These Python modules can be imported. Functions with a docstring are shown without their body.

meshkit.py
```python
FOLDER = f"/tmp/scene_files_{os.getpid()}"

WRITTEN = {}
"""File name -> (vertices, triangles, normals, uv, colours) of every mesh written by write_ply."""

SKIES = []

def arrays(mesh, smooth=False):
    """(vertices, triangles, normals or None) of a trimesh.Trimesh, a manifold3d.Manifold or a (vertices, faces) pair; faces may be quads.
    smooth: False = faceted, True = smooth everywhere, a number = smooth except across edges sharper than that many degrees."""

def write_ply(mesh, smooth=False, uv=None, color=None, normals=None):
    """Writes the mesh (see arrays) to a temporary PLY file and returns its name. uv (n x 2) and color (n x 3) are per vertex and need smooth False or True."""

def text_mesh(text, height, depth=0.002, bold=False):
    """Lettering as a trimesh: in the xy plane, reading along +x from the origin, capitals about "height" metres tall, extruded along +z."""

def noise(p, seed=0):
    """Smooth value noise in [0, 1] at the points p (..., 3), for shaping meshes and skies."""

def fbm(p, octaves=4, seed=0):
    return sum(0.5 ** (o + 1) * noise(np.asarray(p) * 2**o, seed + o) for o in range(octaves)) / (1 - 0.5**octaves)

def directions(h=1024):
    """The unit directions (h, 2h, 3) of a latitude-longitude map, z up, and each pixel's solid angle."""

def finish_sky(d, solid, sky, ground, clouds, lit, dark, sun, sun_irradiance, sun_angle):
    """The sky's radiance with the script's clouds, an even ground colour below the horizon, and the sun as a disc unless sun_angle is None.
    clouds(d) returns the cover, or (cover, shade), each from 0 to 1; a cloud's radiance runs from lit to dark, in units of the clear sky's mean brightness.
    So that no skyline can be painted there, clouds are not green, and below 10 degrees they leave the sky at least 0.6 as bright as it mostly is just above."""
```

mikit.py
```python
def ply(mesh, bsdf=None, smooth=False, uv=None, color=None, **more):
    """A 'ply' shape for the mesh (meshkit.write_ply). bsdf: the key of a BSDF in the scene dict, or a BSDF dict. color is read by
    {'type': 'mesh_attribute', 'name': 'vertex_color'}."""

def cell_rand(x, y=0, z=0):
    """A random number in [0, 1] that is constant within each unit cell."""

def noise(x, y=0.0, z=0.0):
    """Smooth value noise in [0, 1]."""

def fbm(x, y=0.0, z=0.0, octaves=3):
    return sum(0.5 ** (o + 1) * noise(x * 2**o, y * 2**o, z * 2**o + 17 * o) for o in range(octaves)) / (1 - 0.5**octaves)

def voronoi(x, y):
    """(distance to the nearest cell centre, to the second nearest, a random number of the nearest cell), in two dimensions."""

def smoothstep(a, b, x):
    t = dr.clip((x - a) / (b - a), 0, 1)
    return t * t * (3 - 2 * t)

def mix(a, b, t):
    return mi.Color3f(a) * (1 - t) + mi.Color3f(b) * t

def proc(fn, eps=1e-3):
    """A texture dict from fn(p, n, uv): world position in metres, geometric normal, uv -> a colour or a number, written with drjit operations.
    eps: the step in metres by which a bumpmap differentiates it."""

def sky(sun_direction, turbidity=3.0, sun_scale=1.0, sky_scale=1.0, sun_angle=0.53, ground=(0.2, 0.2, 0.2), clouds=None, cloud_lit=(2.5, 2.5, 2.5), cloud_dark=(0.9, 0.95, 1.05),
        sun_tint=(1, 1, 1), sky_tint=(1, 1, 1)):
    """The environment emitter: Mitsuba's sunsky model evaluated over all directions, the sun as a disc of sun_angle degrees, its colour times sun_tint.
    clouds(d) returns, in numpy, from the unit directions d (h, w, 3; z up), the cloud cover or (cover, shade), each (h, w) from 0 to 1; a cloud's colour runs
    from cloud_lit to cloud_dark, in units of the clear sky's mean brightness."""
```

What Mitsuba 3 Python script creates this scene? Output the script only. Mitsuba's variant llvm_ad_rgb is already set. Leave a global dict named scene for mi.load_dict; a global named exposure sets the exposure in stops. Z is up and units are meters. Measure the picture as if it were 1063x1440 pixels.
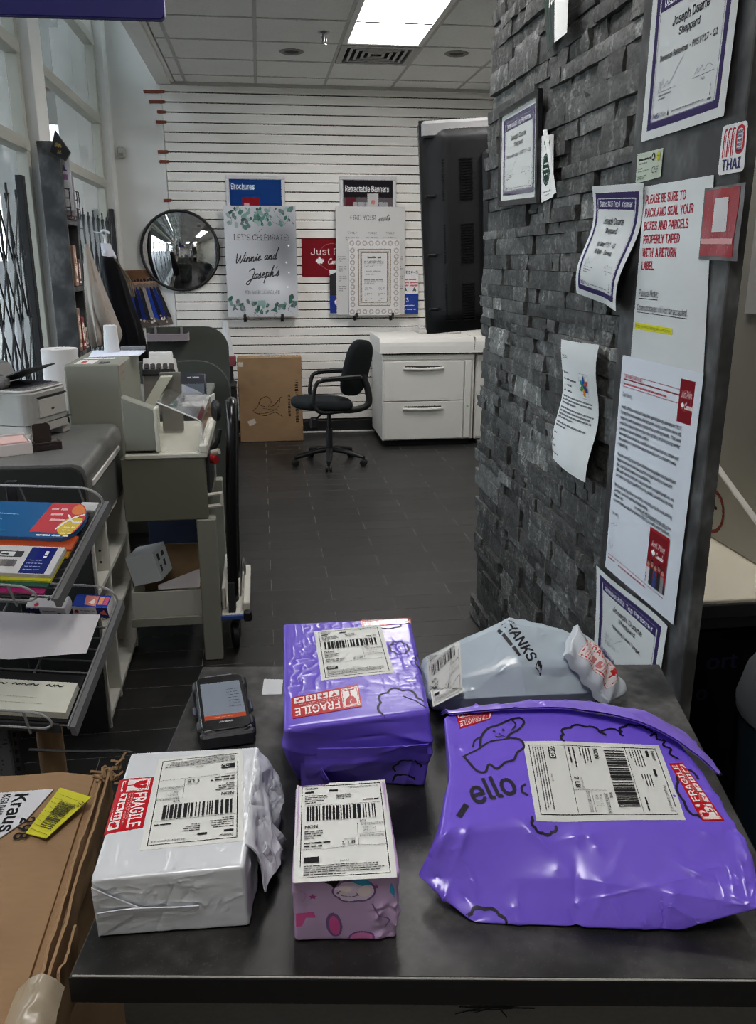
import math, random
import numpy as np, trimesh, mitsuba as mi, drjit as dr
import mikit, meshkit
from mikit import proc, noise, fbm, mix, smoothstep, cell_rand
from shapely.geometry import Polygon, Point, LineString, MultiPolygon, box as sbox
from shapely.ops import unary_union
from shapely import affinity

T = mi.ScalarTransform4f
scene, labels = {}, {}
# ------------------------------------------------------------------ camera, sky, exposure
EYE = (0.0, 0.0, 1.65)
PITCH, YAW = math.radians(16.567), math.radians(7.684)
FWD = (math.sin(YAW) * math.cos(PITCH), math.cos(YAW) * math.cos(PITCH), -math.sin(PITCH))
scene['camera'] = {'type': 'perspective', 'fov': 48.135, 'fov_axis': 'x', 'near_clip': 0.05, 'far_clip': 200.0,
                   'to_world': T().look_at(origin=list(EYE), target=[EYE[i] + FWD[i] for i in range(3)], up=[0, 0, 1])}
exposure = 0.25


def overcast(d):
    n = meshkit.fbm(d * 2.5, 3, 4)
    return 0.75 + 0.25 * n, 0.35 + 0.4 * n


scene['sky'] = mikit.sky((0.75, -0.45, 0.6), turbidity=4.0, sun_scale=0.05, sky_scale=30.0, clouds=overcast, cloud_lit=(2.2, 2.55, 2.75), ground=(0.12, 0.12, 0.12))
LAMP = 27.0            # radiance of the ceiling troffers
LAMP_TINT = (1.0, 0.97, 0.95)


# ------------------------------------------------------------------ colours and materials
def lin(c):
    c = np.asarray(c, float) / 255.0
    return np.where(c < 0.04045, c / 12.92, ((c + 0.055) / 1.055) ** 2.4)


VC = {'type': 'mesh_attribute', 'name': 'vertex_color'}


def principled(base=None, rough=0.6, spec=0.4, **k):
    return {'type': 'twosided', 'bsdf': {'type': 'principled', 'base_color': base or VC, 'roughness': rough, 'specular': spec, **k}}


MAT = {
    'matte': principled(rough=0.9, spec=0.2),
    'satin': principled(rough=0.5, spec=0.4),
    'gloss': principled(rough=0.22, spec=0.5),
    'film': principled(rough=0.26, spec=0.6, clearcoat=0.5, clearcoat_gloss=0.85),
    'metal': principled(rough=0.3, metallic=1.0),
    'cloth': principled(rough=0.95, spec=0.1, sheen=0.5),
    'glass': {'type': 'thindielectric', 'int_ior': 1.45},
    'plexi': {'type': 'blendbsdf', 'weight': 0.05, 'bsdf_0': {'type': 'thindielectric', 'int_ior': 1.49}, 'bsdf_1': {'type': 'twosided', 'bsdf': {'type': 'diffuse', 'reflectance': {'type': 'rgb', 'value': [0.6, 0.6, 0.58]}}}},
    'mirror': {'type': 'twosided', 'bsdf': {'type': 'conductor', 'material': 'Al', 'specular_reflectance': {'type': 'rgb', 'value': [0.8, 0.82, 0.83]}}},
}


def floor_fn(p, n, uv):
    row = dr.floor((p.y - 3.4901) / 0.16375)
    odd = row - 2 * dr.floor(row / 2)
    col = dr.floor((p.x - 0.305 * odd) / 0.61)
    t = cell_rand(row, col)
    g = fbm(p.x * 3, p.y * 26, 0, 3) * 0.5 + noise(p.x * 160, p.y * 160) * 0.15
    v = 0.011 + 0.006 * t + 0.010 * (g - 0.3)
    return mix((0, 0, 0), (1.0, 0.98, 0.96), v)


def counter_fn(p, n, uv):
    m = fbm(p.x * 14 + 3, p.y * 14, p.z * 14, 4)
    s = fbm(p.x * 70, p.y * 70, p.z * 70, 3)
    sp = smoothstep(0.82, 0.9, noise(p.x * 520, p.y * 520, p.z * 520))
    big = smoothstep(0.42, 0.68, fbm(p.x * 5 + 1, p.y * 5, p.z * 5, 3))
    v = 0.010 + 0.085 * smoothstep(0.36, 0.72, m) * (0.25 + s) * (0.45 + 0.9 * big) + 0.02 * sp * m
    return mix((0, 0, 0), (1.02, 1.0, 0.95), v)


def panel_fn(p, n, uv):
    m = fbm(p.x * 9 + 7, p.y * 9, p.z * 7, 4)
    s = fbm(p.y * 60, p.z * 40, p.x * 60, 3)
    v = 0.030 + 0.085 * smoothstep(0.38, 0.72, m) * (0.3 + s)
    return mix((0, 0, 0), (0.97, 1.0, 1.02), v)


def stone_fn(tone):
    def fn(p, n, uv):
        a = fbm(p.y * 18 + tone * 50, p.z * 34, p.x * 30, 4)
        b = fbm(p.y * 90, p.z * 150, p.x * 90, 3)
        streak = smoothstep(0.54, 0.72, fbm(p.y * 46 + 9, p.z * 15, p.x * 40, 3))
        v = (0.024 + 0.085 * a * b * 2 + 0.14 * streak * b * b * 1.6) * tone
        return mix((0, 0, 0), (0.98, 1.0, 0.96), v)
    return fn


def card_fn(p, n, uv):
    a = fbm(p.x * 12, p.y * 12, p.z * 12, 3)
    b = noise(p.x * 30, p.y * 260, p.z * 260)
    c = smoothstep(0.55, 0.8, fbm(p.x * 5 + 3, p.y * 5, p.z * 5, 3))
    v = 0.82 + 0.22 * a + 0.07 * b - 0.16 * c
    return mi.Color3f(0.27, 0.17, 0.092) * v


def paint_fn(p, n, uv):
    a = fbm(p.x * 2.5, p.y * 2.5, p.z * 2.5, 3)
    return mix((0.60, 0.60, 0.58), (0.70, 0.70, 0.68), a)


def acoustic_fn(p, n, uv):
    s = smoothstep(0.62, 0.75, noise(p.x * 130, p.y * 130)) * 0.16
    return mix((0.62, 0.61, 0.59), (0.4, 0.4, 0.39), s + 0.15 * fbm(p.x * 3, p.y * 3, 0, 2))


def lamin_fn(p, n, uv):
    a = fbm(p.x * 5, p.y * 40, p.z * 5, 3)
    b = noise(p.x * 300, p.y * 300, p.z * 300)
    return mix((0.105, 0.105, 0.10), (0.15, 0.15, 0.142), a * 0.25 + b * 0.5)


def speck_fn(p, n, uv):
    b = smoothstep(0.7, 0.76, noise(p.x * 180, p.y * 180, p.z * 180))
    return mix((0.075, 0.08, 0.085), (0.02, 0.02, 0.025), b)


def fabric_fn(p, n, uv):
    b = noise(p.x * 500, p.y * 500, p.z * 500)
    return mix((0.006, 0.008, 0.009), (0.016, 0.019, 0.021), b)


def grass_fn(p, n, uv):
    return mix((0.05, 0.09, 0.03), (0.12, 0.16, 0.06), fbm(p.x * 1.3, p.y * 1.3, 0, 4))


MAT['floor_tile'] = principled(proc(floor_fn), 0.42, 0.45)
MAT['counter_stone'] = principled(proc(counter_fn), 0.36, 0.32)
MAT['panel_laminate'] = principled(proc(panel_fn), 0.5, 0.4)
for i_, t_ in enumerate((0.52, 0.75, 1.02, 1.75)):
    MAT[f'slate_{i_}'] = principled(proc(stone_fn(t_)), 0.62, 0.45)
MAT['cardboard'] = principled(proc(card_fn), 0.85, 0.2)
MAT['wall_paint'] = principled(proc(paint_fn), 0.7, 0.3)
MAT['acoustic'] = principled(proc(acoustic_fn), 0.95, 0.1)
MAT['desk_laminate'] = principled(proc(lamin_fn), 0.42, 0.4)
MAT['speckle'] = principled(proc(speck_fn), 0.8, 0.2)
MAT['chair_fabric'] = principled(proc(fabric_fn), 0.95, 0.15)
MAT['lawn'] = principled(proc(grass_fn), 0.95, 0.1)


def wrap_fn(p, n, uv):
    """Fine creases of shrink film: ridges of stretched noise in two directions."""
    a = fbm(p.x * 22 + 4 * noise(p.y * 9, p.z * 9), p.y * 48, p.z * 48, 2)
    b = fbm(p.x * 60 + 9, p.y * 20 + 4 * noise(p.x * 9, p.z * 9), p.z * 34, 2)
    r = 1 - dr.abs(2 * a - 1)
    q = 1 - dr.abs(2 * b - 1)
    r2, q2 = r * r * r * r, q * q * q * q
    gate_ = smoothstep(0.48, 0.72, fbm(p.x * 8 + 5, p.y * 8, p.z * 8, 2))
    return (r2 * r2 * r + q2 * q2 * q) * (0.06 + gate_) + 0.05 * fbm(p.x * 30, p.y * 30, p.z * 30, 2)


MAT['wrap'] = {'type': 'twosided', 'bsdf': {'type': 'bumpmap', 'arbitrary': proc(wrap_fn, eps=6e-4), 'scale': 0.00085,
                                          'bsdf': {'type': 'principled', 'base_color': VC, 'roughness': 0.24, 'specular': 0.55, 'clearcoat': 0.5, 'clearcoat_gloss': 0.88}}}
for k_, v_ in MAT.items():
    scene['mat_' + k_] = v_

# ------------------------------------------------------------------ mesh helpers; a mesh is (vertices, triangles)
_SG = np.array([[x, y, z] for x in (-1, 1) for y in (-1, 1) for z in (-1, 1)], float)


def _chamfer_topology():
    pts = np.vstack([_SG * (np.array([1, .9, .9])), _SG * (np.array([.9, 1, .9])), _SG * (np.array([.9, .9, 1]))])
    from scipy.spatial import ConvexHull
    hull = ConvexHull(pts)
    f = hull.simplices.copy()
    for k, (t, eq) in enumerate(zip(f, hull.equations)):
        if np.dot(np.cross(pts[t[1]] - pts[t[0]], pts[t[2]] - pts[t[0]]), eq[:3]) < 0:
            f[k] = t[::-1]
    return f


_CF = _chamfer_topology()
_CUBEF = np.array([[0, 1, 3], [0, 3, 2], [4, 6, 7], [4, 7, 5], [0, 4, 5], [0, 5, 1], [2, 3, 7], [2, 7, 6], [0, 2, 6], [0, 6, 4], [1, 5, 7], [1, 7, 3]])


def bx(x0, x1, y0, y1, z0, z1, b=0.002):
    """Chamfered box."""
    c = np.array([x0 + x1, y0 + y1, z0 + z1]) / 2
    h = np.abs(np.array([x1 - x0, y1 - y0, z1 - z0])) / 2
    if b <= 0:
        return _SG * h + c, _CUBEF
    b = min(b, h.min() * 0.6)
    v = np.vstack([_SG * (h - b * (1 - np.eye(3)[k])) for k in range(3)]) + c
    return v, _CF


def join(*ms):
    vs, fs, n = [], [], 0
    for m in ms:
        if m is None:
            continue
        v, f = (np.asarray(m.vertices), np.asarray(m.faces)) if hasattr(m, 'vertices') else m
        vs.append(v)
        fs.append(np.asarray(f) + n)
        n += len(v)
    return np.vstack(vs), np.vstack(fs)


def rotz(m, deg, c=(0, 0, 0)):
    a, c = math.radians(deg), np.asarray(c, float)
    R = np.array([[math.cos(a), -math.sin(a), 0], [math.sin(a), math.cos(a), 0], [0, 0, 1]])
    return (m[0] - c) @ R.T + c, m[1]


def rot(m, axis, deg, c=(0, 0, 0)):
    R = trimesh.transformations.rotation_matrix(math.radians(deg), axis)[:3, :3]
    c = np.asarray(c, float)
    return (m[0] - c) @ R.T + c, m[1]


def move(m, d):
    return m[0] + np.asarray(d, float), m[1]


def smoothpath(pts, n=6, closed=False):
    """Catmull-Rom through the points."""
    p = np.asarray(pts, float)
    if closed:
        p = np.vstack([p[-1], p, p[0], p[1]])
    else:
        p = np.vstack([2 * p[0] - p[1], p, 2 * p[-1] - p[-2]])
    out = []
    for i in range(1, len(p) - 2):
        t = np.linspace(0, 1, n, endpoint=False)[:, None]
        a, b, c, d = p[i - 1], p[i], p[i + 1], p[i + 2]
        out.append(0.5 * (2 * b + (c - a) * t + (2 * a - 5 * b + 4 * c - d) * t ** 2 + (3 * b - 3 * c + d - a) * t ** 3))
    if not closed:
        out.append(p[-2][None])
    return np.vstack(out)


def tube(pts, r, sides=8, closed=False, flat=1.0):
    p = np.asarray(pts, float)
    n = len(p)
    r = np.broadcast_to(r, (n,)).astype(float)
    t = np.gradient(p, axis=0)
    if closed:
        t = np.roll(p, -1, 0) - np.roll(p, 1, 0)
    t /= np.linalg.norm(t, axis=1, keepdims=True) + 1e-12
    a = np.cross(t[0], [0, 0, 1.0] if abs(t[0][2]) < 0.9 else [1.0, 0, 0])
    A = []
    for i in range(n):
        a = a - t[i] * (a @ t[i])
        a /= np.linalg.norm(a) + 1e-12
        A.append(a)
    A = np.array(A)
    B = np.cross(t, A)
    g = np.arange(sides) * 2 * np.pi / sides
    v = p[:, None] + r[:, None, None] * (np.cos(g)[None, :, None] * A[:, None] + flat * np.sin(g)[None, :, None] * B[:, None])
    v = v.reshape(-1, 3)
    fs = []
    for i in range(n if closed else n - 1):
        for j in range(sides):
            k, q = (j + 1) % sides, (i + 1) % n
            fs += [[i * sides + j, i * sides + k, q * sides + k], [i * sides + j, q * sides + k, q * sides + j]]
    if not closed:
        v = np.vstack([v, p[0], p[-1]])
        for j in range(sides):
            k = (j + 1) % sides
            fs += [[n * sides, k, j], [n * sides + 1, (n - 1) * sides + j, (n - 1) * sides + k]]
    return v, np.array(fs)


def lathe(prof, n=32, c=(0, 0, 0), axis=None):
    """Profile of (radius, height) turned about z, or about another axis."""
    prof = np.asarray(prof, float)
    g = np.arange(n) * 2 * np.pi / n
    v = np.stack([prof[:, 0][:, None] * np.cos(g), prof[:, 0][:, None] * np.sin(g), np.broadcast_to(prof[:, 1][:, None], (len(prof), n))], -1).reshape(-1, 3)
    fs = []
    for i in range(len(prof) - 1):
        for j in range(n):
            k = (j + 1) % n
            fs += [[i * n + j, i * n + k, (i + 1) * n + k], [i * n + j, (i + 1) * n + k, (i + 1) * n + j]]
    if axis is not None:
        R = trimesh.geometry.align_vectors([0, 0, 1], axis)[:3, :3]
        v = v @ R.T
    return v + np.asarray(c, float), np.array(fs)


def tri2d(poly, maxedge=None):
    """Triangulated shapely polygon(s): (points2d, faces)."""
    vs, fs, n = [], [], 0
    for g in getattr(poly, 'geoms', [poly]):
        if g.is_empty or g.area < 1e-12 or g.geom_type != 'Polygon':
            continue
        v, f = trimesh.creation.triangulate_polygon(g, engine='earcut')
        if maxedge:
            v3, f = trimesh.remesh.subdivide_to_size(np.c_[v, np.zeros(len(v))], f, maxedge, max_iter=14)
            v = v3[:, :2]
        vs.append(v)
        fs.append(np.asarray(f) + n)
        n += len(v)
    if not vs:
        return np.zeros((0, 2)), np.zeros((0, 3), int)
    v, f = np.vstack(vs), np.vstack(fs)
    a = v[f[:, 1]] - v[f[:, 0]]
    b = v[f[:, 2]] - v[f[:, 0]]
    flip = a[:, 0] * b[:, 1] - a[:, 1] * b[:, 0] < 0
    f[flip] = f[flip][:, ::-1]
    return v, f


def extr(poly, thick, o, ex, ey, bevel=0.0):
    """Shapely polygon in the frame (o, ex, ey), extruded by thick along ex x ey; a small chamfer on the front edge if asked."""
    o, ex, ey = (np.asarray(q, float) for q in (o, ex, ey))
    ez = np.cross(ex, ey)
    if bevel:
        m1 = extr(poly, thick - bevel, o, ex, ey)
        inner = poly.buffer(-bevel, join_style=2)
        out = [m1]
        v, f = tri2d(inner)
        out.append((o + v[:, :1] * ex + v[:, 1:] * ey + ez * thick, f))
        a, b = np.array(poly.exterior.coords)[:-1], None
        ring = np.array([np.array(inner.exterior.interpolate(inner.exterior.project(Point(q))).coords[0]) for q in a])
        k = len(a)
        vv = np.vstack([o + a[:, :1] * ex + a[:, 1:] * ey + ez * (thick - bevel), o + ring[:, :1] * ex + ring[:, 1:] * ey + ez * thick])
        i = np.arange(k)
        j = (i + 1) % k
        out.append((vv, np.vstack([np.c_[i, j, j + k], np.c_[i, j + k, i + k]])))
        return join(*out)
    m = [trimesh.creation.extrude_polygon(g, thick, engine='earcut') for g in getattr(poly, 'geoms', [poly])]
    v, f = join(*m)
    return o + v[:, :1] * ex + v[:, 1:2] * ey + v[:, 2:] * ez, f


def rrect(x0, y0, x1, y1, r, q=4):
    return sbox(x0 + r, y0 + r, x1 - r, y1 - r).buffer(r, quad_segs=q)


def grid(fn, nu, nv):
    u, v = np.meshgrid(np.linspace(0, 1, nu), np.linspace(0, 1, nv), indexing='ij')
    p = fn(u.ravel(), v.ravel())
    i, j = np.meshgrid(np.arange(nu - 1), np.arange(nv - 1), indexing='ij')
    a = (i * nv + j).ravel()
    return p, np.vstack([np.c_[a, a + nv, a + nv + 1], np.c_[a, a + nv + 1, a + 1]])


# ------------------------------------------------------------------ scene entries
used = {}


def uniq(key):
    if key not in used:
        used[key] = 0
        return key
    used[key] += 1
    k = f'{key}_{used[key]:03d}'
    used.setdefault(k, 0)
    return k


def shape(mesh, mat, color=None, smooth=None, colors=None):
    ref = {'type': 'ref', 'id': 'mat_' + mat}
    if hasattr(mesh, 'vertices'):
        mesh = (np.asarray(mesh.vertices), np.asarray(mesh.faces))
    if colors is not None:
        return mikit.ply(mesh, ref, color=colors)
    v, f, n = meshkit.arrays(mesh, smooth)
    if color is None:
        path = meshkit.write_ply((v, f), False, normals=n)
    else:
        path = meshkit.write_ply((v, f), False, color=np.tile(lin(color), (len(v), 1)), normals=n)
    return {'type': 'ply', 'filename': path, 'face_normals': n is None, 'bsdf': ref}


def thing(name, label, cat, group=None):
    k = uniq(name)
    labels[k] = {'label': label, 'category': cat}
    if group:
        labels[k]['group'] = group
    return k


def part(parent, name, mesh, mat='satin', color=None, smooth=None, label=None, colors=None):
    k = uniq(parent + '__' + name)
    scene[k] = shape(mesh, mat, color, smooth, colors)
    if label:
        labels[k] = {'label': label}
    return k


def solo(name, mesh, mat, color, label, cat, group=None, smooth=None):
    k = thing(name, label, cat, group)
    scene[k] = shape(mesh, mat, color, smooth)
    return k


def struct(name, mesh, mat, color=None, smooth=None):
    k = uniq(name)
    labels[k] = {'kind': 'structure'}
    if mesh is not None:
        scene[k] = shape(mesh, mat, color, smooth)
    return k


# ------------------------------------------------------------------ printing on surfaces
_TX = {}


def text2d(s, bold=False):
    """Flat lettering at capital height 1: (points, faces, width)."""
    if (s, bold) not in _TX:
        m = meshkit.text_mesh(s, 1.0, 0.01, bold)
        v, f = np.asarray(m.vertices), np.asarray(m.faces)
        f = f[(v[f][:, :, 2] > 0.005).all(1)]
        keep, inv = np.unique(f, return_inverse=True)
        v2 = v[keep, :2]
        _TX[(s, bold)] = (v2, inv.reshape(f.shape), v2[:, 0].max())
    return _TX[(s, bold)]


BLACK, WHITE, INK = (22, 22, 24), (236, 238, 238), (40, 40, 46)


class Print:
    """Flat print in sheet coordinates (metres, origin bottom left), later laid on a surface."""

    def __init__(self, maxedge=None, seed=1):
        self.items, self.me, self.rng = [], maxedge, random.Random(seed)

    def poly(self, p, c):
        v, f = tri2d(p, self.me)
        if len(f):
            self.items.append((v, f, c))
        return self

    def rect(self, x, y, w, h, c):
        if self.me:
            return self.poly(sbox(x, y, x + w, y + h), c)
        self.items.append((np.array([[x, y], [x + w, y], [x + w, y + h], [x, y + h]]), np.array([[0, 1, 2], [0, 2, 3]]), c))
        return self

    def frame(self, x, y, w, h, t, c):
        for r in ((x, y, w, t), (x, y + h - t, w, t), (x, y + t, t, h - 2 * t), (x + w - t, y + t, t, h - 2 * t)):
            self.rect(*r, c)
        return self

    def line(self, pts, w, c, smooth=0, closed=False):
        if smooth:
            pts = smoothpath(pts, smooth, closed)
            if closed:
                pts = np.vstack([pts, pts[:1]])
        return self.poly(LineString(pts).buffer(w / 2, quad_segs=3), c)

    def text(self, s, x, y, h, c=INK, al='l', bold=False, sx=1.0, w=None, it=0.0, rot=0):
        v, f, tw = text2d(s, bold)
        if w:
            sx = w / (tw * h)
        q = np.c_[v[:, 0] * h * sx + it * v[:, 1] * h, v[:, 1] * h]
        q[:, 0] -= {'l': 0, 'c': tw * h * sx / 2, 'r': tw * h * sx}[al]
        if rot:
            a = math.radians(rot)
            q = q @ np.array([[math.cos(a), math.sin(a)], [-math.sin(a), math.cos(a)]])
        self.items.append((q + [x, y], f, c))
        return self

    def greek(self, x, y, w, h, c=INK, fill=1.0):
        """A line of print too small to read."""
        e = x + w * fill
        while x < e - h:
            n = min(h * self.rng.uniform(1.0, 4.0), e - x)
            self.rect(x, y, n, h * 0.62, c)
            x += n + h * 0.55
        return self

    def para(self, x, y, w, h, lead, n, c=INK, last=0.5):
        for i in range(n):
            self.greek(x, y - i * lead, w, h, c, last if i == n - 1 else self.rng.uniform(0.9, 1))
        return self

    def bars(self, x, y, w, h, c=BLACK, vert=False):
        t, e = 0.0, (h if vert else w)
        u = e / 62
        while t < e - u:
            b = u * self.rng.choice((1, 1, 2, 3))
            b = min(b, e - t)
            self.rect(*((x, y + t, w, b) if vert else (x + t, y, b, h)), c)
            t += b + u * self.rng.choice((1, 1, 2))
        return self

    def mesh(self, S, off=0.0006, step=0.00005):
        vs, fs, cs, n = [], [], [], 0
        for k, (v, f, c) in enumerate(self.items):
            vs.append(np.c_[v, np.full(len(v), off + step * min(k, 60))])
            fs.append(f + n)
            cs.append(np.tile(lin(c), (len(v), 1)))
            n += len(v)
        v, f, c = np.vstack(vs), np.vstack(fs), np.vstack(cs)
        p = S(v[:, :2], v[:, 2])
        good = ~np.isnan(p[:, 0])
        if not good.all():
            f = f[good[f].all(1)]
            keep, f = np.unique(f, return_inverse=True)
            p, c, f = p[keep], c[keep], f.reshape(-1, 3)
        return (p, f), c

    def lay(self, parent, S, name='print', mat='matte', off=0.0006, step=0.00005):
        m, c = self.mesh(S, off, step)
        return part(parent, name, m, mat, colors=c)


def flatS(o, ex, ey):
    o, ex, ey = (np.asarray(q, float) for q in (o, ex, ey))
    ez = np.cross(ex, ey)
    return lambda xy, off=0.0: o + xy[:, :1] * ex + xy[:, 1:] * ey + np.reshape(off, (-1, 1)) * ez


def quadS(bl, br, tr, tl, w, h, bulge=None):
    """Bilinear patch through four corners, bulge(u, v) pushing it out along its normal."""
    bl, br, tr, tl = (np.asarray(q, float) for q in (bl, br, tr, tl))
    nz = np.cross(br + tr - bl - tl, tl + tr - bl - br)
    nz /= np.linalg.norm(nz)

    def S(xy, off=0.0):
        u, v = xy[:, :1] / w, xy[:, 1:] / h
        p = bl * (1 - u) * (1 - v) + br * u * (1 - v) + tr * u * v + tl * (1 - u) * v
        d = np.reshape(off, (-1, 1)) * np.ones((len(xy), 1))
        if bulge:
            d = d + np.reshape(bulge(u[:, 0], v[:, 0]), (-1, 1))
        return p + d * nz
    return S


def sheet(S, w, h, nu=2, nv=2, thick=0.0004, poly=None, me=None):
    """A thin closed sheet of paper on the surface S; its front lies at offset thick."""
    if poly is not None:
        v, f = tri2d(poly, me)
        edges = np.sort(np.vstack([f[:, [0, 1]], f[:, [1, 2]], f[:, [2, 0]]]), 1)
        e, cnt = np.unique(edges, axis=0, return_counts=True)
        e = e[cnt == 1]
    else:
        v, f = grid(lambda a, b: np.c_[a * w, b * h], nu, nv)
        edges = np.vstack([f[:, [0, 1]], f[:, [1, 2]], f[:, [2, 0]]])
        e, idx, cnt = np.unique(np.sort(edges, 1), axis=0, return_index=True, return_counts=True)
        e = edges[idx[cnt == 1]]
    n = len(v)
    top, bot = S(v, np.full(n, thick)), S(v, np.zeros(n))
    side = np.vstack([np.c_[e[:, 0], e[:, 1] + n, e[:, 1]], np.c_[e[:, 0], e[:, 0] + n, e[:, 1] + n]])
    return np.vstack([top, bot]), np.vstack([f, f[:, ::-1] + n, side])


class OnMesh:
    """Lays flat things on a mesh: straight down (or along d) from a patch above it."""

    def __init__(self, mesh, d=(0, 0, -1), strict=False):
        self.strict = strict          # strict: what misses the mesh is left out
        self.m = trimesh.Trimesh(mesh[0], mesh[1], process=False)
        self.d = np.asarray(d, float) / np.linalg.norm(d)
        self.vn = self.m.vertex_normals

    def __call__(self, base):
        def S(xy, off=0.0):
            p0 = base(xy)
            o = p0 - self.d * 0.15
            loc, ray, tri = self.m.ray.intersects_location(o, np.tile(self.d, (len(o), 1)), multiple_hits=False)
            p, n = p0.copy(), np.tile(-self.d, (len(o), 1))
            ok = np.linalg.norm(loc - p0[ray], axis=1) < 0.12
            if self.strict:
                p[:] = np.nan
            p[ray[ok]] = loc[ok]
            n[ray[ok]] = self.m.face_normals[tri[ok]]
            flip = n @ self.d > 0
            n[flip] *= -1
            return p + np.reshape(off, (-1, 1)) * n
        return S


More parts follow.
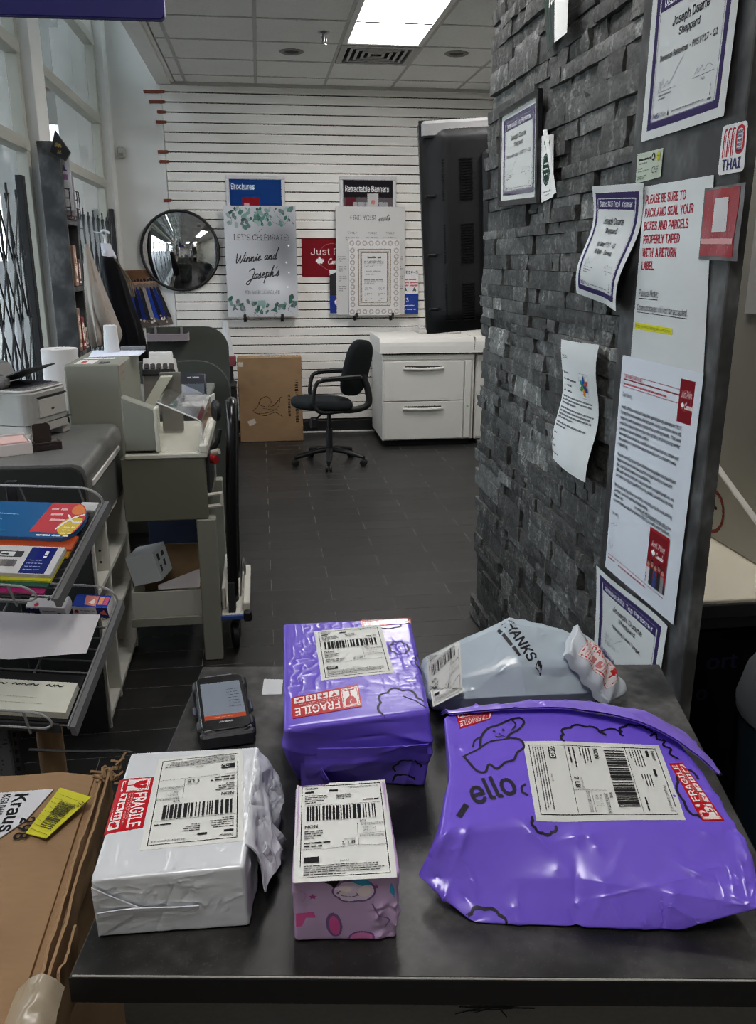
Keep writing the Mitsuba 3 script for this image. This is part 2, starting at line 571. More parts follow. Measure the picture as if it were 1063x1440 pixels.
# letter strokes of a running hand, x advance in units of the small letters' height
HAND = {
    'W': (1.5, [[(0, 1.7), (.15, .3), (.35, 0), (.6, .8), (.75, 1.3), (.8, .4), (1.0, 0), (1.25, .8), (1.5, 1.9)]]),
    'J': (1.2, [[(.1, 1.5), (.5, 1.9), (1.0, 1.6), (.85, .2), (.5, -.8), (.1, -.7), (.3, -.2), (1.2, .3)]]),
    'i': (.5, [[(0, .1), (.2, .9), (.22, .2), (.35, .05), (.5, .2)], [(.25, 1.25), (.29, 1.32)]]),
    'n': (.85, [[(0, .2), (.12, .9), (.14, .05), (.3, .7), (.45, .9), (.55, .5), (.6, .05), (.85, .25)]]),
    'e': (.65, [[(0, .2), (.3, .5), (.45, .8), (.25, .9), (.1, .4), (.25, .05), (.65, .3)]]),
    'a': (.8, [[(.5, .75), (.25, .9), (.08, .4), (.2, .05), (.45, .4), (.55, .85), (.52, .15), (.8, .2)]]),
    'd': (.85, [[(.5, .7), (.25, .9), (.08, .4), (.2, .05), (.45, .4), (.66, 2.1), (.55, .15), (.85, .2)]]),
    'o': (.7, [[(.35, .9), (.1, .6), (.15, .1), (.4, .1), (.5, .6), (.35, .9), (.7, .75)]]),
    's': (.6, [[(0, .1), (.3, .9), (.35, .6), (.4, .2), (.2, .02), (.6, .2)]]),
    'p': (.85, [[(.05, .6), (.2, .95), (.12, -.9), (.2, .5), (.4, .9), (.6, .6), (.45, .1), (.2, .1), (.85, .3)]]),
    'h': (.8, [[(0, .2), (.3, 1.9), (.1, .02), (.3, .7), (.48, .8), (.5, .05), (.8, .25)]]),
    't': (.55, [[(.1, .3), (.3, 1.6), (.2, .1), (.55, .2)], [(.05, 1.1), (.5, 1.2)]]),
    "'": (.3, [[(.15, 1.7), (.1, 1.4)]]),
    'H': (1.3, [[(.1, 0), (.25, 1.7)], [(.1, .8), (.95, 1.0)], [(.85, 1.8), (.8, .1), (1.2, .2)]]),
    'C': (1.0, [[(.9, 1.5), (.5, 1.7), (.1, .9), (.3, .1), (.7, .1), (1.0, .4)]]),
    ' ': (.6, []),
}


def hand(pr, s, x, y, h, wd, c, slant=0.25, rise=0.0, sx=1.0):
    for ch in s:
        adv, strokes = HAND[ch]
        for st in strokes:
            q = np.array(st, float)
            q = smoothpath(np.c_[x + (q[:, 0] * sx + q[:, 1] * slant) * h, y + q[:, 1] * h], 4)
            pr.poly(LineString(q).buffer(wd / 2, quad_segs=2).simplify(wd * 0.06), c)
        x += adv * h * sx
        y += adv * h * rise
    return pr


MAPLE = [(0, 1), (.13, .72), (.27, .78), (.22, .42), (.42, .62), (.47, .5), (.72, .55), (.63, .33), (.78, .25), (.42, -.05), (.48, -.2), (.06, -.14), (.05, -.5), (-.05, -.5),
         (-.06, -.14), (-.48, -.2), (-.42, -.05), (-.78, .25), (-.63, .33), (-.72, .55), (-.47, .5), (-.42, .62), (-.22, .42), (-.27, .78), (-.13, .72)]


def just_print(pr, x, y, w, h, rest=True):
    """The red printing-shop sign: two words over a maple leaf in a thin ring."""
    pr.rect(x, y, w, h, (112, 18, 28))
    cx, cy, s = x + w * .5, y + h * .52, min(w, h)
    if rest:
        pr.poly(Point(cx, cy).buffer(s * .36, quad_segs=8).difference(Point(cx, cy).buffer(s * .345, quad_segs=8)), (170, 90, 92))
    pr.text('Just Print', x + w * .14, y + h * .58, h * .17, (215, 190, 190), w=w * .74)
    pr.poly(affinity.translate(affinity.scale(Polygon(MAPLE), s * .16, s * .16, origin=(0, 0)), x + w * .30, y + h * .38), (225, 222, 222))
    hand(pr, 'Canada', x + w * .43, y + h * .33, h * .09, h * .02, (220, 205, 205))
    return pr


def cloud_line(cx, cy, rx, ry, n, ph=0.0, a0=0.0, a1=2 * math.pi, amp=0.16):
    """The scalloped outline of a drawn cloud."""
    t = np.linspace(a0, a1, 140)
    r = 1 + amp * (np.abs(np.sin(n * (t + ph) / 2)) - 0.5)
    return np.c_[cx + rx * r * np.cos(t), cy + ry * r * np.sin(t)]

# ================================================================== THE ROOM
rng = random.Random(11)
XL, XR, YB, YF, ZC, ZU = -1.33, 2.4, 8.36, -2.5, 3.15, 4.2

# floor: slab, and one block per tile where the camera sees tiles
fl = struct('floor', join(bx(-1.6, 2.6, 1.2, 8.6, -0.2, -0.0012, 0), bx(-1.6, 2.6, YF - 0.2, 1.2, -0.2, 0, 0)), 'matte', (104, 101, 97))
for r in range(-13, 31):
    y0 = 3.4901 + r * 0.16375
    odd = r % 2
    for k in range(-3, 5):
        x0 = k * 0.61 + 0.305 * odd
        a, b = max(x0, XL - 0.2) + 0.0014, min(x0 + 0.61, 2.42) - 0.0014
        if b - a < 0.06 or (y0 < 3.2 and x0 > 1.7) or (x0 > 1.8 and y0 < 6):
            continue
        part(fl, 'tile', bx(a, b, y0 + 0.0014, min(y0 + 0.16375, 8.4) - 0.0014, -0.012, 0, 0.0008), 'floor_tile')
part(fl, 'base_fill', bx(1.5, 2.6, 1.2, 6.1, -0.05, -0.0006, 0), 'matte', (48, 47, 46))

# back wall: painted wall, slat panels, slot inserts
wb = struct('wall_back', bx(-1.7, 2.6, YB + 0.02, YB + 0.2, 0, ZU, 0), 'wall_paint')
part(wb, 'plaster_face', bx(-1.6, -0.795, YB, YB + 0.03, 0, ZU, 0), 'wall_paint')
part(wb, 'backing_board', bx(-0.79, 2.45, YB + 0.012, YB + 0.025, 0.1, 3.14, 0), 'matte', (74, 72, 68))
zs = [3.068 - 0.0815 * k for k in range(37)]
for k, z in enumerate(zs[:-1]):
    part(wb, 'slat', bx(-0.79, 2.44, YB - 0.012, YB + 0.014, zs[k + 1] + 0.0045, z - 0.0045, 0.002), 'satin', (216, 213, 207))
part(wb, 'slat', bx(-0.79, 2.44, YB - 0.012, YB + 0.014, 3.0735, 3.128, 0.002), 'satin', (216, 213, 207))
for k, dx in ((0, .155), (1, .115), (2, .05), (3, .066), (6, .068), (7, .058), (11, .045)):
    part(wb, 'slot_insert', bx(-0.79 - dx, -0.765, YB - 0.016, YB + 0.004, zs[k] - 0.013, zs[k] + 0.013, 0.003), 'satin', (112, 52, 34))
struct('baseboard_back', bx(-1.3, 2.42, YB - 0.03, YB, 0.016, 0.122, 0.004), 'satin', (22, 22, 23))
struct('trim_1', bx(-1.3, 2.42, YB - 0.045, YB - 0.005, 0, 0.018, 0.004), 'satin', (190, 188, 184))
struct('trim_2', bx(-0.7, 2.42, YB - 0.035, YB, 3.122, 3.16, 0.004), 'satin', (170, 168, 163))

# ceiling: tiles in a grid, raised part over the windows with its soffit edge
ce = struct('ceiling', join(bx(-0.70, 2.6, YF - 0.2, YB + 0.2, ZC + 0.03, ZC + 0.2, 0), bx(-1.7, -0.69, YF - 0.2, YB + 0.2, ZU, ZU + 0.15, 0)), 'wall_paint')
struct('trim_3', join(bx(-0.83, -0.705, YF, YB, ZC - 0.02, ZU, 0.004), bx(-0.705, -0.675, YF, YB, ZC - 0.006, ZC + 0.05, 0.002)), 'wall_paint')
GX, GY = [0.03 + 0.61 * k for k in range(-1, 5)], [6.80 + 0.61 * k for k in range(-15, 3)]
bars = [bx(x - 0.012, x + 0.012, YF, YB, ZC - 0.004, ZC + 0.02, 0.001) for x in GX] + [bx(-0.68, 2.42, y - 0.012, y + 0.012, ZC - 0.004, ZC + 0.02, 0.001) for y in GY]
part(ce, 'grid', join(*bars), 'satin', (158, 157, 153))
LAMPS = [(0.64, 5.58), (0.03, 2.53), (1.25, 2.53), (-0.58, -0.52)]
blocked = {(round(x, 2), round(y + d, 2)) for x, y in LAMPS for d in (0, 0.61)} | {(0.64, 6.8)}
for x in [GX[0] - 0.61] + GX:
    for y in [GY[0] - 0.61] + GY:
        if (round(x, 2), round(y, 2)) in blocked:
            continue
        x0, x1, y0, y1 = max(x, -0.675) + 0.01, min(x + 0.61, 2.42) - 0.01, max(y, YF) + 0.01, min(y + 0.61, YB) - 0.01
        if x1 - x0 > 0.03 and y1 - y0 > 0.03:
            part(ce, 'tile', bx(x0, x1, y0, y1, ZC, ZC + 0.03, 0.001), 'acoustic')


POWER = (1.0, 0.42, 0.9, 0.60)      # share of each fitting's tubes that is lit


def troffer(x, y, label, power=1.0):
    t = thing('ceiling_light', label, 'ceiling light', 'ceiling lights')
    w, l = 0.61, 1.22
    fr = [bx(x + .013, x + .05, y + .013, y + l - .013, ZC - 0.008, ZC + .06), bx(x + w - .05, x + w - .013, y + .013, y + l - .013, ZC - 0.008, ZC + .06),
          bx(x + .05, x + w - .05, y + .013, y + .05, ZC - 0.008, ZC + .06), bx(x + .05, x + w - .05, y + l - .05, y + l - .013, ZC - 0.008, ZC + .06)]
    part(t, 'frame', join(*fr), 'satin', (190, 189, 186))
    k = uniq(t + '__diffuser')
    # the panel is a shallow prism so that its tubes show as soft bands
    pts = np.array([[x + .05, y + .05, ZC + .004], [x + w - .05, y + .05, ZC + .004], [x + w - .05, y + l - .05, ZC + .004], [x + .05, y + l - .05, ZC + .004]])
    scene[k] = mikit.ply((pts, np.array([[0, 2, 1], [0, 3, 2]])), 'mat_matte', color=np.tile(lin((230, 230, 230)), (4, 1)))
    scene[k]['emitter'] = {'type': 'area', 'radiance': {'type': 'rgb', 'value': [LAMP * power * q for q in LAMP_TINT]}}
    return t


for i, (x, y) in enumerate(LAMPS):
    troffer(x, y, ('recessed fluorescent ceiling light panel next to the square air vent', 'recessed fluorescent ceiling light panel over the aisle beside the stone wall', 'recessed fluorescent ceiling light panel over the side room behind the stone wall',
                   'recessed fluorescent ceiling light panel near the front wall')[i], POWER[i])

v = thing('air_vent', 'square louvred ceiling air vent at the end of the light panel', 'air vent')
vx, vy = 0.945, 7.105
part(v, 'frame', join(*[bx(*q, ZC - 0.012, ZC + 0.03) for q in ((.655, 1.235, 6.812, 6.86), (.655, 1.235, 7.35, 7.398), (.655, .703, 6.86, 7.35), (1.187, 1.235, 6.86, 7.35))]), 'satin', (150, 149, 146))
part(v, 'backing', bx(.70, 1.19, 6.86, 7.35, ZC + 0.02, ZC + 0.03, 0), 'matte', (38, 38, 38))
for k, s in enumerate((0.215, 0.165, 0.115, 0.065)):
    rings = [bx(vx - s, vx + s, vy - s, vy - s + .022, -.004, .004), bx(vx - s, vx + s, vy + s - .022, vy + s, -.004, .004), bx(vx - s, vx - s + .022, vy - s, vy + s, -.004, .004), bx(vx + s - .022, vx + s, vy - s, vy + s, -.004, .004)]
    part(v, 'louvre', move(join(*rings), (0, 0, ZC - 0.006 + 0.001 * k)), 'satin', (150, 149, 146))
for i, (x, y, lab) in enumerate(((0.302, 7.08, 'round ceiling speaker grille left of the air vent'), (1.541, 6.98, 'round ceiling speaker grille right of the air vent'))):
    s = thing('ceiling_speaker', lab, 'ceiling speaker', 'round ceiling speakers')
    part(s, 'rim', lathe([(0.05, ZC + .002), (0.075, ZC - .012), (0.09, ZC - .006), (0.092, ZC + .004)], 28, (x, y, 0)), 'satin', (120, 117, 112), 40)
    part(s, 'grille', lathe([(0.0005, ZC - .006), (0.05, ZC - .006), (0.056, ZC)], 24, (x, y, 0)), 'matte', (70, 68, 66))
s = thing('fire_sprinkler', 'small chrome fire sprinkler hanging from the ceiling', 'sprinkler')
part(s, 'escutcheon', lathe([(0.0005, ZC - .01), (.03, ZC - .012), (.042, ZC)], 20, (.499, 6.491, 0)), 'metal', (150, 150, 150), 40)
part(s, 'body', join(tube([(.499, 6.491, ZC), (.499, 6.491, ZC - .06)], .011, 8), tube(smoothpath([(.482, 6.491, ZC - .03), (.48, 6.491, ZC - .055), (.499, 6.491, ZC - .075), (.518, 6.491, ZC - .055), (.516, 6.491, ZC - .03)], 4), .004, 6),
                     lathe([(.0005, ZC - .08), (.022, ZC - .08), (.022, ZC - .076), (.0005, ZC - .074)], 14, (.499, 6.491, 0))), 'metal', (150, 150, 150))

# window wall on the left: piers, sill walls, two tall windows
wl = struct('wall_left', join(bx(-1.6, XL, YF - .2, 2.0, 0, ZU, 0), bx(-1.6, XL + 0.01, 2.0, YB + .1, 0, 0.45, 0), bx(-1.6, XL, 2.0, YB, 4.1, ZU, 0)), 'wall_paint')
part(wl, 'pier', bx(-1.5, -1.24, 5.57, 5.86, 0, ZU, 0.004), 'wall_paint')
part(wl, 'pier', bx(-1.5, -1.235, 8.16, YB + .02, 0, ZU, 0.004), 'wall_paint')


def window(n, y0, y1, posts):
    w = struct(f'window_{n}', None, None)
    labels[w] = {'kind': 'structure'}
    rails = (0.47, 2.29, 2.80, 3.40, 4.08)
    for k, z in enumerate(rails):
        part(w, 'rail', bx(XL - .045, XL + .035, y0, y1, z - .035, z + .035, .004), 'satin', (168, 168, 158))
    for y in posts:
        part(w, 'post', bx(XL - .04, XL + .03, y - .035, y + .035, .5, 4.08, .004), 'satin', (168, 168, 158))
    ys = list(posts)
    for a, b in zip(ys[:-1], ys[1:]):
        for c, d in zip(rails[:-1], rails[1:]):
            part(w, 'pane', bx(XL - .008, XL - .002, a + .03, b - .03, c + .03, d - .03, 0), 'glass')


window(1, 5.86, 8.16, (5.9, 8.12))
window(2, 2.0, 5.58, (2.04, 3.8, 5.54))
struct('wall_right', join(bx(1.66, 2.7, YF - .2, 3.6, 0, ZC, 0), bx(XR, XR + .2, 3.6, YB + .1, 0, ZC, 0)), 'matte', (150, 149, 140))
struct('wall_front', bx(-1.6, 2.6, YF - .2, YF, 0, ZU, 0), 'wall_paint')

# partition: ledger stone on the aisle side, laminate end panel
wp = struct('wall_partition', bx(0.978, 1.06, 2.2, 3.70, 0, ZC + .03, 0), 'matte', (40, 41, 40))
part(wp, 'laminate_panel', bx(0.947, 0.98, 1.683, 2.205, 0, ZC + .02, 0.0025), 'panel_laminate')


def prj(p):
    q = np.asarray(p, float) - EYE
    f = np.array(FWD)
    r = np.array([math.cos(YAW), -math.sin(YAW), 0])
    w = q @ f
    return 531.5 + 1190 * (q @ r) / w, 720 - 1190 * (q @ np.cross(r, f)) / w


srng = random.Random(5)
stones, z = [], 0.0
while z < ZC:
    h = srng.choice((.034, .04, .046, .05, .055, .062, .075, .085))
    y = 2.207 - srng.uniform(0, .02)
    while y < 3.69:
        l = srng.choice((.07, .10, .13, .16, .2, .24, .3, .36)) * srng.uniform(.85, 1.15) * (1.0 if h > .045 else 1.15)
        e = y + l
        if e > 3.60:
            e = 3.69 + srng.uniform(-.02, .045)
        if h > .07 and srng.random() < .35:       # two thin stones in place of a tall one
            hh = h * srng.uniform(.4, .6)
            stones += [(y, e, z, z + hh), (y, e, z + hh, z + h)]
        else:
            stones.append((y, e, z, z + h))
        y = e
        if e > 3.66:
            break
    z += h


def stone(y0, y1, z0, z1, k):
    q = np.random.default_rng(100 + k)
    nu, nv = max(3, min(8, int((y1 - y0) / .035) + 2)), 4
    x0 = 0.951 + q.choice((0, 0.002, 0.005, .008, .012, .016, .021))
    ty, tz = q.normal(0, .02), q.normal(0, .05)
    u, w = np.meshgrid(np.linspace(0, 1, nu), np.linspace(0, 1, nv), indexing='ij')
    Y, Z = y0 + .0008 + (y1 - y0 - .0016) * u, z0 + .0006 + (z1 - z0 - .0012) * w
    jit = meshkit.noise(np.stack([Y * 40, Z * 60, u * 0 + k], -1), 3) - .5
    X = x0 + (Y - (y0 + y1) / 2) * ty + (Z - (z0 + z1) / 2) * tz + jit * .009
    edge = (u == 0) | (u == 1) | (w == 0) | (w == 1)
    X = X + edge * q.uniform(.0005, .003, X.shape)
    Y = Y + ((u == 1) * q.uniform(-.004, 0.0, Y.shape)) * (y1 > 3.66) * 3
    front = np.stack([X, Y, Z], -1).reshape(-1, 3)
    i, j = np.meshgrid(np.arange(nu - 1), np.arange(nv - 1), indexing='ij')
    a = (i * nv + j).ravel()
    f = np.vstack([np.c_[a, a + 1, a + nv + 1], np.c_[a, a + nv + 1, a + nv]])
    ring = [i * nv for i in range(nu)] + [(nu - 1) * nv + j for j in range(1, nv)] + [i * nv + nv - 1 for i in range(nu - 2, -1, -1)] + [j for j in range(nv - 2, 0, -1)]
    n, m = len(front), len(ring)
    back = front[ring].copy()
    back[:, 0] = 1.0 if y1 < 3.66 else 1.06
    r = np.arange(m)
    s = (r + 1) % m
    f2 = np.vstack([np.c_[np.array(ring)[r], n + s, np.array(ring)[s]], np.c_[np.array(ring)[r], n + r, n + s]])
    return np.vstack([front, back]), np.vstack([f, f2[:, ::-1]])


ranked = []
for k, (y0, y1, z0, z1) in enumerate(stones):
    (xa, ya), (xb, yb) = prj((.95, y0, z1)), prj((.95, y1, z0))
    inside = max(xa, xb) > 0 and min(xa, xb) < 1063 and max(ya, yb) > 0 and min(ya, yb) < 900
    ranked.append((-abs(xa - xb) * abs(prj((.95, y0, z1))[1] - prj((.95, y0, z0))[1]) * inside, k))
ranked.sort()
first = {k for _, k in ranked[:300]}
rest = [[], [], [], []]
for k, st in enumerate(stones):
    tone = srng.choice((0, 0, 1, 1, 1, 2, 2, 2, 3))
    m = stone(*st, k)
    if k in first:
        part(wp, 'stone', m, f'slate_{tone}', smooth=25)
    else:
        rest[1].append(m)
k = part(wp, 'stonework', join(*rest[1]), 'slate_1', smooth=25)
labels[k] = {'kind': 'stuff'}

# outdoors beyond the windows
struct('ground', bx(-60, -1.6, -30, 60, -0.4, -0.15, 0), 'matte', (96, 97, 96))
struct('canopy_slab', bx(-4.2, -1.62, -4, 14, 3.55, 3.75, 0), 'matte', (78, 86, 78))
for i, y in enumerate((2.0, 7.4, 12.6)):
    struct('exterior_column', bx(-4.0, -3.6, y - .2, y + .2, -.15, 3.55, .01), 'matte', (185, 186, 180))
trng = np.random.default_rng(3)
for i, (x, y, s, lab) in enumerate(((-11, 15, 2.6, 'leafy green tree outside, seen past the window pier'), (-14, 22, 3.2, 'large leafy tree outside beyond the far window'), (-9, 8.5, 2.2, 'small leafy tree outside near the forecourt columns'), (-16, 31, 3.6, 'tallest leafy tree outside, farthest from the windows'))):
    t = thing('tree', lab, 'tree', 'trees outside the windows')
    part(t, 'trunk', tube(smoothpath([(x, y, -.2), (x + .1, y, s * .5), (x - .05, y + .1, s * 1.3)], 4), [.16] * 8 + [.08], 8), 'matte', (70, 56, 42))
    vs = []
    for b in range(1900):
        d = trng.normal(size=3)
        d /= np.linalg.norm(d)
        c = np.array([x, y, s * 1.45]) + d * s * trng.uniform(.45, 1.0) * np.array([.9, .9, .7])
        a = trng.normal(size=(2, 3)) * .085
        vs.append((np.array([c - a[0], c + a[1], c + a[0], c - a[1]]), np.array([[0, 1, 2], [0, 2, 3]])))
    part(t, 'foliage', join(*vs), 'matte', (62, 96, 44))

# ================================================================== ALONG THE BACK WALL
def board(name, label, cat, x0, x1, z0, z1, y, t=0.012, color=(205, 205, 203), group=None, mat='satin', dz=(0, 0, 0, 0)):
    """A flat board facing the room: (thing key, surface, width, height); dz shifts its corners."""
    k = thing(name, label, cat, group)
    w, h = x1 - x0, z1 - z0
    part(k, 'board', bx(x0, x1, y, y + t, z0, z1, .0015), mat, color)
    return k, flatS((x0, y, z0), (1, 0, 0), (0, 0, 1)), w, h


WALLF = YB - 0.012


def snapframe(name, label, x0, x1, z0, z1):
    k = thing(name, label, 'sign frame', 'sign frames on the slat wall')
    y = WALLF - .022
    for q in ((x0, x1, z1 - .034, z1), (x0, x1, z0, z0 + .034), (x0, x0 + .034, z0 + .034, z1 - .034), (x1 - .034, x1, z0 + .034, z1 - .034)):
        part(k, 'frame_rail', bx(q[0], q[1], y, WALLF, q[2], q[3], .006), 'satin', (190, 189, 190))
    part(k, 'panel', bx(x0 + .03, x1 - .03, y + .012, WALLF, z0 + .03, z1 - .03, 0), 'matte', (30, 30, 34))
    return k, flatS((x0 + .034, y + .012, z0 + .034), (1, 0, 0), (0, 0, 1)), x1 - x0 - .068, z1 - z0 - .068


k, S, w, h = snapframe('sign_frame', 'silver framed blue brochures sign behind the celebration poster', -0.275, 0.262, 1.62, 2.39)
p = Print().rect(0, 0, w, h, (16, 54, 114)).text('Brochures', .012, h - .085, .05, (214, 222, 232), bold=True, w=.215)
p.rect(.11, h - .5, .16, .345, (128, 22, 34)).greek(.125, h - .225, .10, .036, (205, 150, 155)).greek(.125, h - .275, .12, .034, (205, 150, 155))
p.para(.12, h - .33, .12, .012, .022, 3, (190, 120, 125)).poly(Polygon([(.15, h - .5), (.27, h - .41), (.27, h - .5)]), (90, 16, 26))
p.lay(k, S)
k, S, w, h = snapframe('sign_frame', 'silver framed dark retractable banners sign above the seating poster', 0.765, 1.297, 1.90, 2.395)
p = Print().rect(0, 0, w, h, (26, 22, 28)).text('Retractable Banners', .015, h - .10, .052, (222, 220, 222), bold=True, w=w - .05)
p.rect(0, 0, w, h - .15, (92, 84, 88)).rect(.02, .02, .1, h - .17, (86, 30, 40)).rect(.09, .02, .33, h - .21, (158, 156, 160))
for q in (.13, .2, .33, .39):
    p.rect(q, .02, .006, h - .21, (96, 94, 98))
p.rect(.09, h - .3, .33, .005, (96, 94, 98)).rect(.225, .02, .105, h - .135, (188, 184, 184)).poly(Point(.28, h - .19).buffer(.02), (190, 120, 112)).poly(Point(.285, h - .27).buffer(.026), (150, 60, 62))
for q, b in ((.07, .03), (.415, .03)):
    p.poly(Point(q, h - .26).buffer(b), (38, 32, 36)).poly(Polygon([(q - .055, .01), (q - .045, h - .3), (q + .045, h - .3), (q + .055, .01)]), (30, 27, 32))
p.lay(k, S)

# celebration poster on two brackets
k, S, w, h = board('celebration_poster', 'grey celebration poster with green leaves and handwritten names', 'poster', -0.302, 0.35, 1.14, 2.125, YB - .13, .014, (178, 179, 182))
p = Print(seed=4)
prn = random.Random(8)
gu, gv = np.meshgrid(np.linspace(0, w, 34), np.linspace(0, h, 50), indexing='ij')
gu, gv = gu.ravel(), gv.ravel()
tone_ = 182 - 58 * np.exp(-((gu - .56) / .17) ** 2 - ((gv - .60) / .30) ** 2) - 26 * np.exp(-((gu - .42) / .2) ** 2 - ((gv - .70) / .2) ** 2) + 34 * np.exp(-((gu - .45) / .14) ** 2 - ((gv - .27) / .10) ** 2) + 10 * np.exp(-(gu / .12) ** 2)
_, gf = grid(lambda a, b: np.c_[a, b], 34, 50)
part(k, 'backdrop_print', (S(np.c_[gu, gv], np.full(len(gu), .0003)), gf), 'satin', colors=lin(np.c_[tone_, tone_ + 1, tone_ + 5]))
for i in range(120):
    top = i < 74
    x = prn.uniform(.02, w - .02)
    y = h - abs(prn.gauss(0, .075)) - .02 - (.06 if .1 < x < .55 and prn.random() < .3 else 0) if top else abs(prn.gauss(0, .05)) + .03 + .1 * abs(x / w - .5)
    c = prn.choice(((52, 92, 84), (84, 120, 112), (118, 145, 138), (62, 84, 80), (140, 160, 155), (100, 108, 110)))
    s = prn.uniform(.012, .030)
    leaf = affinity.rotate(affinity.scale(Point(0, 0).buffer(1, quad_segs=3), s * .6, s), prn.uniform(-70, 70))
    p.poly(affinity.translate(leaf, x, y).intersection(sbox(.004, .004, w - .004, h - .004)), c)
for i in range(14):
    x, y = prn.uniform(.02, .63), (h - prn.uniform(.02, .2)) if i < 8 else prn.uniform(.03, .17)
    p.line([(x, y), (x + prn.uniform(-.05, .05), y - .04), (x + prn.uniform(-.09, .09), y - .07)], .003, (88, 104, 102), 4)
p.rect(.28, .1, .07, .05, (130, 158, 155))
p.text("LET'S CELEBRATE!", .33, .685, .052, (70, 72, 80), 'c', w=.50)
hand(p, 'Winnie and', .085, .485, .048, .0075, (34, 34, 38), .3, .10, 1.0)
hand(p, "Joseph's", .185, .335, .052, .0085, (34, 34, 38), .3, .13, 1.0)
p.text('SILVER JUBILEE', .325, .205, .034, (104, 106, 112), 'c', w=.33)
for x, y in ((.58, .64), (.555, .49), (.575, .40), (.56, .27)):
    p.poly(Point(x, y).buffer(.008), (232, 232, 235))
p.lay(k, S)

# seating poster, red sign, two real-estate cards, certificate
k, S, w, h = board('seating_poster', 'plastic wrapped white seating plan poster on the slat wall', 'poster', 0.718, 1.372, 1.15, 2.128, YB - .10, .012, (186, 184, 182), mat='film')
p = Print(seed=2).text('FIND YOUR', .135, .855, .048, (70, 70, 74), w=.24)
hand(p, 'seats', .40, .85, .034, .005, (64, 64, 68), .3, .06)
for q in (.155, .345, .51):
    p.text('TABLE', q, .735, .02, (110, 108, 108), 'c', w=.085).para(q - .065, .70, .13, .012, .02, 2, (128, 126, 126))
for q in range(4):
    p.para(.02, .53 - q * .09, .08, .012, .02, 3, (140, 138, 138)).para(.57, .53 - q * .09, .07, .012, .02, 3, (140, 138, 138))
p.lay(k, S)
k, S, w, h = board('shop_sign', 'dark red shop sign with white maple leaf on the slat wall', 'sign', 0.402, 0.965, 1.50, 1.845, WALLF - .008, .008, (104, 14, 24))
just_print(Print(), 0, 0, w, h).lay(k, S)
k, S, w, h = board('agent_card', 'blue and black card with a balloon emblem left of the certificate', 'sign', 0.655, 0.93, 1.165, 1.565, YB - .085, .006, (200, 200, 200))
p = Print().rect(0, 0, w, .165, (32, 48, 118)).poly(Polygon([(0, .165), (0, .35), (.05, .37), (.1, .4), (.14, .4), (.2, .3), (w, .28), (w, .165)]), (40, 40, 42))
c = Point(.095, .105).buffer(.05, quad_segs=8)
p.poly(c.intersection(sbox(-1, .118, 1, 1)), (168, 52, 58)).poly(c.intersection(sbox(-1, .09, 1, .118)), (222, 222, 224)).poly(affinity.scale(c, .9, .9).intersection(sbox(-1, -1, 1, .09)), (60, 82, 160))
p.line([(.05, .09), (.095, .02), (.14, .09)], .005, (205, 205, 210)).text('RE/MAX', .095, .097, .015, (168, 40, 46), 'c', bold=True).rect(.085, .012, .02, .014, (205, 205, 210))
p.rect(.165, .06, .015, .08, (215, 215, 220)).lay(k, S)
k, S, w, h = board('listing_card', 'white and blue listing card right of the certificate', 'sign', 1.16, 1.508, 1.152, 1.572, YB - .084, .006, (206, 204, 204))
p = Print(seed=5).rect(0, 0, w, .19, (36, 58, 132)).text('-019-0', .20, .37, .032, (48, 48, 52), bold=True, w=.14)
for q in range(3):
    p.greek(.18, .315 - q * .028, .16, .022, (176, 96, 106))
for q in (.22, .31):
    p.poly(Polygon([(q - .018, .215), (q, .255), (q + .018, .215)]), (84, 84, 90))
p.text('& 3', .18, .115, .035, (205, 210, 222), bold=True).greek(.18, .075, .13, .016, (190, 198, 216)).greek(.18, .04, .15, .016, (190, 198, 216)).lay(k, S)
k, S, w, h = board('framed_certificate', 'white certificate with an ornate brown border in front of the seating poster', 'certificate', 0.833, 1.318, 1.145, 1.838, YB - .135, .01, (198, 196, 194), mat='film')
p = Print(seed=6)
for t in range(8):
    for q, r in (((t + .5) * w / 8, .035), ((t + .5) * w / 8, h - .035)):
        p.poly(Point(q, r).buffer(.024, 3).difference(Point(q, r).buffer(.012, 3)), (160, 152, 148))
for t in range(10):
    for q in (.035, w - .035):
        r = .1 + t * (h - .2) / 9
        p.poly(Point(q, r).buffer(.024, 3).difference(Point(q, r).buffer(.012, 3)), (160, 152, 148))
p.frame(.085, .085, w - .17, h - .17, .012, (142, 130, 116)).frame(.105, .105, w - .21, h - .21, .005, (170, 162, 152)).frame(.118, .118, w - .236, h - .236, .006, (128, 116, 100))
p.greek(w / 2 - .065, h - .17, .13, .024, (90, 88, 90)).para(.145, h - .2, w - .29, .012, .017, 4, (140, 138, 140)).para(.16, h - .29, w - .32, .012, .03, 2, (150, 148, 150))
p.para(.145, h - .37, w - .29, .014, .018, 3, (130, 128, 130))
for q in range(3):
    for r in (.15, .28):
        p.para(r, .25 - q * .05, .07, .01, .014, 2, (150, 148, 150))
p.lay(k, S)
for x, z, lab in ((-.15, 1.125, 'black bracket under the left side of the celebration poster'), (.2, 1.125, 'black bracket under the right side of the celebration poster'), (.90, 1.13, 'black bracket under the left side of the bordered certificate'), (1.25, 1.13, 'black bracket under the right side of the bordered certificate')):
    b = thing('display_bracket', lab, 'bracket', 'brackets under the posters')
    part(b, 'arm', bx(x - .012, x + .012, YB - .16, WALLF, z, z + .012, .002), 'satin', (28, 28, 30))
    part(b, 'lip', bx(x - .012, x + .012, YB - .16, YB - .154, z, z + .04, .002), 'satin', (28, 28, 30))
    part(b, 'back_plate', bx(x - .014, x + .014, WALLF - .006, WALLF, z - .04, z + .012, .002), 'satin', (28, 28, 30))

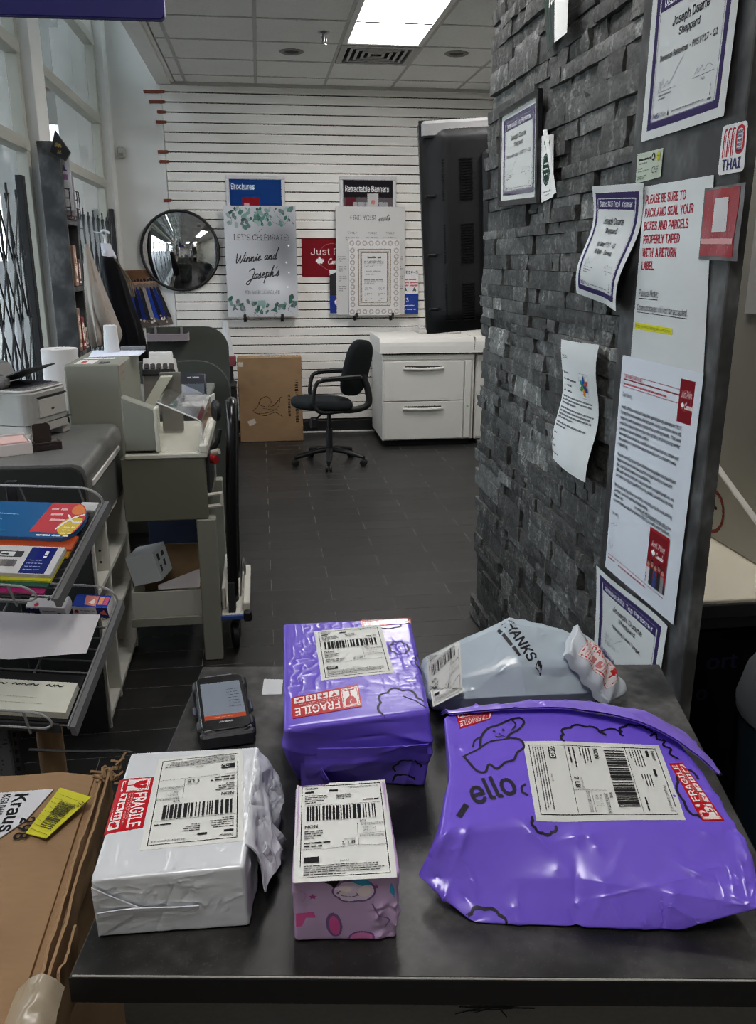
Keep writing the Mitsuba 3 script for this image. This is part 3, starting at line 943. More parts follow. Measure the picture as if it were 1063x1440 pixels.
# convex mirror
m = thing('convex_mirror', 'round convex security mirror with a thin black rim', 'mirror')
R, mx, mz = 0.345, -0.714, 1.732
part(m, 'mirror_dome', lathe([(0.0008, .115)] + [(R * t, .115 - .10 * t * t) for t in np.linspace(.04, 1, 24)], 64, (mx, YB - .02, mz), (0, -1, 0)), 'mirror', smooth=True)
part(m, 'rim', tube([(mx + (R + .004) * math.cos(a), YB - .034, mz + (R + .004) * math.sin(a)) for a in np.linspace(0, 2 * math.pi, 64, endpoint=False)], .013, 8, True), 'satin', (20, 20, 22), 60)
part(m, 'back_shell', lathe([(0.001, 0.0), (R, 0.0), (R, .014)], 48, (mx, YB - .02, mz), (0, -1, 0)), 'satin', (24, 24, 26))
m = thing('wall_sensor', 'small white sensor box on the wall beside the window', 'sensor')
part(m, 'housing', bx(-1.205, -1.14, YB - .05, YB, 2.52, 2.61, .008), 'satin', (172, 172, 166))
part(m, 'lens', bx(-1.19, -1.155, YB - .055, YB - .048, 2.535, 2.56, .003), 'satin', (140, 140, 136))
# photograph of people below the mirror
k = thing('people_photo', 'large photo print of people in blue outfits under the mirror', 'photo')
S = quadS((-1.165, YB - .012, 1.035), (-0.82, YB - .012, 1.075), (-0.985, YB - .02, 1.565), (-1.232, YB - .02, 1.56), .34, .52)
part(k, 'paper', sheet(S, .34, .52, 4, 4, .001), 'satin', (150, 132, 120))
p = Print(seed=3)
p.rect(0, 0, .34, .52, (120, 106, 98)).rect(0, .44, .34, .08, (110, 78, 56)).rect(0, 0, .34, .12, (98, 88, 84))
for i in range(9):
    x = .02 + i * .038
    c = ((34, 62, 150), (24, 28, 52), (30, 44, 110), (40, 42, 48), (150, 142, 140))[i % 5]
    p.poly(Polygon([(x - .022, .06 + .01 * (i % 3)), (x - .017, .34), (x, .37), (x + .017, .34), (x + .022, .06)]), c)
    p.poly(Point(x, .405 + .01 * (i % 2)).buffer(.019, 4), (176, 134, 112)).poly(Point(x, .419 + .01 * (i % 2)).buffer(.017, 4).intersection(sbox(-1, .416, 1, 1)), (40, 30, 28))
for i in range(26):
    x, y = prn.uniform(.01, .33), prn.uniform(.01, .1)
    p.poly(Point(x, y).buffer(prn.uniform(.006, .014), 2), prn.choice(((200, 190, 180), (60, 48, 46), (150, 120, 104), (226, 222, 218))))
p.lay(k, S, off=.0016)
solo('light_switch', bx(-1.015, -0.985, YB - .018, YB, 1.30, 1.40, .004), 'satin', (60, 60, 58), 'small dark switch plate under the mirror', 'switch')

# cardboard carton standing against the wall
k = thing('flat_carton', 'tall brown cardboard carton with a chair picture standing by the wall', 'cardboard box')
part(k, 'body', bx(-0.236, 0.356, 7.95, 8.14, 0, 0.79, .006), 'cardboard')
part(k, 'packing_tape', bx(-.03, .16, 7.948, 8.142, .788, .7915, .0008), 'gloss', (150, 118, 82))
part(k, 'label', bx(-.222, -.18, 7.9485, 7.951, .71, .75, 0), 'matte', (186, 176, 164))
part(k, 'label', rot(bx(-.158, -.088, 7.9485, 7.951, .165, .215, 0), [0, 1, 0], -25, (-.123, 7.95, .19)), 'matte', (196, 184, 172))
part(k, 'label', bx(.275, .32, 8.03, 8.07, .789, .7915, 0), 'matte', (210, 206, 200))
p = Print(seed=9)
d = (60, 42, 26)
q = smoothpath([(.17, .33), (.2, .40), (.26, .43), (.30, .38), (.27, .33), (.33, .35), (.38, .40), (.36, .33), (.30, .29), (.2, .27), (.13, .29), (.17, .33)], 5)
p.line(q, .005, d).line([(.21, .42), (.19, .36), (.25, .33)], .006, d, 4).line([(.32, .34), (.40, .43)], .006, d).line([(.15, .28), (.24, .25), (.33, .28), (.40, .24)], .006, d, 4).line([(.22, .32), (.36, .30)], .005, d)
p.text('COMMERCIAL', .475, .25, .026, (38, 26, 18), bold=True, rot=90, w=.21).text('www.officechairs.com', .53, .17, .024, (38, 26, 18), bold=True, rot=90, w=.37) if False else p
p.bars(.455, .24, .024, .21, (38, 26, 18), vert=True).bars(.525, .18, .028, .40, (38, 26, 18), vert=True)
p.lay(k, flatS((-.236, 7.95, 0), (1, 0, 0), (0, 0, 1)), off=.0006)
Print(seed=2).greek(.2, .05, .17, .04, (70, 50, 32)).lay(k, flatS((-.236, 7.95, .7905), (1, 0, 0), (0, 1, 0)), off=.0016)
k = thing('waste_bin', 'tall black bin beside the cardboard carton', 'bin')
part(k, 'body', bx(-.345, -.25, 7.7, 8.0, 0, .56, .02), 'satin', (18, 18, 19))
part(k, 'rim', bx(-.35, -.245, 7.695, 8.005, .55, .575, .006), 'satin', (30, 30, 32))
k = thing('leaflet_holder', 'white leaflet holder with a red foot next to the cardboard carton', 'leaflet holder')
S = quadS((-.36, 8.1, .79), (-.26, 8.1, .79), (-.31, 8.18, 1.10), (-.36, 8.18, 1.12), .1, .33, lambda u, v: .02 * np.sin(u * 3.14))
part(k, 'leaflet', sheet(S, .1, .33, 6, 4, .004), 'satin', (196, 198, 200))
part(k, 'foot', bx(-.37, -.25, 8.06, 8.2, .70, .79, .006), 'satin', (120, 60, 66))
part(k, 'stand', bx(-.34, -.28, 8.1, 8.18, 0, .70, .004), 'satin', (40, 40, 42))

# white filing cabinet and its worktop
k = thing('filing_cabinet', 'white two drawer lateral filing cabinet with rounded top rail', 'cabinet')
cy, cx0, cx1 = 7.555, 1.06, 1.905
part(k, 'body', bx(cx0, cx1, cy + .012, 8.29, .06, .842, .004), 'satin', (192, 190, 184))
part(k, 'plinth', bx(cx0 + .02, cx1 - .02, cy + .06, 8.27, 0, .06, .002), 'matte', (18, 18, 18))
part(k, 'rail', bx(cx0, cx1, cy, cy + .03, .79, .835, .008), 'satin', (198, 196, 190))
for z0, z1 in ((.425, .782), (.072, .418)):
    d = part(k, 'drawer', bx(cx0 + .012, cx0 + .745, cy - .012, cy + .014, z0, z1, .004), 'satin', (194, 192, 186))
    hx, hz = cx0 + .37, z1 - .065
    prof = smoothpath([(hx - .185, cy - .014, hz), (hx - .15, cy - .028, hz), (hx, cy - .034, hz - .004), (hx + .15, cy - .028, hz), (hx + .185, cy - .014, hz)], 6)
    part(d, 'handle', tube(prof, [.004] + [.014] * (len(prof) - 2) + [.004], 8), 'satin', (196, 194, 188), 50)
    part(d, 'recess', bx(hx - .17, hx + .17, cy - .0135, cy - .011, hz + .004, hz + .024, .0005), 'matte', (60, 58, 55))
part(k, 'side_stile', bx(cx0 + .757, cx1 - .03, cy - .012, cy + .014, .072, .782, .004), 'satin', (194, 192, 186))
part(k, 'indicator_light', lathe([(.0005, .004), (.008, .003), (.01, 0)], 12, (cx0 + .785, cy - .012, .37), (0, -1, 0)), 'gloss', (60, 190, 110))
k = thing('worktop', 'thick white worktop with rounded edge on the filing cabinet', 'worktop')
part(k, 'slab', extr(Polygon([(0, 0), (.70, 0), (.70, .135), (.05, .135), (.018, .122), (.004, .095), (0, .06)]), 1.3, (cx0 - .03, cy - .035, .855), (0, 1, 0), (0, 0, 1)), 'satin', (204, 202, 196))
part(k, 'shadow_gap', bx(cx0, cx0 + 1.25, cy - .01, 8.25, .843, .857, 0), 'matte', (50, 48, 46))
part(k, 'seam', bx(cx0 + .83, cx0 + .834, cy - .036, cy + .3, .88, .9905, 0), 'matte', (90, 88, 84))
k = thing('side_cabinet', 'narrow white cabinet to the right of the drawers', 'cabinet')
part(k, 'body', bx(1.925, 2.36, 7.6, 8.29, .05, .842, .005), 'satin', (192, 190, 184))
part(k, 'plinth', bx(1.95, 2.34, 7.64, 8.27, 0, .05, .002), 'matte', (20, 20, 20))
part(k, 'door', bx(1.935, 2.35, 7.588, 7.602, .07, .83, .004), 'satin', (196, 194, 188))
k = thing('document_tray', 'low pale plastic tray of papers on the white worktop', 'tray')
part(k, 'base', bx(1.46, 1.86, 7.95, 8.2, .992, 1.0, .002), 'satin', (178, 174, 168))
part(k, 'wall', join(bx(1.46, 1.86, 7.95, 7.956, 1.0, 1.03), bx(1.46, 1.466, 7.95, 8.2, 1.0, 1.05), bx(1.854, 1.86, 7.95, 8.2, 1.0, 1.05)), 'satin', (184, 181, 176))
part(k, 'paper_stack', bx(1.48, 1.84, 7.97, 8.18, 1.0, 1.02, .001), 'matte', (160, 154, 146))

# office chair, seen from its side
k = thing('office_chair', 'black fabric office chair with loop armrests and star base', 'chair')
cx, cyy = 0.53, 6.98
for i in range(5):
    a = math.radians(i * 72 - 96)
    e = np.array([math.cos(a), math.sin(a), 0])
    c = np.array([cx, cyy, 0])
    pts = [c + [0, 0, .125], c + e * .12 + [0, 0, .115], c + e * .30 + [0, 0, .075]]
    part(k, 'base_leg', tube(smoothpath(pts, 4), [.03] * 4 + [.026] * 4 + [.018], 8, flat=.8), 'satin', (22, 23, 24), 60)
    cs = c + e * .30
    w = part(k, 'caster', join(tube([cs + [0, 0, .078], cs + [0, 0, .045]], .012, 8)), 'satin', (16, 16, 17))
    t = np.array([-e[1], e[0], 0])
    for s in (-1, 1):
        part(w, 'wheel', lathe([(.001, -.01), (.02, -.01), (.028, -.006), (.028, .006), (.02, .01), (.001, .01)], 18, cs + t * .016 * s + [0, 0, .028], t), 'satin', (16, 16, 17), 40)
part(k, 'gas_lift', join(tube([(cx, cyy, .10), (cx, cyy, .30)], .027, 14), tube([(cx, cyy, .30), (cx, cyy, .45)], .016, 12)), 'satin', (26, 27, 28), 50)
part(k, 'tilt_mechanism', join(bx(cx - .09, cx + .09, cyy - .06, cyy + .06, .435, .47, .01), tube([(cx - .05, cyy - .06, .45), (cx - .12, cyy - .2, .42)], .008, 6), bx(cx - .17, cx - .11, cyy - .23, cyy - .17, .34, .43, .012)), 'satin', (20, 20, 22))


def pad(c, hx, hy, hz, n=20, pw=3.2, dish=0.0):
    """A cushion: superellipse plan, rounded edge."""
    def fn(u, v):
        a, b = u * 2 * np.pi, (v - .5) * np.pi
        ca, sa = np.sign(np.cos(a)) * np.abs(np.cos(a)) ** (2 / pw), np.sign(np.sin(a)) * np.abs(np.sin(a)) ** (2 / pw)
        rr = np.cos(b) ** .45
        z = np.sign(np.sin(b)) * np.abs(np.sin(b)) ** .8
        return np.c_[hx * ca * rr, hy * sa * rr, hz * z - dish * (v > .5) * (1 - rr ** 2 * .9) * 0]
    p, f = grid(fn, 2 * n, n)
    return p + np.asarray(c, float), f


part(k, 'seat', rot(pad((cx - .06, cyy, .515), .255, .24, .045), [0, 1, 0], 3, (cx, cyy, .5)), 'chair_fabric', smooth=True)
bk = pad((0, 0, 0), .235, .215, .038)
bk = rot(bk, [0, 1, 0], 90)
bk = rot(bk, [0, 0, 1], -34)
bk = rot(bk, [0, 1, 0], 14)
part(k, 'backrest', move(bk, (cx + .235, cyy, .80)), 'chair_fabric', smooth=True)
part(k, 'back_support', tube(smoothpath([(cx + .02, cyy, .455), (cx + .22, cyy, .455), (cx + .33, cyy, .50), (cx + .325, cyy, .62), (cx + .285, cyy, .74)], 5), .017, 8, flat=1.6), 'satin', (18, 18, 19), 60)
for s in (-1, 1):
    yy = cyy + s * .26
    arm = smoothpath([(cx + .10, cyy + s * .18, .475), (cx - .08, yy, .48), (cx - .14, yy, .56), (cx - .12, yy, .70), (cx - .06, yy, .735), (cx + .10, yy, .745), (cx + .25, yy - s * .03, .75)], 5)
    a = part(k, 'armrest', tube(arm, .016, 8), 'satin', (16, 16, 17), 60)
    part(a, 'arm_pad', tube(smoothpath([(cx - .07, yy, .745), (cx + .1, yy, .757), (cx + .24, yy - s * .03, .762)], 5), .02, 8, flat=.75), 'satin', (20, 20, 21), 60)

# big display hung beyond the stone wall: its black back faces the camera
k = thing('wall_display', 'large black flat screen display seen from its vented back', 'display')
DX0, DX1, DY, DZ0, DZ1 = 0.80, 1.36, 4.16, 1.305, 2.255


def display_back(u, v):
    x = DX0 + (DX1 - DX0) * u
    z = DZ0 + (DZ1 - DZ0) * v
    bulge = .055 * smooth01(np.minimum(u, 1 - u) / .22) * smooth01(np.minimum(v / .1, (1 - v) / .075))
    return np.c_[x, DY - bulge - .012, z]


def smooth01(t):
    t = np.clip(t, 0, 1)
    return t * t * (3 - 2 * t)


def tilt(m):
    return rot(m, [1, 0, 0], 5, (DX0, DY, 1.3))


def lean(m):
    """The display leans a little to its left at the top, as it hangs in the photograph."""
    return rot(tilt(m), [0, 1, 0], -4.2, (DX0, DY, DZ0))


lo, hi = grid(display_back, 40, 50), None
part(k, 'back_cover', lean(lo), 'satin', (17, 18, 20), True)
part(k, 'screen_frame', lean(extr(rrect(0, 0, DX1 - DX0, DZ1 - DZ0, .03), .03, (DX0, DY + .02, DZ0), (1, 0, 0), (0, 0, 1), .004)), 'gloss', (14, 14, 15))
part(k, 'top_edge', lean(bx(DX0 + .01, DX1 - .01, DY - .045, DY - .004, DZ1 - .075, DZ1 - .003, .012)), 'satin', (150, 150, 150))
for z in (2.0, 1.72, 1.45):
    for col in (.09, .17):
        for q in range(15):
            part(k, 'vent_slot', lean(bx(DX0 + col, DX0 + col + .06, DY - .0735 + (.012 if col < .1 else 0), DY - .05, z + .012 * (q - 7), z + .0048 + .012 * (q - 7), 0)), 'matte', (4, 4, 5))
for z in (2.18, 1.93, 1.67, 1.42):
    part(k, 'clip', lean(bx(DX0 + .012, DX0 + .055, DY - .05, DY - .02, z, z + .012, .002)), 'satin', (6, 6, 7))
part(k, 'mount_box', lean(bx(DX0 + .27, DX1 - .1, DY - .11, DY - .05, 1.42, 2.12, .02)), 'satin', (12, 13, 14))
part(k, 'wall_arm', join(tube([(1.25, DY - .05, 1.8), (1.25, 3.9, 1.8), (1.06, 3.72, 1.8)], .025, 8), bx(1.03, 1.1, 3.698, 3.72, 1.7, 1.9)), 'satin', (20, 20, 22))

# ================================================================== LEFT SIDE: WINDOW BAY
def gate(name, label, x, ya, yb, z1, ypost, pitch, lean_):
    # channels, then two layers of bars riveted where they cross
    """A folding steel lattice gate: post, upright channels, crossing bars, rivets."""
    g = thing(name, label, 'security gate', 'folding security gates at the windows')
    part(g, 'post', bx(x - .02, x + .02, ypost - .03, ypost + .03, 0.02, z1 + .06, .004), 'satin', (20, 22, 24))
    n = max(2, int(round((yb - ya) / pitch)))
    for i in range(n + 1):
        y = ya + i * (yb - ya) / n
        part(g, 'upright', bx(x - .005, x + .005, y - .006, y + .006, .08, z1 - .02 * (i % 2), .002), 'satin', (22, 26, 28))
    for t in range(3):
        za, zb = .1 + t * (z1 - .15) / 3, .1 + (t + 1) * (z1 - .15) / 3
        for i in range(n):
            y = ya + i * (yb - ya) / n
            for s, xx in ((1, x + .009), (-1, x - .009)):
                y0, y1 = (y, y + lean_) if s > 0 else (y + lean_, y)
                part(g, 'lattice_bar', tube([(xx, min(y0, yb), za), (xx, min(y1, yb), zb)], .0045, 4), 'satin', (18, 22, 24))
    rv = []
    for t in range(1, 6):
        for i in range(n + 1):
            y = ya + i * (yb - ya) / n
            rv.append(lathe([(.0005, .004), (.006, .002), (.007, 0)], 6, (x + .012, y, .1 + t * (z1 - .15) / 6), (1, 0, 0)))
    k = part(g, 'rivets', join(*rv), 'metal', (120, 122, 124))
    labels[k] = {'kind': 'stuff'}
    return g


gate('folding_gate', 'black lattice security gate at the near window left of the white pier', -1.265, 3.75, 5.0, 2.03, 5.12, .18, .36)
gate('folding_gate', 'black lattice security gate at the far window behind the garments', -1.265, 6.40, 8.0, 2.02, 8.10, .2, .2)

t = thing('display_tower', 'tall dark grey shelf tower of small goods beside the white pier', 'shelf tower')
TX0, TX1, TY0, TY1 = -1.235, -1.11, 5.12, 5.50
TY0, TY1 = 5.45, 5.80
part(t, 'side_panel', bx(TX0, TX1, TY0, TY0 + .03, 0, 2.305, .003), 'panel_laminate')
part(t, 'side_panel', bx(TX0, TX1 - .01, TY1, TY1 + .03, 0, 2.0, .003), 'panel_laminate')
part(t, 'back_panel', bx(TX0, TX0 + .012, TY0 + .03, TY1, 0, 2.2, .001), 'panel_laminate')
for z in (.3, .7, 1.105, 1.495, 1.885):
    part(t, 'shelf', bx(TX0 + .012, TX1 - .004, TY0 + .03, TY1, z - .03, z, .002), 'panel_laminate')
# goods in the tower
k = thing('hanging_box', 'black pointed gift box with gold writing on top of the shelf tower', 'gift box')
part(k, 'box', extr(Polygon([(-1.118, 2.357), (-1.155, 2.243), (-1.079, 2.196), (-1.047, 2.243)]), .035, (0, 5.445, 0), (1, 0, 0), (0, 0, 1), .003), 'satin', (18, 17, 17))
p = Print(seed=3)
hand(p, 'an', -.022, -.02, .022, .004, (150, 126, 70), .2, -.3)
hand(p, 'se', -.012, -.055, .018, .003, (150, 126, 70), .2, -.3)
p.lay(k, flatS((-1.105, 5.4095, 2.29), (1, 0, 0), (0, 0, 1)))
part(k, 'strap', tube([(-1.098, 5.43, 2.22), (-1.098, 5.46, 2.30), (-1.11, 5.465, 2.312)], .005, 6), 'satin', (40, 38, 38))
k = thing('card_rack', 'white card rack with a wire basket on the top shelf of the tower', 'card rack')
part(k, 'card', bx(-1.15, -1.068, 5.485, 5.490, 1.93, 2.22, .001), 'satin', (196, 194, 196))
part(k, 'card', bx(-1.14, -1.06, 5.50, 5.506, 1.90, 2.12, .001), 'satin', (170, 164, 170))
part(k, 'basket_wire', join(*[tube([(-1.2, 5.485, z), (-1.085, 5.485, z), (-1.085, 5.75, z)], .003, 5) for z in (1.90, 1.95, 2.0, 2.05)] + [tube([(x, 5.485, 1.887), (x, 5.485, 2.05)], .003, 5) for x in (-1.19, -1.155, -1.12, -1.087)] + [tube([(-1.085, y, 1.887), (-1.085, y, 2.05)], .003, 5) for y in (5.55, 5.62, 5.69, 5.75)]), 'satin', (38, 36, 36))
part(k, 'card_stack', bx(-1.19, -1.1, 5.53, 5.72, 1.887, 2.03, .002), 'satin', (176, 150, 146))
Print(seed=4).rect(.03, .16, .012, .03, (80, 60, 110)).rect(.048, .16, .008, .03, (80, 60, 110)).rect(.048, .16, .02, .006, (80, 60, 110)).rect(.02, .11, .05, .03, (150, 110, 150)).lay(k, flatS((-1.155, 5.485, 1.99), (1, 0, 0), (0, 0, 1)))
for i, (z, y, hh, c, c2, lab) in enumerate(((1.497, 5.62, .24, (150, 120, 104), (226, 200, 184), 'tall pinkish pack on the middle shelf of the tower'), (1.497, 5.72, .16, (92, 60, 54), (200, 190, 184), 'short brown pack on the middle shelf of the tower'),
                                             (1.107, 5.55, .26, (120, 96, 84), (206, 186, 170), 'tall tan pack with an oval picture on the low shelf of the tower'), (1.107, 5.66, .2, (120, 46, 44), (226, 214, 204), 'red and cream pack on the low shelf of the tower'), (1.107, 5.74, .13, (176, 168, 158), (90, 70, 60), 'small pale pack on the low shelf of the tower'))):
    k = thing('gift_pack', lab, 'package', 'gift packs in the shelf tower')
    part(k, 'carton', bx(-1.205, -1.115, y - .04, y + .04, z, z + hh, .003), 'satin', c)
    p = Print(seed=i).poly(affinity.scale(Point(.04, hh * .55).buffer(1, 6), .028, hh * .3), c2).rect(.01, hh * .1, .06, hh * .08, c2)
    p.poly(affinity.scale(Point(.04, hh * .6).buffer(1, 6), .013, hh * .11), (110, 76, 60))
    p.lay(k, flatS((-1.115, y - .04, z), (0, 1, 0), (0, 0, 1)))


def drape(path, wid, dep, seed, folds=5, amp=.16, n=40, m=34):
    """Hanging cloth: closed rings along the path, wid and dep the half sizes, with folds running down."""
    path, wid, dep = smoothpath(path, 8), None, None
    return path


def garment(rings, seed, folds=6, amp=.12, m=48):
    """Loft of elliptical rings (centre, half x, half y), folds deepening towards the hem, tilted like hung cloth."""
    q = np.random.default_rng(seed)
    r = np.array([list(c) + [a, b] for c, a, b in rings], float)
    r = smoothpath(r, 7)
    ph = q.uniform(0, 6.28, 4)
    g = np.arange(m) * 2 * np.pi / m
    vs = []
    for i, (x, y, z, a, b) in enumerate(r):
        t = i / (len(r) - 1)
        f = 1 + amp * t * (np.sin(folds * g + ph[0] + 1.5 * t) + .6 * np.sin((folds + 3) * g + ph[1] - 2 * t) + .35 * np.sin(2 * folds * g + ph[2]))
        vs.append(np.c_[x + a * f * np.cos(g), y + b * f * np.sin(g), z + .012 * t * np.sin(3 * g + ph[3])])
    v = np.vstack(vs)
    n = len(r)
    i, j = np.meshgrid(np.arange(n - 1), np.arange(m), indexing='ij')
    a, b = (i * m + j).ravel(), (i * m + (j + 1) % m).ravel()
    f = np.vstack([np.c_[a, b, b + m], np.c_[a, b + m, a + m]])
    v = np.vstack([v, v[:m].mean(0), v[-m:].mean(0)])
    j = np.arange(m)
    f = np.vstack([f, np.c_[np.full(m, n * m), (j + 1) % m, j], np.c_[np.full(m, n * m + 1), (n - 1) * m + j, (n - 1) * m + (j + 1) % m]])
    return v, f


k = thing('grey_coat', 'crumpled pale grey coat hanging between the shelf tower and the black garment', 'coat')
part(k, 'cloth', garment([((-1.19, 6.42, 1.76), .012, .02), ((-1.185, 6.42, 1.66), .03, .06), ((-1.16, 6.42, 1.45), .06, .14), ((-1.135, 6.42, 1.28), .08, .19), ((-1.115, 6.42, 1.14), .09, .22), ((-1.12, 6.42, 1.06), .07, .17)], 4, 7, .22), 'cloth', (150, 142, 134), True)
part(k, 'sleeve', tube(smoothpath([(-1.15, 6.32, 1.5), (-1.1, 6.25, 1.3), (-1.09, 6.27, 1.15), (-1.12, 6.32, 1.10)], 5), [.02, .03, .036, .04, .044, .046, .048, .05, .05, .05, .05, .048, .046, .045, .04, .03], 12), 'cloth', (142, 134, 126), True)
part(k, 'hook', tube([(-1.2, 6.42, 1.74), (-1.2, 6.42, 1.83), (-1.2, 6.40, 1.86), (-1.258, 6.40, 1.865)], .004, 5), 'metal', (120, 120, 120))
k = thing('black_garment', 'long black garment on a white hanger at the far window gate', 'garment')
part(k, 'cloth', garment([((-1.165, 7.12, 1.70), .02, .04), ((-1.16, 7.12, 1.66), .055, .16), ((-1.14, 7.12, 1.56), .075, .19), ((-1.11, 7.12, 1.35), .09, .2), ((-1.075, 7.12, 1.15), .11, .22), ((-1.06, 7.12, 0.95), .12, .23), ((-1.06, 7.12, .7), .12, .23), ((-1.06, 7.12, .62), .1, .2)], 9, 6, .13), 'cloth', (12, 12, 15), True)
part(k, 'collar', garment([((-1.175, 7.1, 1.775), .035, .05), ((-1.165, 7.1, 1.73), .042, .07), ((-1.15, 7.08, 1.68), .05, .085), ((-1.14, 7.07, 1.66), .03, .05)], 3, 4, .05, 24), 'cloth', (196, 196, 206), True)
part(k, 'hanger', join(tube(smoothpath([(-1.18, 7.12, 1.76), (-1.18, 7.12, 1.82), (-1.2, 7.1, 1.85), (-1.17, 7.06, 1.87), (-1.13, 7.06, 1.85)], 5), .009, 6), tube([(-1.195, 7.1, 1.852), (-1.255, 7.1, 1.862)], .005, 6), tube([(-1.17, 6.96, 1.69), (-1.175, 7.12, 1.755), (-1.17, 7.28, 1.69)], .008, 6)), 'gloss', (210, 212, 218))
part(k, 'lanyard', join(*[tube(smoothpath([(-1.10, 7.05 - .02 * i, 1.66), (-1.02 + .015 * i, 6.98, 1.5), (-.985 + .01 * i, 6.95, 1.38)], 5), .006, 5) for i in range(3)]), 'satin', (84, 72, 56))

# ================================================================== LEFT SIDE: MACHINES AND DESKS
for i, (y, z1, xr, lab) in enumerate(((5.22, 1.072, -.205, 'grey rounded desk divider nearer to the camera'), (7.0, 1.145, -.268, 'grey rounded desk divider behind the nearer one, with a clear tray'))):
    k = thing('desk_divider', lab, 'divider', 'grey desk dividers')
    xl_ = -1.15 if i == 0 else -.905
    prof = unary_union([sbox(xl_, .0, xr, z1 - .18), sbox(xl_, .5, xr - .18, z1), Point(xr - .18, z1 - .18).buffer(.18, quad_segs=10)])
    part(k, 'panel', extr(prof, .03, (0, y + .03, 0), (1, 0, 0), (0, 0, 1), .003), 'matte', (66, 69, 64))
    part(k, 'foot', bx(xr - .06, xr + .004, y - .06, y + .1, 0, .025, .005), 'satin', (74, 76, 72))
k = thing('clear_tray', 'shallow clear plastic tray hooked on the far desk divider', 'tray')
part(k, 'tray', join(bx(-.88, -.575, 6.84, 6.995, 1.045, 1.05), bx(-.885, -.57, 6.835, 6.842, 1.045, 1.105), bx(-.885, -.878, 6.84, 6.995, 1.045, 1.105), bx(-.577, -.57, 6.84, 6.995, 1.045, 1.105)), 'gloss', (150, 142, 148))
part(k, 'hook', join(bx(-.84, -.82, 6.99, 7.05, 1.143, 1.15), bx(-.84, -.82, 6.988, 6.997, 1.05, 1.15), bx(-.64, -.62, 6.99, 7.05, 1.143, 1.15), bx(-.64, -.62, 6.988, 6.997, 1.05, 1.15)), 'satin', (120, 116, 120))
part(k, 'contents', join(bx(-.83, -.76, 6.86, 6.94, 1.05, 1.085, .01), bx(-.7, -.62, 6.86, 6.95, 1.05, 1.075, .01)), 'satin', (140, 96, 96))
k = thing('work_table', 'grey work table under the label printer and card terminal', 'table')
part(k, 'top', bx(-1.2, -.29, 4.23, 5.15, .92, .95, .004), 'matte', (100, 102, 98))
for x in (-1.16, -.33):
    for y in (4.27, 5.11):
        part(k, 'leg', bx(x - .02, x + .02, y - .02, y + .02, 0, .92, .003), 'satin', (60, 60, 60))
k = thing('paper_roll', 'fat roll of white paper standing behind the fax machine', 'paper roll')
part(k, 'roll', lathe([(.02, .95), (.083, .95), (.085, .955), (.085, 1.236), (.083, 1.241), (.02, 1.241), (.02, .95)], 36, (-.975, 4.32, 0)), 'matte', (206, 202, 200), 40)
k = thing('label_printer', 'white label printer with a row of black buttons behind the paper cutter', 'label printer')
part(k, 'body', extr(Polygon([(0, 0), (.20, 0), (.20, .13), (.12, .22), (.04, .235), (0, .2)]), .15, (-.585, 4.30, .95), (0, 1, 0), (0, 0, 1)), 'satin', (204, 202, 198))
part(k, 'front', bx(-.587, -.433, 4.285, 4.302, .95, 1.115, .003), 'satin', (108, 104, 98))
part(k, 'strip', rot(bx(-.59, -.43, 4.275, 4.30, 1.105, 1.135, .004), [1, 0, 0], -20, (-.51, 4.29, 1.12)), 'satin', (18, 18, 20))
for q in range(5):
    part(k, 'key', rot(bx(-.578 + q * .03, -.556 + q * .03, 4.285, 4.31, 1.140, 1.166, .003), [1, 0, 0], -20, (-.51, 4.29, 1.12)), 'satin', (74, 72, 72))
part(k, 'roll_cover', tube([(-.56, 4.40, 1.17), (-.45, 4.40, 1.17)], .042, 16), 'satin', (206, 205, 202), 50)
k = thing('card_terminal', 'dark blue card terminal with a small lit screen behind the paper cutter', 'card terminal')
body = rot(bx(-.428, -.295, 4.42, 4.455, .96, 1.10, .008), [1, 0, 0], -32, (-.39, 4.44, .96))
part(k, 'body', body, 'satin', (36, 42, 56), 40)
Sx = lambda xy, off=0.0: rot((np.c_[-.45 + xy[:, 0], np.full(len(xy), 4.42) - np.reshape(off, -1), .96 + xy[:, 1]], None), [1, 0, 0], -32, (-.39, 4.44, .96))[0]
Print(seed=3).rect(.03, .03, .115, .05, (96, 106, 118)).rect(.06, .04, .02, .015, (70, 100, 220)).rect(.022, .05, .03, .02, (130, 140, 150)).greek(.06, .112, .06, .012, (200, 206, 212)).lay(k, Sx)
part(k, 'stand', bx(-.415, -.32, 4.42, 4.54, .95, .985, .004), 'satin', (30, 34, 44))
k = thing('paper_tray', 'white plastic paper tray next to the card terminal', 'tray')
part(k, 'tray', rot(join(bx(-.47, -.32, 4.24, 4.40, .952, .96), bx(-.47, -.32, 4.39, 4.40, .955, .99), bx(-.325, -.315, 4.24, 4.40, .955, 1.0)), [0, 0, 1], -10, (-.4, 4.3, 0)), 'satin', (206, 206, 202))
scene[k + '__tray']['to_world'] = T().translate([.05, -.0, 0])

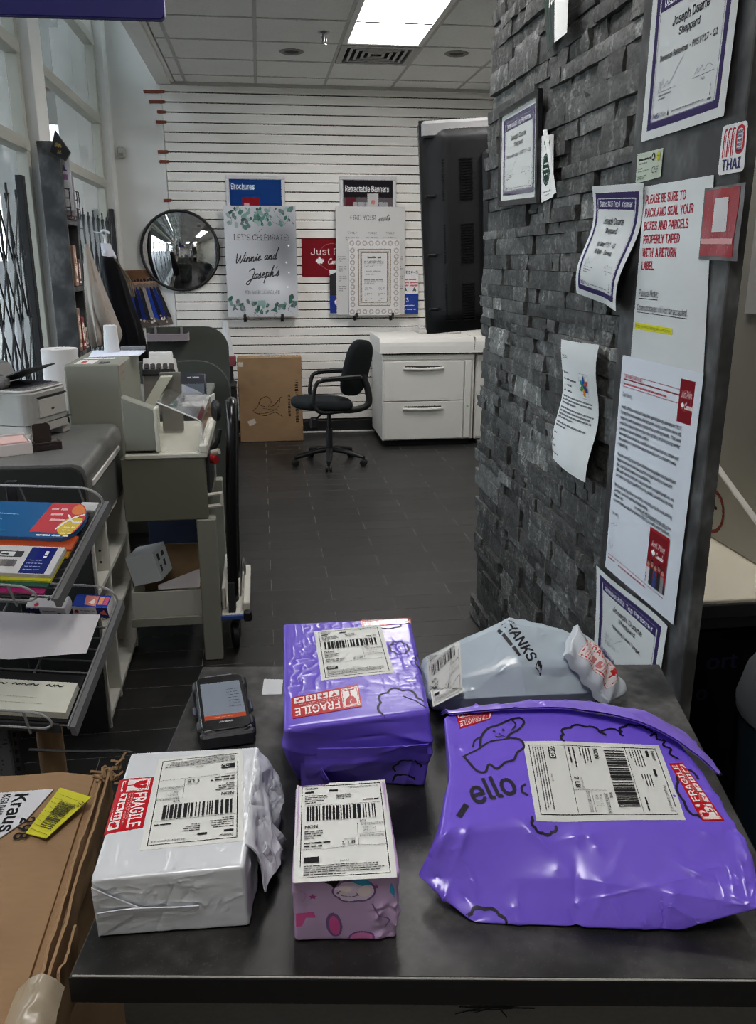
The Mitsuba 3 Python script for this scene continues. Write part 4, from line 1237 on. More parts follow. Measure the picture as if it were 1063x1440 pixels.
# guillotine paper cutter on its stand
k = thing('paper_cutter', 'beige guillotine paper cutter with clear safety guard on a stand', 'paper cutter')
BG, BG2 = (132, 133, 122), (104, 104, 90)
CX0, CX1, CY0, CY1 = -.575, -.245, 3.38, 4.10
part(k, 'tower', bx(-.803, -.585, 3.605, 4.19, .633, 1.241, .006), 'satin', BG)
part(k, 'cabinet', bx(CX0, CX1, CY0, CY1, .633, .895, .004), 'satin', BG2)
part(k, 'bed', bx(CX0 + .02, CX1 + .01, CY0 - .012, CY1, .893, .912, .004), 'satin', (196, 194, 180))
part(k, 'bed_lip', bx(CX1 - .02, CX1 + .012, CY0 - .012, CY1 - .1, .91, .945, .005), 'satin', (206, 204, 192))
part(k, 'blade_housing', extr(Polygon([(0, 0), (.122, 0), (.122, .165), (0, .215)]), .07, (-.552, 3.45, .925), (1, 0, 0), (0, 0, 1), .004), 'satin', BG)
part(k, 'housing_edge', bx(-.432, -.418, 3.372, 3.452, .92, 1.095, .003), 'satin', (204, 202, 188))
part(k, 'housing_foot', bx(-.555, -.43, 3.40, 3.45, .912, .93, .002), 'satin', (24, 24, 26))
part(k, 'clamp_bar', extr(Polygon([(0, 0), (.05, .0), (.16, .17), (.11, .17)]), .05, (-.55, 3.78, 1.0), (1, 0, 0), (0, 0, 1)), 'satin', (190, 188, 172))
part(k, 'blade_plate', bx(-.45, -.36, 3.80, 3.83, .92, 1.18, .003), 'satin', (110, 108, 100))
gx = [(-.42, 1.115), (-.27, 1.045), (-.252, 1.03), (-.248, .915)]
gd = part(k, 'guard', join(*[(np.array([(a[0], 3.40, a[1]), (b[0], 3.40, b[1]), (b[0], 4.05, b[1]), (a[0], 4.05, a[1])]), np.array([[0, 1, 2], [0, 2, 3]])) for a, b in zip(gx[:-1], gx[1:])] +
     [(np.array([(-.42, 3.40, .915)] + [(a, 3.40, b) for a, b in gx]), np.array([[0, 1, 2], [0, 2, 3], [0, 3, 4]]))]), 'plexi')
labels[gd] = {'label': 'clear plastic safety guard'}
part(gd, 'rim', tube([(a, 3.40, b) for a, b in gx], .0035, 5), 'satin', (210, 212, 208))
part(gd, 'rim', tube([(-.252, 3.40, 1.03), (-.252, 4.05, 1.03)], .0035, 5), 'satin', (70, 70, 70))
part(k, 'leg', bx(-.294, -.217, 3.375, 3.44, 0, .633, .004), 'satin', BG)
part(k, 'leg', bx(-.294, -.217, 4.03, 4.095, 0, .633, .004), 'satin', BG)
part(k, 'leg', bx(-.78, -.71, 3.62, 3.68, 0, .64, .004), 'satin', BG)
part(k, 'leg', bx(-.78, -.71, 4.10, 4.16, 0, .64, .004), 'satin', BG)
part(k, 'lower_shelf', join(bx(-.588, -.29, 3.395, 4.09, .178, .19, .002), bx(-.588, -.29, 3.385, 3.40, .165, .205, .003)), 'satin', BG)
part(k, 'back_panel', bx(-.588, -.25, 4.085, 4.097, .2, .633, .002), 'satin', (30, 38, 58))
part(k, 'hand_wheel', lathe([(.001, -.012), (.035, -.014), (.045, -.006), (.045, .006), (.035, .014), (.001, .012)], 24, (-.205, 3.62, 1.04), (1, .3, 0)), 'satin', (30, 30, 32), 40)
part(k, 'knob', tube([(-.24, 3.5, .86), (-.205, 3.47, .86)], .018, 12), 'satin', (150, 32, 34), 50)
part(k, 'knob', tube([(-.24, 3.54, .87), (-.195, 3.52, .885)], .013, 12), 'satin', (206, 200, 186), 50)
part(k, 'lever', tube([(-.24, 3.58, .86), (-.2, 3.56, .92), (-.19, 3.56, .97)], .011, 8), 'satin', (34, 34, 36), 50)
part(k, 'side_plate', bx(-.245, -.232, 3.42, 3.75, .72, .90, .003), 'satin', (40, 40, 42))
part(k, 'side_handle', tube([(-.245, 3.42, .725), (-.19, 3.42, .73), (-.19, 3.42, .68), (-.245, 3.42, .675)], .009, 6), 'satin', (200, 198, 186))
# printed stickers on the tower top
p = Print(seed=8).rect(.03, .03, .075, .14, (198, 196, 192)).rect(.05, .06, .02, .09, (172, 80, 74)).rect(.125, .02, .04, .075, (66, 66, 66)).greek(.13, .05, .03, .012, (190, 190, 190)).rect(.035, .2, .13, .05, (206, 204, 200))
p.lay(k, flatS((-.80, 3.615, 1.241), (1, 0, 0), (0, 1, 0)))
Print(seed=9).frame(.03, .47, .09, .06, .003, (170, 100, 92)).greek(.04, .495, .06, .014, (170, 100, 92)).lay(k, flatS((-.585, 3.61, .70), (0, 1, 0), (0, 0, 1)))
k = solo('paper_sheet', sheet(quadS((-.755, 3.88, 1.2415), (-.545, 3.93, 1.2415), (-.545, 4.15, 1.2415), (-.79, 4.18, 1.2415), .22, .4), .22, .4, 2, 2, .002), 'matte', (206, 212, 226), 'pale blue white sheets of paper on the cutter tower', 'paper')
k = thing('paper_cup', 'white paper cup upside down on top of the cutter tower', 'cup')
part(k, 'cup', lathe([(.001, 1.365), (.027, 1.365), (.029, 1.363), (.036, 1.2445), (.001, 1.2445)], 28, (-.690, 4.10, 0)), 'matte', (206, 206, 206), 40)
k = thing('clear_sleeve', 'thin clear plastic sleeve lying at the back of the cutter tower', 'plastic sleeve')
part(k, 'sleeve', bx(-.66, -.55, 4.155, 4.19, 1.2445, 1.262, .003), 'gloss', (130, 132, 134))
# boxes on the cutter's lower shelf
k = thing('white_carton', 'tilted white carton with small print leaning in the cardboard box', 'box')
cm = bx(0, .125, 0, .15, 0, .13, .002)
cm = rot(rot(cm, [0, 1, 0], -14), [0, 0, 1], -12)
part(k, 'carton', move(cm, (-.578, 3.47, .318)), 'matte', (196, 202, 206))
cS = lambda xy, off=0.0: move(rot(rot((np.c_[np.full(len(xy), .125) + np.reshape(off, -1), xy[:, 0], xy[:, 1]], None), [0, 1, 0], -14), [0, 0, 1], -12), (-.578, 3.47, .318))[0]
Print(seed=2).rect(.03, .03, .02, .03, (60, 62, 66)).rect(.08, .04, .02, .03, (60, 62, 66)).rect(.03, .08, .025, .03, (70, 72, 76)).rect(.08, .085, .03, .02, (70, 72, 76)).lay(k, cS)
k = thing('shelf_box', 'open white box with brown inside on the lower shelf of the cutter', 'box')
part(k, 'side', bx(-.584, -.297, 3.42, 3.426, .191, .31, .001), 'matte', (178, 178, 168))
part(k, 'side', bx(-.303, -.297, 3.426, 3.75, .191, .32, .001), 'cardboard')
part(k, 'side', bx(-.584, -.297, 3.75, 3.756, .191, .41, .001), 'cardboard')
part(k, 'side', bx(-.584, -.578, 3.426, 3.75, .191, .31, .001), 'matte', (178, 178, 168))
part(k, 'flap', extr(Polygon([(0, 0), (.18, 0), (.18, .085), (0, .02)]), .003, (-.48, 3.47, .30), (1, 0, 0), (0, .55, .83)), 'matte', (202, 198, 200))

# folding hand truck
k = thing('hand_truck', 'black folding hand truck with a white platform beside the cutter', 'hand truck')
arch = smoothpath([(-.165, 3.46, .24), (-.155, 3.46, .6), (-.14, 3.48, .95), (-.138, 3.52, 1.05), (-.138, 3.60, 1.075), (-.138, 3.68, 1.05), (-.14, 3.72, .95), (-.155, 3.74, .6), (-.165, 3.74, .24)], 6)
part(k, 'handle', tube(arch, .024, 10), 'gloss', (16, 16, 18), 50)
part(k, 'crossbar', tube([(-.155, 3.46, .6), (-.155, 3.74, .6)], .013, 8), 'gloss', (18, 18, 20), 50)
part(k, 'hinge', extr(Polygon([(0, 0), (.10, 0), (.10, .06), (.05, .13), (.01, .13)]), .03, (-.185, 3.41, .20), (0, 1, 0), (0, 0, 1), .004), 'satin', (40, 42, 42))
part(k, 'platform', join(bx(-.215, -.10, 3.40, 3.92, .185, .2, .004), bx(-.125, -.095, 3.42, 3.9, .2, .24, .005), bx(-.213, -.198, 3.45, 3.9, .2, .3, .004)), 'satin', (200, 198, 188))
part(k, 'edge_strip', join(bx(-.222, -.095, 3.392, 3.402, .175, .195, .003)), 'satin', (46, 74, 140))
part(k, 'corner_cap', bx(-.122, -.088, 3.385, 3.42, .165, .21, .006), 'satin', (18, 18, 19))
part(k, 'guard_wire', tube(smoothpath([(-.14, 3.60, .2), (-.13, 3.60, .32), (-.125, 3.68, .35), (-.12, 3.76, .3), (-.12, 3.77, .2)], 5), .005, 6), 'metal', (140, 140, 140))
for y in (3.50, 3.84):
    w = part(k, 'wheel', lathe([(.02, -.015), (.052, -.016), (.06, -.01), (.06, .01), (.052, .016), (.02, .015), (.001, .012)], 24, (-.165, y, .06), (1, .1, 0)), 'satin', (16, 16, 17), 40)
    part(w, 'fork', join(bx(-.19, -.185, y - .012, y + .012, .05, .18, .001), bx(-.145, -.14, y - .012, y + .012, .05, .18, .001)), 'metal', (130, 130, 130))

# grey service desk with the shelf unit under it
k = thing('service_desk', 'grey laminate desk with a rounded edge holding the fax machine', 'desk')
prof = [(-1.2, 0), (-1.2, -.03), (-.665, -.03), (-.640, -.05), (-.632, -.08), (-.632, -.26), (-.598, -.26), (-.598, -.045), (-.602, -.022), (-.614, -.007), (-.635, 0)]
part(k, 'top', extr(Polygon(prof), .74, (0, 3.59, 1.0), (1, 0, 0), (0, 0, 1)), 'desk_laminate', smooth=35)
part(k, 'front_panel', extr(unary_union([sbox(-1.2, 0, -.607, .9), rrect(-1.2, .5, -.607, .992, .05, 6), sbox(-1.2, .5, -.8, .992)]), .012, (0, 2.848, 0), (1, 0, 0), (0, 0, 1), .002), 'matte', (42, 42, 41))
part(k, 'rail', bx(-.6, -.592, 2.93, 3.50, .905, .925, .001), 'satin', (206, 204, 198))
k = thing('shelf_unit', 'white shelf unit with pin holes under the grey desk', 'shelf unit')
WS = (204, 202, 192)
for y in (2.862, 3.10, 3.56):
    d = part(k, 'upright', bx(-.95, -.60, y, y + .018, 0, .735, .001), 'satin', WS)
    for q in range(9):
        for x in (-.63, -.68):
            if y < 3.3:
                part(d, 'pin_hole', lathe([(.0005, .0006), (.004, .0006), (.0042, 0)], 8, (x, y, .25 + q * .045), (0, -1, 0)), 'matte', (30, 30, 28))
for z in (.04, .33, .53, .735):
    for a, b in ((2.88, 3.10), (3.118, 3.56)):
        part(k, 'shelf', bx(-.95, -.603, a, b, z - .018, z, .001), 'satin', WS)
part(k, 'back_panel', bx(-.96, -.95, 2.862, 3.578, 0, .735, .001), 'satin', (150, 148, 140))

# fax machine and small things on the desk
k = thing('fax_machine', 'grey office fax machine with a corded handset on the desk', 'fax machine')
FO, FA = np.array([-.852, 3.205, 1.0]), math.radians(70)
fu, fv = np.array([math.cos(FA), math.sin(FA), 0]), np.array([-math.sin(FA), math.cos(FA), 0])


def fm(m):
    return FO + m[0][:, :1] * fu + m[0][:, 1:2] * fv + m[0][:, 2:] * np.array([0, 0, 1.0]), m[1]


GY = (150, 149, 144)
body = extr(rrect(0, 0, .27, .36, .045), .125, (0, 0, .065), (1, 0, 0), (0, 1, 0), .012)
part(k, 'upper_body', fm(body), 'satin', GY, 40)
part(k, 'lower_body', fm(join(extr(rrect(.0, 0, .27, .36, .04), .03, (0, 0, .032), (1, 0, 0), (0, 1, 0)), bx(0.0, .07, .01, .35, 0, .034, .004), bx(.215, .27, .01, .35, 0, .034, .004))), 'satin', (168, 164, 158), 40)
part(k, 'top_rim', fm(tube([(q[0], q[1], .19) for q in list(rrect(.006, .006, .264, .354, .042).exterior.coords)[:-1]], .004, 6, True)), 'satin', (196, 196, 192))
part(k, 'top_cover', fm(extr(rrect(.012, .012, .258, .348, .038), .01, (0, 0, .187), (1, 0, 0), (0, 1, 0), .004)), 'satin', (100, 100, 98))
part(k, 'paper_door', fm(bx(.06, .235, -.004, .004, .085, .155, .002)), 'satin', (172, 168, 162))
part(k, 'slot', fm(bx(.055, .24, -.006, .0, .158, .164, .001)), 'matte', (40, 40, 40))
Print(seed=1).greek(.075, .022, .03, .013, (60, 60, 62)).lay(k, lambda xy, off=0.0: fm((np.c_[.06 + xy[:, 0], -.004 - np.reshape(off, -1), .085 + xy[:, 1]], None))[0])
part(k, 'seam', fm(bx(-.001, .271, -.0008, .02, .062, .065, .0003)), 'matte', (40, 40, 40))
part(k, 'output_well', fm(bx(.06, .25, .05, .2, .1925, .199, .002)), 'matte', (44, 46, 56))
part(k, 'control_panel', fm(extr(Polygon([(.20, 0), (.40, 0), (.40, .12), (.24, .075)]), .26, (.0, 0, .19), (0, 1, 0), (0, 0, 1), .004)), 'satin', (112, 112, 110))
for q in range(4):
    for r in range(3):
        part(k, 'key', fm(bx(.06 + q * .03, .08 + q * .03, .27 + r * .03, .288 + r * .03, .275 + r * .009, .284 + r * .0092, .002)), 'satin', (170, 170, 168))
part(k, 'paper_flap', fm(extr(Polygon([(0, 0), (.18, .075), (.19, .082), (.10, .055), (.0, .012)]), .15, (.21, .04, .205), (0, 1, 0) if False else (.55, .6, 0), (0, 0, 1.0))) if False else fm((np.array([(.03, .19, .205), (.24, .19, .205), (.24, .03, .265), (.03, .03, .265), (.03, .19, .21), (.24, .19, .21), (.24, .03, .27), (.03, .03, .27)]), np.array([[0, 2, 1], [0, 3, 2], [4, 5, 6], [4, 6, 7], [0, 1, 5], [0, 5, 4], [1, 2, 6], [1, 6, 5], [2, 3, 7], [2, 7, 6], [3, 0, 4], [3, 4, 7]]))), 'satin', (66, 68, 70))
hs = part(k, 'handset', fm(join(tube(smoothpath([(.02, .115, .235), (.015, .20, .262), (.015, .29, .268), (.02, .37, .25)], 5), .021, 10, flat=.75), bx(-.005, .05, .09, .145, .2, .245, .012), bx(-.005, .05, .34, .395, .215, .26, .012))), 'satin', (112, 112, 110), 40)
a = np.linspace(0, 1, 260)
coil = np.c_[-.018 - .02 * np.sin(a * 3) + .009 * np.cos(a * 150), .11 + .22 * a, .205 - .055 * np.sin(a * 2.2) + .009 * np.sin(a * 150)]
part(hs, 'coil_cord', fm(tube(coil, .0028, 5)), 'satin', (150, 150, 148))
k = thing('pink_tray', 'small pink and white desk tray beside the fax machine', 'tray')
m = join(bx(0, .13, 0, .09, 0, .006), bx(0, .13, 0, .005, 0, .04), bx(0, .13, .085, .09, 0, .06), bx(0, .005, 0, .09, 0, .05), bx(.125, .13, 0, .09, 0, .045))
part(k, 'tray', move(rotz(m, 28), (-.925, 2.98, 1.0)), 'satin', (206, 196, 192))
part(k, 'cards', move(rotz(rot(bx(.03, .12, .02, .08, .01, .05, .002), [1, 0, 0], 12, (.07, .05, .03)), 28), (-.925, 2.98, 1.0)), 'matte', (212, 176, 170))
k = thing('card_holder', 'dark brown business card holder next to the pink tray', 'card holder')
m = join(bx(0, .10, 0, .06, 0, .022, .003), bx(0, .10, 0, .006, .02, .03, .002), bx(0, .006, 0, .06, .02, .035, .002), bx(.094, .10, 0, .06, .02, .03, .002), rot(extr(rrect(.012, 0, .075, .07, .012), .006, (0, .05, .02), (1, 0, 0), (0, 0, 1), .001), [1, 0, 0], -10, (0, .05, .02)))
part(k, 'holder', move(rotz(m, 24), (-.815, 3.06, 1.0)), 'gloss', (42, 32, 30))

# ================================================================== DISPLAY RACK, lower left
LD = np.array([-.97, .243, 0.0])


def tray_frame(F, B, W):
    F, B = np.array(F, float), np.array(B, float)
    D = np.linalg.norm(B - F)
    return quadS(F + LD * W, F, B, B + LD * W, W, D), W, D


def slab(S, x0, x1, y0, y1, o0, o1, nx=2):
    """A flat block lying on the surface S."""
    q = np.array([(x, y) for x in (x0, x1) for y in (y0, y1)])
    a, b = S(q, np.full(4, o0)), S(q, np.full(4, o1))
    v = np.empty((8, 3))
    v[0::2], v[1::2] = a, b
    return v, _CUBEF


rk = thing('display_rack', 'chrome wire display rack with two sloping trays of paper goods', 'display rack')
S1, W1, D1 = tray_frame((-.53, 2.08, .83), (-.447, 2.40, .986), .72)
S2, W2, D2 = tray_frame((-.486, 1.92, .555), (-.430, 2.38, .690), .72)
CH = (96, 98, 100)
for S, W, D, nm in ((S1, W1, D1, 1), (S2, W2, D2, 2)):
    tr = part(rk, 'wire_tray', join(*[tube(S(np.array([(0, y), (W - .012, y)]), np.array([-.012, -.012])), .0028, 5) for y in np.linspace(.012, D - .01, 11)]), 'satin', CH)
    for q in (.18, .36, .54):
        part(tr, 'cross_wire', tube(S(np.array([(q, .0), (q, D)]), np.array([-.017, -.017])), .003, 5), 'satin', CH)
    part(tr, 'side_rail', slab(S, W - .014, W, -.01, D, -.022, .008), 'satin', (104, 105, 106))
    part(tr, 'side_rail', slab(S, W - .020, W - .015, -.01, D, .0, .010), 'satin', (120, 121, 122))
    bk_ = smoothpath(np.array([(0, D - .005, .06), (.3, D - .005, .06), (W - .11, D - .005, .06), (W - .05, D - .005, .055), (W - .02, D - .005, .03), (W - .018, D - .005, -.01)]), 5)
    part(tr, 'back_guard', tube(S(bk_[:, :2], bk_[:, 2]), .0035, 6), 'satin', (160, 161, 162))
    for q in (.24, .47, W - .075):
        part(tr, 'guard_post', tube(S(np.array([(q, D - .005), (q, D - .005)]), np.array([-.012, .058])), .003, 5), 'satin', CH)
    lip = smoothpath(np.array([(0, -.004, .045), (.4, -.004, .045), (W - .12, -.004, .045), (W - .075, -.004, .035), (W - .06, -.004, .012), (W - .075, -.004, -.006), (W - .12, -.004, -.01), (.3, -.004, -.01), (0, -.004, -.01)]), 5)
    part(tr, 'front_lip', tube(S(lip[:, :2], lip[:, 2]), .0032, 6), 'satin', (150, 151, 152))
    for q in (.2, .4, W - .125):
        part(tr, 'lip_post', tube(S(np.array([(q, -.004), (q, -.004)]), np.array([-.03, .047])), .0035, 5), 'satin', (130, 131, 132))
for q in (.1, .42):
    b = S1(np.array([(q, D1)]), 0.0)[0] + [0, .03, 0]
    part(rk, 'upright', bx(b[0] - .015, b[0] + .015, b[1] - .01, b[1] + .01, 0, b[2] + .05, .002), 'satin', (34, 34, 36))
part(rk, 'price_strip', slab(S2, .42, W2 - .05, .006, .012, -.035, -.006), 'satin', (60, 60, 62))
part(rk, 'label_holder', slab(S1, W1 - .075, W1 - .025, D1 - .045, D1 - .012, .004, .012), 'satin', (196, 196, 194))
k = solo('speckled_panel', rotz(bx(-1.1, -.685, 2.04, 2.065, 0, .50, .004), -4, (-.685, 2.04, 0)), 'speckle', None, 'dark speckled panel below the lower tray of the display rack', 'panel')
k = thing('shelf_channel', 'black slotted upright channel beside the speckled panel', 'channel')
part(k, 'channel', bx(-.678, -.662, 2.03, 2.055, 0, .53, .002), 'satin', (34, 35, 37))
part(k, 'slots', join(*[bx(-.674, -.666, 2.0288, 2.032, z, z + .012, 0) for z in np.arange(.05, .5, .025)]), 'matte', (8, 8, 8))
labels[k + '__slots'] = {'kind': 'stuff'}
solo('cardboard_tube', lathe([(.026, 0), (.034, 0), (.034, .52), (.026, .52), (.026, 0)], 28, (-.615, 2.14, 0)), 'cardboard', None, 'brown cardboard tube standing under the display rack', 'tube', smooth=40)
solo('wire_hoop', tube(smoothpath([(-.54, 1.72, .62), (-.42, 1.68, .63), (-.33, 1.66, .635), (-.30, 1.66, .60), (-.30, 1.66, .4), (-.30, 1.66, .005)], 5), .0035, 6), 'metal', (90, 92, 94), 'thin wire hoop in front of the display rack behind the big carton', 'wire hoop')

# goods on the upper tray
k = thing('paper_pack', 'shiny blue wrapped pack with a red and yellow corner on the upper tray', 'paper pack')
sh = unary_union([sbox(0.05, .175, .655, .315), affinity.scale(Point(.655, .245).buffer(1, 12), .045, .07)])
SB = lambda xy, off=0.0: S1(xy, np.reshape(off, -1) + .028)
part(k, 'pack', sheet(SB, W1, D1, thick=.013, poly=sh, me=.06), 'film', (26, 88, 140))
p = Print(seed=3).poly(sh.intersection(sbox(.59, .195, 1, 1)), (190, 58, 66)).poly(Point(.675, .22).buffer(.038, 8).intersection(sh.buffer(-.004)), (206, 176, 66)).poly(Point(.672, .29).buffer(.022, 8).intersection(sh.buffer(-.003)), (214, 120, 60))
p.poly(Polygon([(.565, .195), (.60, .195), (.60, .311), (.585, .311)]), (190, 58, 66)).line([(.635, .21), (.66, .25), (.692, .27)], .006, (226, 220, 214), 4).line([(.65, .265), (.67, .24), (.695, .24)], .005, (226, 220, 214), 4)
for q in range(3):
    p.greek(.592 + q * .006, .285 - q * .022, .045, .012, (230, 170, 170)).greek(.655, .215 - q * .012, .03, .008, (236, 224, 130))
p.greek(.59, .18, .09, .010, (210, 216, 224))
for q in range(11):
    x, y = prn.uniform(.08, .46), prn.uniform(.185, .305)
    p.line([(x, y), (x + prn.uniform(.03, .09), y + prn.uniform(-.004, .006))], .0018, (150, 190, 220))
p.lay(k, SB, off=.0135, mat='film')
for i, (y0, y1, c, o, lab) in enumerate(((.148, .20, (176, 72, 34), .020, 'bright orange card sheet under the blue pack'), (.128, .20, (196, 142, 44), .012, 'amber yellow card sheet under the orange one'), (.124, .30, (44, 46, 48), .004, 'black card sheet at the bottom of the upper tray stack'),
                                    (.032, .125, (192, 190, 46), .020, 'bright yellow card sheet under the white pack'), (.020, .12, (42, 88, 76), .012, 'dark green card sheet under the yellow one'), (.004, .12, (158, 34, 100), .004, 'magenta card sheet at the front of the upper tray'))):
    solo('card_sheet', slab(S1, .04, .698 - .006 * (i % 3) - (.0 if i < 3 else .010), y0, y1, o, o + .007), 'gloss', c, lab, 'card sheet', 'coloured card sheets on the upper tray')
k = thing('paper_pack', 'clear wrapped white pack with a navy band on the upper tray', 'paper pack')
part(k, 'pack', slab(S1, .10, .688, .042, .142, .028, .040), 'film', (196, 194, 194))
p = Print(seed=7).rect(.60, .044, .070, .094, (26, 40, 104)).rect(.622, .095, .04, .04, (20, 26, 110)).rect(.50, .10, .085, .022, (60, 60, 62)).rect(.523, .103, .04, .016, (210, 210, 210)).greek(.527, .107, .03, .010, (50, 50, 52))
p.rect(.495, .066, .085, .024, (110, 108, 106)).rect(.515, .066, .025, .024, (138, 132, 122)).rect(.555, .066, .018, .024, (90, 88, 88))
for q in range(5):
    p.line([(.455 + q * .008, .05), (.475 + q * .008, .125)], .0014, (130, 130, 134))
for q in range(4):
    p.greek(.608, .055 + q * .011, .045, .005, (140, 150, 200))
p.rect(.645, .098, .009, .008, (220, 224, 236)).rect(.645, .108, .009, .016, (220, 224, 236)).lay(k, S1, off=.0405)
# goods on the lower tray
for i, (x0, x1, y, lab, cols) in enumerate(((.455, .572, .40, 'white and navy pencil box with a red dot on the lower tray', ((206, 204, 206), (34, 36, 84))), (.59, .695, .41, 'blue pencil box with an orange picture beside the white one', ((36, 58, 140), (40, 42, 96))))):
    k = thing('pencil_box', lab, 'box', 'pencil boxes on the lower tray')
    part(k, 'carton', slab(S2, x0, x1, y, y + .055, .001, .036), 'satin', (204, 202, 204))
    FS = lambda xy, off=0.0, y=y, x0=x0: S2(np.c_[x0 + xy[:, 0], np.full(len(xy), y) - np.reshape(off, -1)], xy[:, 1] + .001)
    TS = lambda xy, off=0.0, y=y, x0=x0: S2(np.c_[x0 + xy[:, 0], y + xy[:, 1]], .036 + np.reshape(off, -1))
    w = x1 - x0
    p = Print(seed=i)
    if i == 0:
        p.rect(0, 0, .04, .03, cols[1]).poly(Polygon([(.005, .004), (.03, .008), (.01, .02)]), (150, 90, 110)).poly(Point(w - .02, .012).buffer(.007), (170, 34, 44)).greek(.048, .02, .04, .006, (140, 138, 140))
        p.lay(k, FS)
        Print(seed=4).rect(.055, .03, .007, .02, (40, 40, 42)).greek(.01, .02, .03, .006, (170, 168, 170)).greek(.07, .03, .035, .006, (170, 168, 170)).poly(Point(.03, .01).buffer(.007), (190, 60, 70)).lay(k, TS)
    else:
        p.rect(w * .68, 0, w * .32, .035, cols[1]).poly(Polygon([(w * .72, .012), (w * .97, .008), (w * .9, .028)]), (190, 104, 92)).poly(Point(.012, .018).buffer(.006), (170, 34, 44)).greek(.022, .02, .045, .006, (140, 138, 140))
        p.lay(k, FS)
        Print(seed=4).rect(0, 0, w, .055, (32, 60, 146)).poly(Polygon([(.035, .01), (.07, .004), (.07, .05), (.03, .052)]), (214, 130, 120)).poly(Polygon([(.045, .02), (.063, .01), (.06, .04)]), (240, 226, 220)).rect(w * .70, .012, .014, .036, (226, 150, 110)).rect(w * .85, .012, .013, .036, (206, 90, 120)).lay(k, TS)
k = solo('paper_sheet', sheet(lambda xy, off=0.0: S2(xy, .055 + .012 * np.sin(xy[:, 0] * 9 + 1) + np.reshape(off, -1) - .9 * np.maximum(0, .2 - xy[:, 1]) * .0), .72, .46, 14, 4, .0006, poly=Polygon([(.24, .375), (.70, .345), (.705, .19), (.50, .172), (.08, .19)]), me=.05), 'matte', (200, 197, 200), 'large curved white paper sheet lying over the lower tray', 'paper')
solo('paper_sheet', sheet(lambda xy, off=0.0: S2(xy, .045 + np.reshape(off, -1)), .72, .46, 4, 4, .0006, poly=Polygon([(.05, .37), (.24, .36), (.14, .2), (.05, .2)]), me=.1), 'matte', (150, 147, 150), 'white paper sheet underneath the curved sheet at the rack edge', 'paper')
k = thing('paper_pack', 'cream pack of paper with a line of script at the front of the lower tray', 'paper pack')
part(k, 'pack', slab(S2, .05, .69, .022, .125, .0, .022), 'gloss', (204, 204, 190))
p = Print(seed=5)
for q, n in ((.30, 4), (.41, 4), (.52, 3), (.61, 2)):
    for j in range(n):
        a_ = q + j * .024
        p.line([(a_, .108), (a_ + .008, .113), (a_ + .014, .107), (a_ + .022, .112)], .003, (50, 50, 48), 3)
p.line([(.1, .07), (.6, .066)], .0012, (170, 170, 158)).line([(.1, .05), (.62, .046)], .0012, (170, 170, 158)).lay(k, S2, off=.0225)
solo('dark_liner', slab(S2, .05, .69, .012, .175, -.008, -.001), 'satin', (26, 26, 28), 'dark liner sheet under the cream pack on the lower tray', 'liner')

# ================================================================== COUNTER
TOPZ = .95
cs = [np.array(q) for q in ((-.22, .729), (.54, .620), (.69, 1.308), (-.128, 1.409))]
k = thing('counter', 'dark mottled stone look service counter holding the parcels', 'counter')


def quadprism(pts, z0, z1, b=.003):
    P = Polygon([tuple(q) for q in pts])
    return extr(P, z1 - z0, (0, 0, z0), (1, 0, 0), (0, 1, 0), b)


part(k, 'top', quadprism(cs, TOPZ - .034, TOPZ, .0022), 'counter_stone')
cen = sum(cs) / 4
ins = [cen + (q - cen) * (1 - .10) for q in cs]
part(k, 'body', quadprism(ins, .09, TOPZ - .034, .002), 'desk_laminate')
part(k, 'plinth', quadprism([cen + (q - cen) * .84 for q in cs], 0, .09, .002), 'matte', (24, 24, 25))
du = (ins[1] - ins[0]) / np.linalg.norm(ins[1] - ins[0])
p = Print(seed=3)
for q in range(16):
    p.line([(.36 + prn.uniform(0, .06), .03 - q * .001 + prn.uniform(-.006, .006)), (.37 + prn.uniform(.02, .09), .028 + prn.uniform(-.008, .005))], .0015, (36, 38, 38))
p.lay(k, flatS((ins[0][0], ins[0][1], .855), (du[0], du[1], 0), (0, 0, 1)), name='scuff_mark')
# edge banding: thin worn light line along the front edge
part(k, 'edge_band', quadprism([cs[0] + [-.0005, -.0012], cs[1] + [.0, -.0012], cs[1] + [0, .0006], cs[0] + [0, .0006]], TOPZ - .033, TOPZ - .0022, 0), 'satin', (14, 14, 15))
wear = tube([(cs[0][0] + .003, cs[0][1] + .0005, TOPZ - .0012), (cs[1][0], cs[1][1] + .0005, TOPZ - .0012)], .0011, 6)
part(k, 'worn_edge', wear, 'satin', (150, 148, 142))

# ================================================================== BIG CARTON AT THE LEFT
k = thing('big_carton', 'large brown corrugated carton with a frayed edge left of the counter', 'cardboard box')
part(k, 'body', bx(-.80, -.258, .42, 1.19, 0, .888, .004), 'cardboard')
tri = trimesh.creation.box((.52, .725, .012))
v, f = trimesh.remesh.subdivide_to_size(tri.vertices, tri.faces, .03)
v = v + [-.54, .815, .898]
v[:, 2] += (meshkit.fbm(v * 9, 3, 2) - .5) * .012 - .010 * np.clip((v[:, 0] + .33) / .05, 0, 1)
part(k, 'top_flap', (v, f), 'cardboard', smooth=30)


